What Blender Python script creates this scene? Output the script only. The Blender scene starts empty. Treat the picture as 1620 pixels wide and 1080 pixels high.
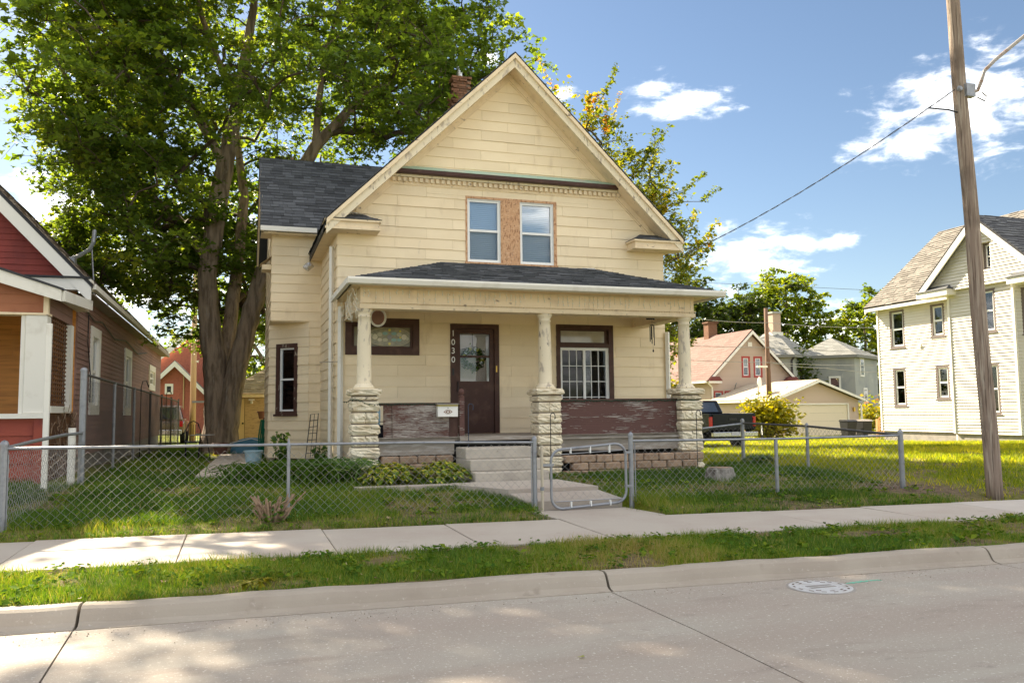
import bpy, bmesh, math, random
import numpy as np
from mathutils import Matrix, Vector

random.seed(7); RNG = np.random.default_rng(11)
scene = bpy.context.scene
COL = scene.collection
R_ = math.radians

# ------------------------------------------------------------------ camera
CAM_R = ((0.9508639506, -0.0158089850, -0.3092051478),
         (-0.3094359608, -0.0819124156, -0.9473857410),
         (-0.0103505336, 0.9965141405, -0.0827794316))
cam_d = bpy.data.cameras.new('camera'); cam = bpy.data.objects.new('camera', cam_d); COL.objects.link(cam)
m4 = Matrix(CAM_R).to_4x4(); m4.translation = Vector((0, 0, 1.6)); cam.matrix_world = m4
cam_d.sensor_width = 36.0; cam_d.lens = 36.0 * 1330.0 / 1620.0; cam_d.clip_end = 3000; cam_d.clip_start = 0.05
scene.camera = cam

# ------------------------------------------------------------------ light
SUN_EL, SUN_AZ = 35.0, -21.0          # azimuth measured from +Y towards +X (negative: from the left, behind the houses)
SUN_STRENGTH, SKY_STRENGTH, EXPOSURE = 5.0, 0.15, 2.05
scene.view_settings.view_transform = 'Standard'; scene.view_settings.look = 'None'
scene.view_settings.exposure = EXPOSURE; scene.view_settings.gamma = 1.0
scene.view_settings.use_curve_mapping = False
sun_dir = Vector((math.sin(R_(SUN_AZ)) * math.cos(R_(SUN_EL)), math.cos(R_(SUN_AZ)) * math.cos(R_(SUN_EL)), math.sin(R_(SUN_EL))))
sl = bpy.data.lights.new('sun', 'SUN'); sl.energy = SUN_STRENGTH; sl.angle = R_(0.5); sl.color = (1.0, 0.87, 0.66)
so = bpy.data.objects.new('sun', sl); COL.objects.link(so)
so.rotation_euler = (-sun_dir).to_track_quat('-Z', 'Y').to_euler(); so.location = (-30, 40, 40)

world = bpy.data.worlds.new('World'); scene.world = world; world.use_nodes = True
def build_world():
    nt = world.node_tree; N = nt.nodes; L = nt.links; N.clear()
    def nd(t, **k):
        n = N.new(t)
        for a, b in k.items(): setattr(n, a, b)
        return n
    def inp(sock, v):
        if hasattr(v, 'links') or hasattr(v, 'is_output'): L.new(v, sock)
        else: sock.default_value = v
    def ma(op, a, b=0.0, c=None, clamp=False):
        n = nd('ShaderNodeMath', operation=op, use_clamp=clamp); inp(n.inputs[0], a); inp(n.inputs[1], b)
        if c is not None: inp(n.inputs[2], c)
        return n.outputs[0]
    def sstep(x, lo, hi):
        n = nd('ShaderNodeMapRange', interpolation_type='SMOOTHSTEP'); inp(n.inputs[0], x)
        n.inputs[1].default_value = lo; n.inputs[2].default_value = hi
        return n.outputs[0]
    out = nd('ShaderNodeOutputWorld'); bg = nd('ShaderNodeBackground'); L.new(bg.outputs[0], out.inputs[0])
    bg.inputs[1].default_value = SKY_STRENGTH
    sky = nd('ShaderNodeTexSky', sky_type='NISHITA', sun_disc=False, sun_elevation=R_(SUN_EL), sun_rotation=R_(SUN_AZ))
    sky.altitude = 0; sky.air_density = 1.0; sky.dust_density = 0.25; sky.ozone_density = 1.2
    tc = nd('ShaderNodeTexCoord'); sp = nd('ShaderNodeSeparateXYZ'); L.new(tc.outputs['Generated'], sp.inputs[0])
    x, y, z = sp.outputs
    az = ma('MULTIPLY', ma('ARCTAN2', x, y), 180 / math.pi); el = ma('MULTIPLY', ma('ARCSINE', z), 180 / math.pi)
    cv = nd('ShaderNodeCombineXYZ'); L.new(ma('MULTIPLY', az, 0.40), cv.inputs[0]); L.new(ma('MULTIPLY', el, 0.95), cv.inputs[1])
    nz = nd('ShaderNodeTexNoise'); L.new(cv.outputs[0], nz.inputs['Vector']); nz.inputs['Scale'].default_value = 0.9
    nz.inputs['Detail'].default_value = 9; nz.inputs['Roughness'].default_value = 0.62; nz.inputs['Distortion'].default_value = 0.25
    tot = None
    for (a, e, wa, we) in [(30.3, 20.0, 3.5, 1.05), (28.0, 21.2, 2.2, 0.8), (47.6, 17.8, 5.4, 3.3), (43.8, 16.3, 3.6, 1.6), (34.3, 9.9, 4.2, 2.0), (37.6, 10.6, 3.2, 0.8),
                           (-11, 12.2, 5.0, 3.0), (-6, 8.5, 7, 3.5), (21.9, 21.1, 1.0, 0.7), (3, 11, 8, 4), (16.8, 23.2, 1.2, .8), (36.5, 5.2, 9, 1.6)]:
        d = ma('SQRT', ma('ADD', ma('POWER', ma('DIVIDE', ma('SUBTRACT', az, a), wa), 2.0), ma('POWER', ma('DIVIDE', ma('SUBTRACT', el, e), we), 2.0)))
        m = ma('SUBTRACT', 1.0, d)
        tot = m if tot is None else ma('MAXIMUM', tot, m)
    placed = sstep(ma('ADD', tot, ma('MULTIPLY', ma('SUBTRACT', nz.outputs[0], 0.5), 3.2)), -0.12, 1.35)
    # unseen cloud added outside the frame, denser than in view, to fill shade
    zz = ma('ADD', ma('MAXIMUM', z, 0.0), 0.12)
    pv = nd('ShaderNodeCombineXYZ'); L.new(ma('DIVIDE', x, zz), pv.inputs[0]); L.new(ma('DIVIDE', y, zz), pv.inputs[1])
    n2 = nd('ShaderNodeTexNoise'); L.new(pv.outputs[0], n2.inputs['Vector']); n2.inputs['Scale'].default_value = 1.1
    n2.inputs['Detail'].default_value = 8; n2.inputs['Roughness'].default_value = 0.58
    gen = sstep(n2.outputs[0], 0.46, 0.60)
    infr = ma('MULTIPLY', ma('MULTIPLY', sstep(az, -24, -15), ma('SUBTRACT', 1.0, sstep(az, 53, 62))), ma('SUBTRACT', 1.0, sstep(el, 27, 36)))
    gen = ma('MULTIPLY', gen, ma('SUBTRACT', 1.0, infr))
    mask = ma('MAXIMUM', placed, gen)
    mask = ma('MULTIPLY', ma('POWER', mask, 1.35), sstep(el, -1, 3))
    # thin veil low on the left where the air is bright
    mx = nd('ShaderNodeMix', data_type='RGBA'); L.new(mask, mx.inputs[0])
    hs = nd('ShaderNodeHueSaturation'); hs.inputs['Saturation'].default_value = 1.0; hs.inputs['Value'].default_value = 0.235; L.new(sky.outputs[0], hs.inputs['Color'])
    L.new(hs.outputs[0], mx.inputs[6]); mx.inputs[7].default_value = (5.6, 5.4, 5.1, 1)
    L.new(mx.outputs[2], bg.inputs[0])
build_world()

# ------------------------------------------------------------------ helpers
def rec(o, label=None, cat=None, group=None, kind=None):
    if label: o['label'] = label
    if cat: o['category'] = cat
    if group: o['group'] = group
    if kind: o['kind'] = kind
    return o
def thing(name, loc, label, cat, group=None, rz=0.0):
    o = bpy.data.objects.new(name, None); COL.objects.link(o); o.empty_display_size = 0.2
    o.location = loc; o.rotation_euler = (0, 0, rz)
    return rec(o, label, cat, group)
def origin_of(p):
    v = Vector((0, 0, 0))
    while p is not None: v += p.location; p = p.parent
    return v
def link(name, me, mat, parent=None, smooth=False, kind=None):
    if mat is not None and not me.materials: me.materials.append(mat)
    o = bpy.data.objects.new(name, me); COL.objects.link(o)
    if parent is not None: o.parent = parent
    if smooth: me.polygons.foreach_set('use_smooth', [True] * len(me.polygons))
    if kind: o['kind'] = kind
    return o
def np_mesh(name, V, Fq, rnd=None, n=4):
    """fast mesh: V (k,3), Fq (m,n) equal-sided faces, optional per-face random attribute"""
    V = np.asarray(V, np.float32); Fq = np.asarray(Fq, np.int32)
    me = bpy.data.meshes.new(name); me.vertices.add(len(V)); me.vertices.foreach_set('co', V.ravel())
    m = len(Fq); me.loops.add(m * n); me.loops.foreach_set('vertex_index', Fq.ravel())
    me.polygons.add(m); me.polygons.foreach_set('loop_start', np.arange(0, m * n, n, dtype=np.int32))
    me.polygons.foreach_set('loop_total', np.full(m, n, np.int32))
    if rnd is not None:
        a = me.attributes.new('rnd', 'FLOAT', 'FACE'); a.data.foreach_set('value', np.asarray(rnd, np.float32))
    me.update(calc_edges=True); return me
class Fr:
    """wall frame: (a along wall, b outwards, z up)"""
    def __init__(s, O, u, n): s.O = np.array(O, float); s.u = np.array(u, float); s.n = np.array(n, float)
    def p(s, a, b, z): return tuple(s.O + s.u * a + s.n * b + np.array((0, 0, z)))
WORLD = Fr((0, 0, 0), (1, 0, 0), (0, 1, 0))
def front(Y): return Fr((0, Y, 0), (1, 0, 0), (0, -1, 0))
def sideL(X): return Fr((X, 0, 0), (0, 1, 0), (-1, 0, 0))
def sideR(X): return Fr((X, 0, 0), (0, 1, 0), (1, 0, 0))
class MB:
    def __init__(s, F=WORLD): s.v = []; s.f = []; s.F = F
    def add(s, pts, faces):
        k = len(s.v); s.v += [s.F.p(*q) for q in pts]; s.f += [tuple(i + k for i in f) for f in faces]; return s
    def box(s, a0, a1, b0, b1, z0, z1):
        return s.add([(a0, b0, z0), (a1, b0, z0), (a1, b1, z0), (a0, b1, z0), (a0, b0, z1), (a1, b0, z1), (a1, b1, z1), (a0, b1, z1)],
                     [(0, 3, 2, 1), (4, 5, 6, 7), (0, 1, 5, 4), (1, 2, 6, 5), (2, 3, 7, 6), (3, 0, 4, 7)])
    def prism(s, poly, b0, b1):
        """poly in (a,z) extruded in b"""
        n = len(poly)
        pts = [(a, b0, z) for a, z in poly] + [(a, b1, z) for a, z in poly]
        return s.add(pts, [tuple(range(n)), tuple(range(2 * n - 1, n - 1, -1))] + [(i, (i + 1) % n, n + (i + 1) % n, n + i) for i in range(n)])
    def slab(s, poly, z0, z1):
        """poly in (a,b) extruded in z"""
        n = len(poly)
        pts = [(a, b, z0) for a, b in poly] + [(a, b, z1) for a, b in poly]
        return s.add(pts, [tuple(range(n)), tuple(range(2 * n - 1, n - 1, -1))] + [(i, (i + 1) % n, n + (i + 1) % n, n + i) for i in range(n)])
    def plate(s, pts, t):
        """planar polygon of 3D points thickened by t along its normal"""
        P = [np.array(q, float) for q in pts]; nn = np.cross(P[1] - P[0], P[2] - P[0]); nn /= np.linalg.norm(nn); n = len(P)
        return s.add([tuple(q) for q in P] + [tuple(q + nn * t) for q in P], [tuple(range(n)), tuple(range(2 * n - 1, n - 1, -1))] + [(i, (i + 1) % n, n + (i + 1) % n, n + i) for i in range(n)])
    def tube(s, path, r, n=6, caps=True):
        P = [np.array(s.F.p(*q), float) for q in path]; k = len(P)
        rs = r if isinstance(r, (list, tuple)) else [r] * k
        base = len(s.v); prev = None
        for i in range(k):
            d = P[min(i + 1, k - 1)] - P[max(i - 1, 0)]; d /= (np.linalg.norm(d) + 1e-9)
            if prev is None:
                up = np.array((0, 0, 1.0)) if abs(d[2]) < .9 else np.array((1.0, 0, 0))
                e1 = np.cross(d, up)
            else: e1 = prev - d * (prev @ d)
            e1 /= (np.linalg.norm(e1) + 1e-9); prev = e1; e2 = np.cross(d, e1)
            for j in range(n):
                t = 2 * math.pi * j / n; s.v.append(tuple(P[i] + rs[i] * (math.cos(t) * e1 + math.sin(t) * e2)))
        for i in range(k - 1):
            for j in range(n):
                s.f.append((base + i * n + j, base + i * n + (j + 1) % n, base + (i + 1) * n + (j + 1) % n, base + (i + 1) * n + j))
        if caps: s.f.append(tuple(base + j for j in range(n))); s.f.append(tuple(base + (k - 1) * n + n - 1 - j for j in range(n)))
        return s
    def lathe(s, c, prof, n=16, axis='z'):
        """prof: (r, h) list round a vertical axis at c"""
        base = len(s.v)
        for r, h in prof:
            for j in range(n):
                t = 2 * math.pi * j / n
                if axis == 'z': q = (c[0] + r * math.cos(t), c[1] + r * math.sin(t), c[2] + h)
                elif axis == 'y': q = (c[0] + r * math.cos(t), c[1] + h, c[2] + r * math.sin(t))
                else: q = (c[0] + h, c[1] + r * math.cos(t), c[2] + r * math.sin(t))
                s.v.append(s.F.p(*q))
        for i in range(len(prof) - 1):
            for j in range(n):
                s.f.append((base + i * n + j, base + i * n + (j + 1) % n, base + (i + 1) * n + (j + 1) % n, base + (i + 1) * n + j))
        s.f.append(tuple(base + n - 1 - j for j in range(n))); s.f.append(tuple(base + (len(prof) - 1) * n + j for j in range(n)))
        return s
    def mesh(s, name, parent=None, fix=True, bevel=0.0):
        o = origin_of(parent)
        me = bpy.data.meshes.new(name); me.from_pydata([(x - o.x, y - o.y, z - o.z) for x, y, z in s.v], [], s.f)
        if fix or bevel:
            bm = bmesh.new(); bm.from_mesh(me); bmesh.ops.recalc_face_normals(bm, faces=bm.faces[:])
            if bevel: bmesh.ops.bevel(bm, geom=bm.edges[:], offset=bevel, segments=1, affect='EDGES')
            bm.to_mesh(me); bm.free()
        me.update(); return me
    def build(s, name, mat, parent=None, smooth=False, kind=None, bevel=0.0):
        return link(name, s.mesh(name, parent, bevel=bevel), mat, parent, smooth, kind)
def segs(A, B, ra, rb, sides=3):
    """many straight frusta at once -> V, F"""
    A = np.asarray(A, float); B = np.asarray(B, float); n = len(A)
    ra = np.broadcast_to(ra, (n,)); rb = np.broadcast_to(rb, (n,))
    d = B - A; d /= (np.linalg.norm(d, axis=1, keepdims=True) + 1e-9)
    up = np.where(np.abs(d[:, 2:3]) < .9, np.array([[0, 0, 1.]]), np.array([[1., 0, 0]]))
    e1 = np.cross(d, up); e1 /= np.linalg.norm(e1, axis=1, keepdims=True); e2 = np.cross(d, e1)
    V = np.zeros((n, 2 * sides, 3))
    for j in range(sides):
        t = 2 * math.pi * j / sides; w = math.cos(t) * e1 + math.sin(t) * e2
        V[:, j] = A + w * ra[:, None]; V[:, sides + j] = B + w * rb[:, None]
    f = np.array([[j, (j + 1) % sides, sides + (j + 1) % sides, sides + j] for j in range(sides)])
    F = (np.arange(n) * 2 * sides)[:, None, None] + f[None]
    return V.reshape(-1, 3), F.reshape(-1, 4)
def clip_poly(P, Q):
    """convex clip of polygon P by convex polygon Q (2D, Q counter-clockwise)"""
    for i in range(len(Q)):
        a = Q[i]; b = Q[(i + 1) % len(Q)]; out = []
        for j in range(len(P)):
            c = P[j]; d = P[(j + 1) % len(P)]
            sc = (b[0] - a[0]) * (c[1] - a[1]) - (b[1] - a[1]) * (c[0] - a[0])
            sd = (b[0] - a[0]) * (d[1] - a[1]) - (b[1] - a[1]) * (d[0] - a[0])
            if sc >= 0: out.append(c)
            if (sc >= 0) != (sd >= 0):
                t = sc / (sc - sd); out.append((c[0] + t * (d[0] - c[0]), c[1] + t * (d[1] - c[1])))
        P = out
        if len(P) < 3: return []
    return P
def parea(P): return abs(sum(P[i][0] * P[(i + 1) % len(P)][1] - P[(i + 1) % len(P)][0] * P[i][1] for i in range(len(P)))) / 2
def rect_sub(r, holes):
    rs = [r]
    for h in holes:
        nx = []
        for (x0, x1, y0, y1) in rs:
            if h[0] >= x1 or h[1] <= x0 or h[2] >= y1 or h[3] <= y0: nx.append((x0, x1, y0, y1)); continue
            if y0 < h[2]: nx.append((x0, x1, y0, h[2]))
            if y1 > h[3]: nx.append((x0, x1, h[3], y1))
            c0, c1 = max(y0, h[2]), min(y1, h[3])
            if x0 < h[0]: nx.append((x0, h[0], c0, c1))
            if x1 > h[1]: nx.append((h[1], x1, c0, c1))
        rs = nx
    return rs
def siding(F, parent, poly, holes, ch, ln, name, mat, z0=None, thick=0.019, limit=300, gap=0.003, stagger=True, backing=None, bdepth=0.0, jitter=0.0, wob=0.0):
    """courses of separate boards on a convex wall polygon (a,z), cut round the holes (a0,a1,z0,z1)"""
    a0 = min(p[0] for p in poly); a1 = max(p[0] for p in poly); zlo = min(p[1] for p in poly); zhi = max(p[1] for p in poly)
    z = zlo if z0 is None else z0; row = 0; pcs = []
    while z < zhi:
        st = a0 - (ln * .5 if (stagger and row % 2) else 0) - (random.random() * jitter * ln)
        a = st
        while a < a1:
            for (x0, x1, y0, y1) in rect_sub((a, a + ln, z, z + ch), holes):
                if x1 - x0 < .012 or y1 - y0 < .012: continue
                P = clip_poly([(x0 + gap / 2, y0), (x1 - gap / 2, y0), (x1 - gap / 2, y1), (x0 + gap / 2, y1)], poly)
                if len(P) >= 3 and parea(P) > .0015: pcs.append((parea(P), P, z))
            a += ln
        z += ch; row += 1
    pcs.sort(key=lambda t: -t[0]); rest = MB(F)
    for k, (ar, P, zc) in enumerate(pcs):
        m = MB(F) if k < limit else rest
        n = len(P); dz = random.uniform(-.003, .003); wz = random.uniform(-1, 1) * wob; P = [(q[0], q[1] + wz + random.uniform(-1, 1) * wob * .5) for q in P]
        pts = [(q[0], bdepth - .004, q[1]) for q in P] + [(q[0], bdepth + thick * (1.0 - .75 * (q[1] - zc) / ch) + dz, q[1]) for q in P]
        m.add(pts, [tuple(range(n, 2 * n))] + [(i, (i + 1) % n, n + (i + 1) % n, n + i) for i in range(n)])
        if k < limit: m.build(name, mat, parent)
    if rest.f: rest.build(name, mat, parent, kind='stuff')
    if backing:
        m = MB(F)
        for r in rect_sub((a0, a1, zlo, zhi), holes):
            P = clip_poly([(r[0], r[2]), (r[1], r[2]), (r[1], r[3]), (r[0], r[3])], poly)
            if len(P) >= 3: m.prism(P, bdepth - .16, bdepth - .006)
        m.build('wall', backing, parent)
def shingles(poly3, name, mat, parent, ex=.14, w=.3, t=.012):
    """asphalt tabs as real geometry on a planar roof polygon; poly3[0]->poly3[1] is the eave"""
    P = [np.array(p, float) for p in poly3]; u = P[1] - P[0]; u /= np.linalg.norm(u)
    nn = np.cross(u, P[2] - P[0]); nn /= np.linalg.norm(nn)
    if nn[2] < 0: nn = -nn
    v = np.cross(nn, u)
    if (P[2] - P[0]) @ v < 0: v = -v
    Q = [((p - P[0]) @ u, (p - P[0]) @ v) for p in P]
    ar = sum(Q[i][0] * Q[(i + 1) % len(Q)][1] - Q[(i + 1) % len(Q)][0] * Q[i][1] for i in range(len(Q)))
    if ar < 0: Q = Q[::-1]
    a0 = min(q[0] for q in Q); a1 = max(q[0] for q in Q); b1 = max(q[1] for q in Q)
    V = []; Fs = []; b = -.02; o = np.array(origin_of(parent)); rn = []
    base = P[0] - o
    while b < b1:
        a = a0 - random.random() * w
        while a < a1:
            ww = w * random.uniform(.7, 1.2); tt = t * random.choice((.45, 1.0, 1.3)); e = ex
            C = clip_poly([(a, b), (a + ww - .006, b), (a + ww - .006, b + e), (a, b + e)], Q)
            if len(C) >= 3 and parea(C) > .0004:
                r = random.random(); k = len(V); n = len(C)
                V += [base + u * q[0] + v * q[1] + nn * (.004 + tt * (1 - (q[1] - b) / e)) for q in C] + [base + u * q[0] + v * q[1] + nn * .001 for q in C]
                Fs.append(tuple(range(k, k + n))); rn.append(r)
                for i in range(n): Fs.append((k + i, k + (i + 1) % n, k + n + (i + 1) % n, k + n + i)); rn.append(r)
            a += ww
        b += ex
    me = bpy.data.meshes.new(name); me.from_pydata([tuple(p) for p in V], [], Fs)
    at = me.attributes.new('rnd', 'FLOAT', 'FACE'); at.data.foreach_set('value', np.array(rn, np.float32))
    return link(name, me, mat, parent, kind='stuff')
def text_mesh(ch, size, depth=.006):
    cu = bpy.data.curves.new('numeral', 'FONT'); cu.body = ch; cu.size = size; cu.extrude = depth; cu.align_x = 'CENTER'
    ob = bpy.data.objects.new('numeral', cu); COL.objects.link(ob); dg = bpy.context.evaluated_depsgraph_get()
    me = bpy.data.meshes.new_from_object(ob.evaluated_get(dg)); bpy.data.objects.remove(ob); return me
def vnoise(x, y, s, seed=0):
    """smooth value noise in numpy, 0..1"""
    x = np.asarray(x, float) / s; y = np.asarray(y, float) / s
    xi = np.floor(x).astype(int); yi = np.floor(y).astype(int); fx = x - xi; fy = y - yi
    fx = fx * fx * (3 - 2 * fx); fy = fy * fy * (3 - 2 * fy)
    def h(i, j): 
        n = np.sin(i * 127.1 + j * 311.7 + seed * 74.7) * 43758.5453; return n - np.floor(n)
    return (h(xi, yi) * (1 - fx) + h(xi + 1, yi) * fx) * (1 - fy) + (h(xi, yi + 1) * (1 - fx) + h(xi + 1, yi + 1) * fx) * fy
def fbm(x, y, s, seed=0): return .55 * vnoise(x, y, s, seed) + .3 * vnoise(x, y, s * .45, seed + 3) + .15 * vnoise(x, y, s * .2, seed + 5)

# ------------------------------------------------------------------ materials
MATS = {}
def mat(name, col, layers=(), rough=.8, bump=0.0, bscale=30, bstretch=(1, 1, 1), rnd=0.0, metal=0.0, spec=.3, attr=0.0, coord='pos', coat=0.0, bdist=.01):
    m = bpy.data.materials.new(name); m.use_nodes = True; MATS[name] = m
    nt = m.node_tree; N = nt.nodes; L = nt.links; b = N['Principled BSDF']
    b.inputs['Roughness'].default_value = rough; b.inputs['Metallic'].default_value = metal; b.inputs['Specular IOR Level'].default_value = spec
    if coat: b.inputs['Coat Weight'].default_value = coat; b.inputs['Coat Roughness'].default_value = .03
    if coord == 'pos': g = N.new('ShaderNodeNewGeometry').outputs['Position']
    else: g = N.new('ShaderNodeTexCoord').outputs['Object']
    oi = N.new('ShaderNodeObjectInfo')
    def noise(scale, st, det=5, rg=.55):
        mp = N.new('ShaderNodeMapping'); mp.inputs['Scale'].default_value = st; L.new(g, mp.inputs[0])
        n = N.new('ShaderNodeTexNoise'); n.inputs['Scale'].default_value = scale; n.inputs['Detail'].default_value = det; n.inputs['Roughness'].default_value = rg
        L.new(mp.outputs[0], n.inputs['Vector']); return n.outputs[0]
    c = N.new('ShaderNodeRGB'); c.outputs[0].default_value = (*col, 1); cur = c.outputs[0]
    for (c2, sc, lo, hi, st) in layers:
        mr = N.new('ShaderNodeMapRange'); mr.inputs[1].default_value = lo; mr.inputs[2].default_value = hi; L.new(noise(sc, st), mr.inputs[0])
        mx = N.new('ShaderNodeMix'); mx.data_type = 'RGBA'; L.new(mr.outputs[0], mx.inputs[0]); L.new(cur, mx.inputs[6]); mx.inputs[7].default_value = (*c2, 1); cur = mx.outputs[2]
    for amt, src in ((rnd, 'o'), (attr, 'a')):
        if not amt: continue
        if src == 'o': rv = oi.outputs['Random']
        else:
            a = N.new('ShaderNodeAttribute'); a.attribute_name = 'rnd'; rv = a.outputs['Fac']
        mr = N.new('ShaderNodeMapRange'); mr.inputs[3].default_value = 1 - amt; mr.inputs[4].default_value = 1 + amt; L.new(rv, mr.inputs[0])
        h = N.new('ShaderNodeHueSaturation'); L.new(mr.outputs[0], h.inputs['Value']); L.new(cur, h.inputs['Color']); cur = h.outputs[0]
    L.new(cur, b.inputs['Base Color'])
    if bump:
        bn = N.new('ShaderNodeBump'); bn.inputs['Strength'].default_value = bump; bn.inputs['Distance'].default_value = bdist
        L.new(noise(bscale, bstretch, 6, .6), bn.inputs['Height']); L.new(bn.outputs[0], b.inputs['Normal'])
    return m
def leafmat(name, stops, trans=.42, tcol=1.5, rough=.45, spec=.35):
    m = bpy.data.materials.new(name); m.use_nodes = True; MATS[name] = m
    nt = m.node_tree; N = nt.nodes; L = nt.links; b = N['Principled BSDF']; out = N['Material Output']
    a = N.new('ShaderNodeAttribute'); a.attribute_name = 'rnd'
    cr = N.new('ShaderNodeValToRGB'); el = cr.color_ramp.elements
    while len(el) < len(stops): el.new(.5)
    for e, (p, c) in zip(el, stops): e.position = p; e.color = (*c, 1)
    L.new(a.outputs['Fac'], cr.inputs[0]); L.new(cr.outputs[0], b.inputs['Base Color'])
    b.inputs['Roughness'].default_value = rough; b.inputs['Specular IOR Level'].default_value = spec
    t = N.new('ShaderNodeBsdfTranslucent'); mm = N.new('ShaderNodeMix'); mm.data_type = 'RGBA'; mm.blend_type = 'MULTIPLY'; mm.inputs[0].default_value = 1
    L.new(cr.outputs[0], mm.inputs[6]); mm.inputs[7].default_value = (tcol * 1.25, tcol * 1.1, tcol * .35, 1); L.new(mm.outputs[2], t.inputs['Color'])
    mx = N.new('ShaderNodeMixShader'); mx.inputs[0].default_value = trans
    L.new(b.outputs[0], mx.inputs[1]); L.new(t.outputs[0], mx.inputs[2]); L.new(mx.outputs[0], out.inputs['Surface'])
    return m
def glassmat(name, tint=(.9, .95, 1.0), refl=.5, rough=.0):
    m = bpy.data.materials.new(name); m.use_nodes = True; MATS[name] = m
    nt = m.node_tree; N = nt.nodes; L = nt.links; out = N['Material Output']; N.remove(N['Principled BSDF'])
    tr = N.new('ShaderNodeBsdfTransparent'); tr.inputs[0].default_value = (*tint, 1)
    gl = N.new('ShaderNodeBsdfGlossy'); gl.inputs['Roughness'].default_value = rough; gl.inputs['Color'].default_value = (1, 1, 1, 1)
    fr = N.new('ShaderNodeFresnel'); fr.inputs[0].default_value = 1.5
    ad = N.new('ShaderNodeMath'); ad.operation = 'ADD'; ad.use_clamp = True; ad.inputs[1].default_value = refl; L.new(fr.outputs[0], ad.inputs[0])
    mx = N.new('ShaderNodeMixShader'); L.new(ad.outputs[0], mx.inputs[0]); L.new(tr.outputs[0], mx.inputs[1]); L.new(gl.outputs[0], mx.inputs[2]); L.new(mx.outputs[0], out.inputs['Surface'])
    return m
ONE = (1, 1, 1)
M_cream = mat('cream_siding', (.87, .725, .505), [((.82, .67, .455), 1.3, .4, .7, (1, 1, 2)), ((.68, .54, .36), 3.5, .60, .80, (1, 1, .30)), ((.45, .36, .27), 2.2, .70, .86, (1.5, 1.5, .5)), ((.66, .53, .38), 60, .66, .72, ONE)], rough=.7, bump=.25, bscale=40, bstretch=(8, 8, .6), rnd=.05, bdist=.004)
M_trim = mat('cream_trim', (.82, .67, .46), [((.68, .54, .37), 4, .5, .75, ONE), ((.27, .21, .16), 7, .63, .72, (1, 1, 1.6))], rough=.7, bump=.3, bscale=25, rnd=.03)
M_peel = mat('peeling_cream_paint', (.79, .69, .51), [((.46, .39, .31), 9, .57, .66, (1, 1, .35)), ((.22, .18, .15), 16, .64, .70, (1.4, 1.4, .4))], rough=.8, bump=.5, bscale=18)
M_white = mat('white_paint', (.78, .75, .68), [((.62, .58, .5), 3, .55, .8, ONE)], rough=.55, bump=.1, bscale=20, rnd=.03)
M_vinyl = mat('white_vinyl', (.82, .82, .80), rough=.4)
M_brown = mat('dark_brown_paint', (.065, .028, .020), [((.10, .05, .035), 5, .5, .7, ONE)], rough=.5, bump=.15, bscale=30)
def peelmat(name, paint, thr, wood=(.34, .30, .265), sc=1.0):
    """flaking paint whose bare patches follow the swirling plywood grain, with a raised paint edge"""
    m = bpy.data.materials.new(name); m.use_nodes = True; nt = m.node_tree; N = nt.nodes; L = nt.links; b = N['Principled BSDF']
    g = N.new('ShaderNodeNewGeometry'); mp = N.new('ShaderNodeMapping'); mp.inputs['Scale'].default_value = (.55 * sc, .5, 2.2 * sc); L.new(g.outputs['Position'], mp.inputs[0])
    def nz(scale, det=5, dist=0.0, rg=.6):
        n = N.new('ShaderNodeTexNoise'); n.inputs['Scale'].default_value = scale; n.inputs['Detail'].default_value = det; n.inputs['Distortion'].default_value = dist; n.inputs['Roughness'].default_value = rg; L.new(mp.outputs[0], n.inputs['Vector']); return n.outputs[0]
    def ma(op, a, c):
        n = N.new('ShaderNodeMath'); n.operation = op
        for i, v in enumerate((a, c)):
            if isinstance(v, (int, float)): n.inputs[i].default_value = v
            else: L.new(v, n.inputs[i])
        return n.outputs[0]
    wv = N.new('ShaderNodeTexWave'); wv.bands_direction = 'Z'; wv.inputs['Scale'].default_value = 4.2; wv.inputs['Distortion'].default_value = 9; wv.inputs['Detail'].default_value = 3; wv.inputs['Detail Scale'].default_value = .9; L.new(mp.outputs[0], wv.inputs['Vector'])
    f = ma('ADD', ma('ADD', ma('MULTIPLY', nz(1.6, 4), .9), ma('MULTIPLY', nz(11, 5, .6), .55)), ma('MULTIPLY', wv.outputs['Fac'], .22))
    mr = N.new('ShaderNodeMapRange'); mr.inputs[1].default_value = thr; mr.inputs[2].default_value = thr + .018; L.new(f, mr.inputs[0])
    w2 = N.new('ShaderNodeMix'); w2.data_type = 'RGBA'; L.new(nz(14, 5, 1.0), w2.inputs[0]); w2.inputs[6].default_value = (*[c * .55 for c in wood], 1); w2.inputs[7].default_value = (*[min(1, c * 1.5) for c in wood], 1)
    p2 = N.new('ShaderNodeMix'); p2.data_type = 'RGBA'; L.new(nz(3), p2.inputs[0]); p2.inputs[6].default_value = (*paint, 1); p2.inputs[7].default_value = (*[c * 1.5 for c in paint], 1)
    mx = N.new('ShaderNodeMix'); mx.data_type = 'RGBA'; L.new(mr.outputs[0], mx.inputs[0]); L.new(p2.outputs[2], mx.inputs[6]); L.new(w2.outputs[2], mx.inputs[7]); L.new(mx.outputs[2], b.inputs['Base Color'])
    b.inputs['Roughness'].default_value = .7
    bp = N.new('ShaderNodeBump'); bp.inputs['Strength'].default_value = 1; bp.inputs['Distance'].default_value = .006; bp.invert = True; L.new(ma('ADD', mr.outputs[0], ma('MULTIPLY', wv.outputs['Fac'], .25)), bp.inputs['Height']); L.new(bp.outputs[0], b.inputs['Normal'])
    return m
M_bpeel = peelmat('peeling_brown_paint', (.085, .037, .03), 0.975); M_bpeel2 = peelmat('heavily_peeled_plywood', (.09, .04, .03), .825, sc=1.5)
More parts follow.
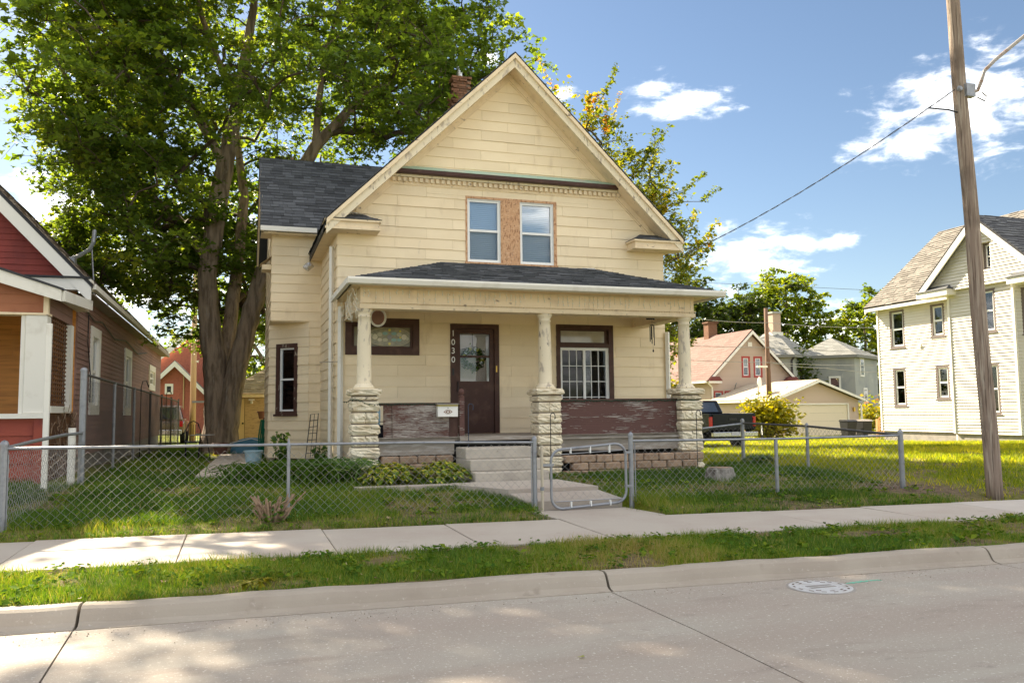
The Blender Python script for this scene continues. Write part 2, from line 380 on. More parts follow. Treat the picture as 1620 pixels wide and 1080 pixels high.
M_graywood = mat('weathered_grey_board', (.30, .26, .22), [((.45, .41, .37), 3, .5, .7, (1, 1, 6)), ((.12, .09, .07), 4, .6, .75, (.6, 1, 5))], rough=.9, bump=.5, bscale=10, bstretch=(1, 1, 10))
M_osb = mat('bare_chipboard', (.58, .34, .19), [((.33, .16, .08), 16, .52, .62, (2.2, 2, .8)), ((.70, .48, .32), 22, .55, .68, (1.2, 1, 2.6))], rough=.8, bump=.4, bscale=40)
M_stone = mat('painted_rockface_block', (.76, .68, .52), [((.60, .49, .33), 5, .45, .7, ONE), ((.20, .16, .12), 12, .63, .7, ONE)], rough=.9, bump=.9, bscale=13, rnd=.06, bdist=.02)
M_tanblock = mat('tan_retaining_block', (.36, .25, .17), [((.24, .16, .11), 8, .45, .7, ONE)], rough=.95, bump=.8, bscale=25, rnd=.16)
M_shdark = mat('charcoal_shingle', (.080, .084, .094), [((.105, .108, .115), 40, .4, .7, ONE)], rough=.95, bump=.5, bscale=180, attr=.38, bdist=.003)
M_shbrown = mat('weathered_brown_shingle', (.15, .115, .09), [((.24, .2, .16), 40, .4, .7, ONE)], rough=.95, bump=.5, bscale=180, attr=.3, bdist=.003)
M_shtan = mat('tan_grey_shingle', (.20, .182, .158), [((.165, .145, .125), 30, .4, .7, ONE)], rough=.95, bump=.4, bscale=120, attr=.16, bdist=.003)
M_shgrey = mat('grey_and_shaded_shingle', (.12, .125, .13), [((.17, .17, .17), 30, .4, .7, ONE)], rough=.95, bump=.4, bscale=120, attr=.25, bdist=.003)
M_shpink = mat('faded_red_shingle', (.21, .13, .11), [((.17, .105, .09), 6, .4, .7, ONE)], rough=.95, bump=.3, bscale=60, attr=.12)
M_shsand = mat('sand_shingle', (.42, .35, .265), rough=.95, bump=.3, bscale=60, attr=.08)
M_roofdeck = mat('roof_deck', (.05, .05, .055), rough=.95)
M_red = mat('dark_red_siding', (.30, .055, .04), [((.22, .042, .033), 2, .45, .7, (1, 1, .6))], rough=.6, bump=.2, bscale=20, rnd=.07)
M_red2 = mat('brick_red_board', (.32, .07, .045), [((.24, .05, .04), 3, .5, .7, ONE)], rough=.65, bump=.2, bscale=20, rnd=.06)
M_mauve = mat('brown_mauve_siding', (.29, .165, .135), [((.21, .122, .10), 1.4, .45, .7, (1, .3, 1)), ((.25, .16, .13), 4, .68, .8, ONE)], rough=.7, bump=.2, bscale=20, rnd=.09)
M_orange = mat('warm_lit_orange_board', (.62, .27, .06), [((.44, .17, .04), 3, .45, .7, (.5, 1, 6))], rough=.5, bump=.2, bscale=10, bstretch=(1, 1, 8), rnd=.16)  # orange wood with the porch's warm light put into the colour
M_lattice = mat('rusty_brown_slat', (.11, .05, .025), [((.25, .11, .04), 5, .5, .7, ONE)], rough=.8, rnd=.2)
M_whsid = mat('white_vinyl_siding', (.66, .625, .56), [((.58, .545, .485), 1.5, .5, .8, ONE)], rough=.6, bump=.1, bscale=20, rnd=.03)
M_pinksid = mat('pinkish_tan_siding', (.50, .38, .30), rough=.7, rnd=.03)
M_garage = mat('tan_siding', (.54, .42, .33), rough=.7, rnd=.03)
M_stucco = mat('grey_stucco', (.36, .36, .33), [((.27, .28, .28), .5, .45, .65, ONE), ((.46, .45, .4), 1.2, .6, .75, ONE)], rough=.95, bump=.5, bscale=8)
M_redtrim = mat('red_window_trim', (.38, .06, .05), rough=.6)
M_brickred = mat('red_brick', (.40, .13, .085), [((.30, .10, .07), 6, .45, .7, ONE)], rough=.9, bump=.3, bscale=15)
M_chbrick = mat('chimney_brick', (.23, .115, .07), [((.16, .08, .05), 7, .5, .7, ONE), ((.45, .3, .2), 13, .62, .7, ONE)], rough=.95, bump=.6, bscale=30, rnd=.35)
M_mortar = mat('mortar', (.20, .16, .13), rough=.95, bump=.4, bscale=40)
M_galv = mat('galvanised_steel', (.29, .30, .32), [((.21, .215, .235), 9, .5, .7, ONE), ((.30, .2, .12), 3, .7, .8, ONE)], rough=.45, metal=.55, bump=.1, bscale=60)
M_wire = mat('galvanised_wire', (.34, .33, .32), [((.22, .195, .175), 2.0, .5, .7, ONE)], rough=.5, metal=.3)
M_darkwire = mat('dull_dark_wire', (.09, .085, .085), rough=.6, metal=.3)
M_iron = mat('black_iron', (.018, .018, .02), rough=.5, spec=.4)
M_conc = mat('pale_concrete', (.43, .38, .325), [((.39, .33, .28), .9, .4, .65, ONE), ((.50, .45, .39), 40, .60, .74, ONE), ((.26, .22, .19), 3.1, .68, .84, ONE)], rough=.9, bump=.3, bscale=120, rnd=.05, bdist=.004)
M_road = mat('road_concrete', (.36, .325, .275), [((.30, .255, .21), 1.5, .48, .72, (.05, 1, 1)), ((.335, .28, .235), .55, .38, .66, (1, 1.6, 1)), ((.27, .225, .19), .9, .56, .74, (1, 3, 1)), ((.56, .51, .455), 38, .60, .68, ONE), ((.20, .17, .15), 70, .62, .72, ONE), ((.23, .195, .17), 2.3, .64, .76, (1, 2, 1)), ((.62, .57, .51), 120, .64, .70, ONE)], rough=.88, bump=.6, bscale=110, rnd=.03, bdist=.006)
M_kerb = mat('kerb_concrete', (.375, .325, .265), [((.31, .26, .21), 1.2, .4, .7, ONE), ((.46, .40, .34), 30, .62, .74, ONE), ((.19, .15, .12), 3, .63, .8, (1, 1, .3))], rough=.9, bump=.4, bscale=70, rnd=.05, bdist=.006)
M_step = mat('step_concrete', (.47, .42, .355), [((.38, .34, .29), 3, .45, .7, ONE), ((.28, .24, .2), 20, .65, .75, ONE)], rough=.9, bump=.3, bscale=60)
M_found = mat('foundation_grey', (.33, .30, .27), [((.24, .22, .2), 3, .4, .7, ONE)], rough=.95, bump=.4, bscale=20)
M_soil = mat('soil', (.12, .08, .055), rough=1, bump=.8, bscale=30)
M_joint = mat('dark_joint', (.03, .026, .024), rough=1)
M_pole = mat('weathered_pole_wood', (.27, .205, .16), [((.40, .335, .27), 34, .48, .62, (1, 1, .035)), ((.12, .085, .065), 46, .54, .64, (1, 1, .03)), ((.30, .16, .08), 5, .66, .74, (1, 1, .2)), ((.16, .12, .095), 1.2, .52, .7, ONE)], rough=.92, bump=1.0, bscale=50, bstretch=(1, 1, .03), bdist=.02)
M_pole2 = mat('brown_pole_wood', (.15, .085, .055), [((.22, .14, .1), 9, .5, .7, (1, 1, .1))], rough=.9)
M_pole3 = mat('pale_pole_wood', (.55, .36, .20), rough=.9)
M_bark = mat('grey_brown_bark', (.38, .285, .205), [((.19, .14, .10), 7, .42, .6, (1, 1, .14)), ((.34, .28, .22), 11, .58, .68, (1, 1, .2))], rough=.95, bump=.9, bscale=26, bstretch=(1, 1, .32), bdist=.035)
M_twig = mat('twig_bark', (.10, .075, .055), rough=.95)
M_dead = mat('dead_wood', (.30, .21, .14), [((.16, .10, .07), 12, .5, .65, ONE)], rough=.95, bump=.5, bscale=30, coord='obj')
M_copper = mat('green_flashing', (.36, .50, .40), [((.50, .48, .40), 2.5, .52, .68, ONE)], rough=.6, bump=.1)
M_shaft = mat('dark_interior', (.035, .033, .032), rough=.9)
M_blind = mat('window_blind', (.82, .86, .90), rough=.6)
M_curtain = mat('curtain', (.42, .40, .36), rough=.9, bump=.4, bscale=30, bstretch=(1, 1, .1))
M_glass = glassmat('window_glass', refl=-.022)
M_screen = glassmat('screened_glass', tint=(.45, .47, .5), refl=-.025)
M_darkglass = glassmat('dark_glass', tint=(.35, .4, .45), refl=.12)
M_black = mat('black_rubber', (.012, .012, .013), rough=.7)
M_carblack = mat('black_car_paint', (.006, .008, .013), rough=.25, spec=.2, coat=.12)
M_chrome = mat('chrome', (.55, .55, .55), rough=.22, metal=1.0)
M_tail = mat('red_lamp_lens', (.45, .01, .012), rough=.15, spec=.6)
M_plate = mat('pale_plate', (.62, .62, .64), [((.2, .2, .25), 40, .55, .62, ONE)], rough=.5)
M_suv = mat('brown_car_paint', (.22, .15, .12), rough=.25, spec=.5, coat=.6)
M_green = mat('green_plastic', (.01, .13, .07), rough=.4)
M_blue = mat('blue_plastic', (.08, .22, .32), rough=.5)
M_paleblue = mat('pale_blue_plastic', (.30, .45, .52), rough=.6)
M_terra = mat('brown_plastic_pot', (.17, .075, .06), rough=.7)
M_yellowdoor = mat('yellowed_door_paint', (.66, .50, .27), rough=.6)
M_tanwall = mat('peeling_tan_board', (.55, .40, .21), [((.22, .15, .09), 9, .55, .65, (.5, 1, 6))], rough=.85, bump=.4, bscale=20)
M_foil = mat('crumpled_foil', (.62, .62, .62), rough=.25, metal=.9, bump=1, bscale=40, bdist=.02)
M_gold = mat('brass', (.55, .36, .08), rough=.35, metal=.8)
M_bulb = mat('clear_bulb', (.80, .78, .70), rough=.2)
M_cordg = mat('green_light_cord', (.02, .05, .03), rough=.6)
M_cordw = mat('white_cord', (.75, .70, .58), rough=.6)
M_mail = mat('white_enamel', (.80, .78, .74), rough=.35)
M_emblem = mat('rusty_emblem', (.24, .13, .08), rough=.6)
M_greenpaint = mat('green_spray_paint', (.10, .48, .33), [((.30, .29, .25), 30, .45, .6, ONE)], rough=.8)
M_tan = mat('inner_door_wood', (.62, .48, .38), [((.50, .38, .30), 4, .45, .7, (1, 1, .3))], rough=.5)
M_cedar = mat('cedar_rail', (.48, .27, .12), rough=.7)
M_bin = mat('black_bin_plastic', (.02, .02, .022), rough=.5)
M_bladef = [(0, (.030, .075, .008)), (.35, (.06, .14, .012)), (.66, (.115, .21, .014)), (.86, (.21, .26, .018)), (1, (.34, .28, .11))]
M_blade = leafmat('grass_blade', M_bladef, trans=.35, tcol=1.25, rough=.6)
M_bladesun = leafmat('sunlit_lawn_blade', [(0, (.06, .10, .006)), (.4, (.13, .17, .008)), (.8, (.24, .245, .010)), (1, (.33, .29, .03))], trans=.58, tcol=2.1, rough=.6)  # grass for the sunny lawn, sunlight put into its brighter, yellower colour
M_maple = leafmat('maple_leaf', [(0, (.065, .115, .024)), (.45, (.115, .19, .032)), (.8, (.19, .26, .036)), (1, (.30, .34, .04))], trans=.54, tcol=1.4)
M_autumn = leafmat('turning_leaf', [(0, (.10, .145, .02)), (.5, (.19, .23, .026)), (.72, (.31, .29, .034)), (.88, (.46, .28, .045)), (1, (.48, .18, .045))], trans=.48, tcol=1.3)
M_bgleaf = leafmat('far_green_leaf', [(0, (.05, .09, .012)), (.5, (.13, .19, .016)), (1, (.28, .30, .02))], trans=.5, tcol=1.6)
M_dkleaf = leafmat('dark_far_leaf', [(0, (.025, .05, .012)), (.6, (.06, .095, .015)), (1, (.12, .15, .016))], trans=.4, tcol=1.5)
M_ylleaf = leafmat('yellow_green_leaf', [(0, (.14, .16, .008)), (.6, (.26, .25, .010)), (1, (.36, .30, .014))], trans=.42, tcol=1.2)
M_hosta = leafmat('variegated_hosta_leaf', [(0, (.09, .17, .016)), (.45, (.17, .26, .022)), (.62, (.46, .44, .04)), (1, (.60, .54, .07))], trans=.3, tcol=1.0)
M_lily = leafmat('daylily_leaf', [(0, (.035, .09, .012)), (.6, (.075, .16, .018)), (1, (.17, .24, .022))], trans=.3, tcol=1.2)
M_weed = leafmat('weed_leaf', [(0, (.04, .10, .014)), (.6, (.09, .17, .02)), (1, (.19, .25, .024))], trans=.35, tcol=1.2, rough=.8, spec=.05)
M_screen2 = glassmat('light_screened_glass', tint=(.84, .87, .90), refl=.0)
M_sunred = mat('sunlit_red_siding', (.38, .15, .075), [((.30, .11, .055), 2, .45, .7, ONE)], rough=.65, bump=.2, bscale=20, rnd=.06)  # red boards with warm sunlight put into their orange tint
# ------------------------------------------------------------------ terrain
def kerbY(x): return 7.43 - .047 * np.asarray(x, float)
def nearY(x): return 8.78 - .045 * np.asarray(x, float)
def farY(x): return 10.62 - .080 * np.clip(np.asarray(x, float), -12, 16)
def ss(t): t = np.clip(t, 0, 1); return t * t * (3 - 2 * t)
def gz(x, y):
    x = np.asarray(x, float); y = np.asarray(y, float)
    k, n, f = kerbY(x), nearY(x), farY(x)
    z = np.where(y < n, .135 + .045 * (y - k) / (n - k), .0)
    yard = .205 + .06 * ss((y - f) / .5) + .175 * ss((y - f - .5) / 3.3)
    wr = ss((x - 1.0) / 9.0)
    back = -.40 * ss((y - 17) / 15) * wr - .10 * ss((y - 17) / 17) * (1 - wr) - .5 * ss((y - 30) / 24) * (.35 + .65 * wr)
    yard = yard + back + .02 * (fbm(x, y, 1.1, 4) - .5)
    z = np.where(y >= n, np.where(y < f, .06, yard), z)
    z = np.where(y < k - .06, -.12, z)
    z = np.where((x > 3.88) & (x < 5.45) & (y > f - .05) & (y < 11.3), .12, z)
    return np.where(y < -4.4, .12 + .02 * vnoise(x, y, 2.0), z)
def grid_coords(lo, hi, d, far0, far1, g=1.25):
    a = list(np.arange(lo, hi, d)); s = d; v = a[-1]
    while v < far1: s *= g; v += s; a.append(v)
    s = d; v = lo; pre = []
    while v > far0: s *= g; v -= s; pre.append(v)
    return np.array(pre[::-1] + a)
def bare(x, y):
    """1 where the soil shows"""
    n = fbm(x, y, .8, 21); b = ss((n - .55) / .12) * .8
    k, nn, f = kerbY(x), nearY(x), farY(x)
    verge = (y > k) & (y < nn); b = np.where(verge, ss((fbm(x, y, .7, 33) - .57) / .1) * .85, b)
    b = np.maximum(b, 1.0 * np.exp(-(((x - 10.3) / 1.25) ** 2 + ((y - 11.0) / 1.1) ** 2) ** 2))
    b = np.maximum(b, 1.0 * np.exp(-(((x - 6.9) / .75) ** 2 + ((y - 8.0) / .22) ** 2) ** 2))
    b = np.maximum(b, .8 * np.exp(-(((x - 7.6) / 2.2) ** 2 + ((y - 11.9) / .55) ** 2) ** 2))
    b = np.maximum(b, np.where((y > f) & (x < 16), .85 * np.exp(-((y - f - .28) / .28) ** 2) * (.4 + .6 * vnoise(x, y, .5, 9)), 0))
    b = np.maximum(b, .8 * np.exp(-(((x - .15) / .6) ** 2 + ((y - 7.62) / .17) ** 2) ** 2))
    return np.clip(b, 0, 1)
gx = grid_coords(-9, 33, .14, -500, 600); gy = grid_coords(6.5, 36, .14, -300, 900)
GX, GY = np.meshgrid(gx, gy); GZ = gz(GX, GY)
nx_, ny_ = len(gx), len(gy)
ii = np.arange((ny_ - 1) * nx_).reshape(ny_ - 1, nx_)[:, :-1].ravel()
Fg = np.stack([ii, ii + 1, ii + 1 + nx_, ii + nx_], 1)
me = np_mesh('ground', np.stack([GX.ravel(), GY.ravel(), GZ.ravel()], 1), Fg)
at = me.attributes.new('bare', 'FLOAT', 'POINT'); at.data.foreach_set('value', bare(GX, GY).ravel().astype(np.float32))
def ground_mat():
    m = bpy.data.materials.new('lawn_ground'); m.use_nodes = True; nt = m.node_tree; N = nt.nodes; L = nt.links; b = N['Principled BSDF']
    b.inputs['Roughness'].default_value = 1; b.inputs['Specular IOR Level'].default_value = .1
    g = N.new('ShaderNodeNewGeometry')
    def nz(sc, det=6):
        n = N.new('ShaderNodeTexNoise'); n.inputs['Scale'].default_value = sc; n.inputs['Detail'].default_value = det; L.new(g.outputs['Position'], n.inputs['Vector']); return n.outputs[0]
    def mix(f, a, c):
        x = N.new('ShaderNodeMix'); x.data_type = 'RGBA'
        L.new(f, x.inputs[0])
        for s, v in ((6, a), (7, c)):
            if isinstance(v, tuple): x.inputs[s].default_value = (*v, 1)
            else: L.new(v, x.inputs[s])
        return x.outputs[2]
    def mr(v, lo, hi):
        x = N.new('ShaderNodeMapRange'); x.inputs[1].default_value = lo; x.inputs[2].default_value = hi; L.new(v, x.inputs[0]); return x.outputs[0]
    grass = mix(mr(nz(3), .35, .65), (.06, .10, .014), (.11, .13, .020))
    grass = mix(mr(nz(.35), .4, .6), grass, (.19, .20, .016))
    soil = mix(mr(nz(9), .35, .65), (.095, .062, .042), (.19, .135, .092))
    soil = mix(mr(nz(40), .55, .7), soil, (.27, .21, .15))
    a = N.new('ShaderNodeAttribute'); a.attribute_name = 'bare'
    col = mix(a.outputs['Fac'], grass, soil); L.new(col, b.inputs['Base Color'])
    bp = N.new('ShaderNodeBump'); bp.inputs['Strength'].default_value = .9; bp.inputs['Distance'].default_value = .04; L.new(nz(25, 8), bp.inputs['Height']); L.new(bp.outputs[0], b.inputs['Normal'])
    return m
ground = link('ground', me, ground_mat(), smooth=True, kind='structure')

# ------------------------------------------------------------------ road, kerb, sidewalk
road = bpy.data.objects.new('road', None); COL.objects.link(road); road['kind'] = 'structure'
m = MB(); m.slab([(-400, kerbY(-400) - .2), (400, kerbY(400) - .2), (400, -4.3 + .0), (-400, -4.3)], -.10, -.025); m.build('road_base', M_joint, road)
jx = [-40, -27, -18, -9.7, -5.4, -1.12, 3.2, 7.42, 11.8, 16.1, 25, 34, 60, 130]
def crackline(y, k): return .05 * math.sin(y * 1.7 + k) + .02 * math.sin(y * 6.1 + 2 * k)
for i in range(len(jx) - 1):
    a, b = jx[i], jx[i + 1]; g = .007
    ys = np.linspace(0, 1, 9)
    P = []
    for t in ys: 
        yy = -4.3 + (kerbY(b) - .31 + 4.3) * t; P.append((b - g + crackline(yy, i + 1) * .5 + (yy - 7) * .012, yy))
    for t in ys[::-1]:
        yy = -4.3 + (kerbY(a) - .31 + 4.3) * t; P.append((a + g + crackline(yy, i) * .5 + (yy - 7) * .012, yy))
    mb = MB(); mb.slab(P, -.06, 0.0); mb.build('road_slab', M_road, road)
kerb = bpy.data.objects.new('kerb', None); COL.objects.link(kerb); kerb['kind'] = 'structure'
prof = [(0, -.08), (0, .138), (-.10, .145), (-.145, .140), (-.178, .122), (-.205, .085), (-.235, .035), (-.265, .014), (-.33, .006), (-.33, -.08)]
for i in range(len(jx) - 1):
    a, b = jx[i] + .012, jx[i + 1] - .012; mb = MB(); n = len(prof); k = 14
    for s in range(k + 1):
        x = a + (b - a) * s / k; w = .006 * math.sin(x * 3.1) + .004 * math.sin(x * 9.7)
        bow = 0.02 * math.sin(i * 2.0 + x * .4)
        base = (float(kerbY(x)))
        mb.v += [(x + (.06 * (q[0]) * (1 if s in (0, k) else 0)), base + q[0], q[1] + (w if q[1] > .03 else 0)) for q in prof]
    for s in range(k):
        for j in range(n): mb.f.append((s * n + j, s * n + (j + 1) % n, (s + 1) * n + (j + 1) % n, (s + 1) * n + j))
    mb.f.append(tuple(range(n))); mb.f.append(tuple(k * n + n - 1 - j for j in range(n)))
    mb.build('kerb_stone', M_kerb, kerb, smooth=False)
walk = bpy.data.objects.new('sidewalk', None); COL.objects.link(walk); walk['kind'] = 'structure'
sj = [-14.3, -12.8, -11.2, -9.7, -8.2, -6.7, -5.2, -3.7, -2.14, -.54, .99, 2.49, 3.98, 5.35, 6.85, 8.4, 9.9, 11.4, 12.9, 14.4, 15.9, 17.4, 18.9, 20.4]
M_walkpale = mat('paler_new_concrete', (.50, .45, .40), [((.44, .39, .34), 1.2, .4, .7, ONE), ((.56, .51, .46), 45, .6, .74, ONE)], rough=.9, bump=.3, bscale=120)
for i in range(len(sj) - 1):
    a, b = sj[i] + .006, sj[i + 1] - .006; t = .012 * math.sin(i * 2.3)
    za, zb = .192 + t * .3, .205 + .008 * math.sin(i * 1.7)
    mb = MB(); mb.add([(a, nearY(a), .05), (b, nearY(b), .05), (b, farY(b), .05), (a, farY(a), .05), (a, nearY(a), za), (b, nearY(b), za), (b, farY(b), zb), (a, farY(a), zb)],
                      [(0, 3, 2, 1), (4, 5, 6, 7), (0, 1, 5, 4), (1, 2, 6, 5), (2, 3, 7, 6), (3, 0, 4, 7)])
    mb.build('sidewalk_slab', M_walkpale if sj[i] > 9 else M_conc, walk, bevel=.006)
# front path with its low step, cross strip and side path
path = bpy.data.objects.new('garden_path', None); COL.objects.link(path); path['kind'] = 'structure'
mb = MB(); mb.add([(3.86, 11.22, .1), (5.3, 11.18, .1), (5.25, 11.9, .1), (3.82, 11.9, .1), (3.86, 11.22, .345), (5.3, 11.18, .345), (5.25, 11.9, .40), (3.82, 11.9, .40)],
                  [(0, 3, 2, 1), (4, 5, 6, 7), (0, 1, 5, 4), (1, 2, 6, 5), (2, 3, 7, 6), (3, 0, 4, 7)]); mb.build('path_slab', M_conc, path, bevel=.01)
mb = MB(); mb.slab([(3.95, float(farY(3.95)) + .006), (5.45, float(farY(5.45)) + .006), (5.32, 11.17), (3.9, 11.21)], .05, .212); mb.build('path_slab', M_conc, path)
mb = MB(); mb.slab([(3.81, 11.92), (5.25, 11.92), (5.15, 13.4), (3.3, 13.4), (3.3, 13.02)], .1, .455); mb.build('path_slab', M_conc, path)
mb = MB(); mb.slab([(1.75, 13.12), (3.28, 13.03), (3.28, 13.36), (1.75, 13.42)], .1, .452); mb.build('path_slab', M_conc, path)
for k, (y0, y1) in enumerate(((16.6, 18.6), (18.62, 20.9), (20.92, 23.4), (23.42, 26))):
    f = lambda y: -.72 + (y - 16.6) * .03
    mb = MB(); mb.slab([(f(y0), y0), (f(y0) + .95, y0), (f(y1) + 1.0, y1), (f(y1), y1)], .1, .475 - .006 * k); mb.build('path_slab', M_conc, path)
# manhole cover and a swipe of green paint
mh = thing('manhole_cover', (5.0, 6.47, 0), 'pale round manhole cover set in the road', 'manhole')
M_mh = mat('worn_pale_iron', (.52, .51, .50), [((.38, .35, .31), 7, .5, .7, ONE), ((.2, .17, .14), 22, .64, .72, ONE)], rough=.55, metal=.2, bump=.8, bscale=45, bdist=.006)
mb = MB(); mb.lathe((5.0, 6.47, 0), [(.275, .0005), (.275, .006), (.268, .009)], 40); mb.build('cover', M_mh, mh)
mb = MB(); mb.lathe((5.0, 6.47, 0), [(.298, -.001), (.298, .003), (.281, .0035)], 40); mb.build('rim', M_found, mh)
for r in (.235, .19):
    for k in range(14 if r > .2 else 10):
        t = 2 * math.pi * (k + .3) / (14 if r > .2 else 10)
        if r < .2 and abs(math.sin(t)) < .45: continue
        F = Fr((5.0 + r * math.cos(t), 6.47 + r * math.sin(t), 0), (-math.sin(t), math.cos(t), 0), (math.cos(t), math.sin(t), 0))
        MB(F).box(-.022, .022, -.009, .009, .0085, .0102).build('slot', M_soil, mh)
for dy in (-.035, .03):
    MB().box(4.87, 5.13, 6.47 + dy - .018, 6.47 + dy + .018, .0085, .0115).build('raised_bar', M_found, mh)
mb = MB(); mb.slab([(5.29, 6.52), (5.40, 6.50), (5.62, 6.535), (5.72, 6.52), (5.70, 6.55), (5.52, 6.57), (5.36, 6.54)], .001, .0045); mb.build('paint_mark', M_greenpaint, road)

# ------------------------------------------------------------------ grass
def excluded(x, y):
    k, n, f = kerbY(x), nearY(x), farY(x)
    wob = .035 * (vnoise(x, y, .23, 77) - .45); e = (y < k - .01 + wob) | ((y > n + wob + .01) & (y < f - wob - .01))
    def r(a, b, c, d): return (x > a) & (x < b) & (y > c) & (y < d)
    e |= r(3.88, 5.27, 10.1, 11.93) | ((x > 3.82 - .37 * np.clip((y - 11.92) / 1.1, 0, 1) ) & (x < 5.22) & (y > 11.9) & (y < 13.45)) | r(1.7, 3.4, 13.06, 13.42)
    e |= r(1.85, 9.25, 14.3, 28) | r(.7, 2, 20.3, 25) | r(-9.5, -3.15, 16.4, 40) | r(-.7 , .3, 16.6, 26) | r(3.6, 5.1, 13.3, 14.6)
    e |= r(28.8, 45, 23.5, 34.2) | r(36.3, 44, 51, 60)
    return e
def grass(name, X0, X1, Y0, Y1, n, h, w, mt, label, seed, keep=None, tone=0.0):
    rg = np.random.default_rng(seed)
    x = rg.uniform(X0, X1, n); y = rg.uniform(Y0, Y1, n)
    ok = ~excluded(x, y); b = bare(x, y); ok &= rg.random(n) > b * .96
    if keep is not None: ok &= keep(x, y)
    x, y, b = x[ok], y[ok], b[ok]; n = len(x); z = gz(x, y)
    tuft = fbm(x, y, .5, seed); big = fbm(x, y, 1.9, seed + 8)
    hh = h * rg.uniform(.5, 1.25, n) * (.45 + 1.1 * tuft) * (.7 + .6 * big) * (1 - .45 * b)
    th = rg.uniform(0, 2 * np.pi, n); ph = rg.uniform(0, 2 * np.pi, n); ln = hh * rg.uniform(.15, .95, n)
    ww = w * rg.uniform(.6, 1.4, n)
    A = np.stack([x - ww * np.cos(th), y - ww * np.sin(th), z - .004], 1); B = np.stack([x + ww * np.cos(th), y + ww * np.sin(th), z - .004], 1)
    C = np.stack([x + ln * np.cos(ph), y + ln * np.sin(ph), z + hh], 1)
    V = np.stack([A, B, C], 1).reshape(-1, 3); F = np.arange(3 * n).reshape(-1, 3)
    rnd = np.clip(rg.normal(.42, .17, n) + (big - .5) * .9 + (tuft - .5) * .35 + .28 * b + tone, 0, 1)
    dry = rg.random(n) < (.03 + .25 * b); rnd[dry] = rg.uniform(.88, 1, dry.sum())
    o = link(name, np_mesh(name, V, F, rnd, 3), mt, kind='stuff'); rec(o, label, 'grass'); return o
grass('verge_grass', -4.5, 14, 6.6, 9.1, 150000, .075, .0035, M_blade, 'rough green grass on the strip between kerb and sidewalk', 1, keep=lambda x, y: y < nearY(x), tone=.24)
grass('front_yard_grass', -3.3, 10.6, 9.8, 15.5, 210000, .10, .0042, M_blade, 'patchy green grass in the fenced front yard', 2, keep=lambda x, y: (y > farY(x)) & ((x < 10.4)), tone=-.06)
grass('neighbour_grass', -10, -3.3, 10.5, 16.5, 50000, .10, .006, M_blade, 'patchy grass in front of the red porch', 6, keep=lambda x, y: y > farY(x))
grass('side_yard_grass', -2.6, 1.9, 15.5, 33, 60000, .11, .006, M_blade, 'shaded grass in the narrow side yard by the tall fence', 3)
grass('lawn_grass', 9.2, 34, 9.5, 34, 230000, .10, .008, M_bladesun, 'bright lawn beyond the right-hand fence', 4, keep=lambda x, y: (y > farY(x)) & ((x > 10.4) | (y > 15.5)) & (np.abs(np.arctan2(x, y) - .58) < .42))
grass('far_lawn_grass', 12, 46, 34, 52, 60000, .13, .014, M_bladesun, 'bright far grass in front of the tan garage', 5, keep=lambda x, y: (np.arctan2(x, y) > .38))

# ------------------------------------------------------------------ trees
LEAF5 = (np.array([(0, 0, 0), (.46, .30, .10), (.17, .50, .02), (0, 1.0, -.08), (-.17, .50, .02), (-.46, .30, .10)]), np.array([(0, 1, 2), (0, 2, 3), (0, 3, 4), (0, 4, 5)]))
LEAF2 = (np.array([(0, 0, 0), (.36, .45, .06), (0, 1.0, -.1), (-.36, .45, .06)]), np.array([(0, 1, 2), (0, 2, 3)]))
def leaves_mesh(name, C, size, rnd, tmpl, rg, up=.7, o=(0, 0, 0)):
    n = len(C); nr = rg.normal(size=(n, 3)); nr /= np.linalg.norm(nr, axis=1, keepdims=True); nr[:, 2] = np.abs(nr[:, 2]) + up
    nr /= np.linalg.norm(nr, axis=1, keepdims=True)
    t = rg.normal(size=(n, 3)); t[:, 2] -= .5; t -= nr * (t * nr).sum(1, keepdims=True); t /= np.linalg.norm(t, axis=1, keepdims=True)
    s = np.cross(nr, t); T, f = tmpl; sz = size * np.clip(rg.lognormal(-.05, .32, n), .45, 1.8)
    V = C[:, None, :] + sz[:, None, None] * (T[None, :, 0:1] * s[:, None] + (T[None, :, 1:2] - .4) * t[:, None] + T[None, :, 2:3] * nr[:, None])
    k = len(T); F = (np.arange(n) * k)[:, None, None] + f[None]
    return np_mesh(name, V.reshape(-1, 3) - np.array(o), F.reshape(-1, 3), np.repeat(rnd, len(f)), 3)
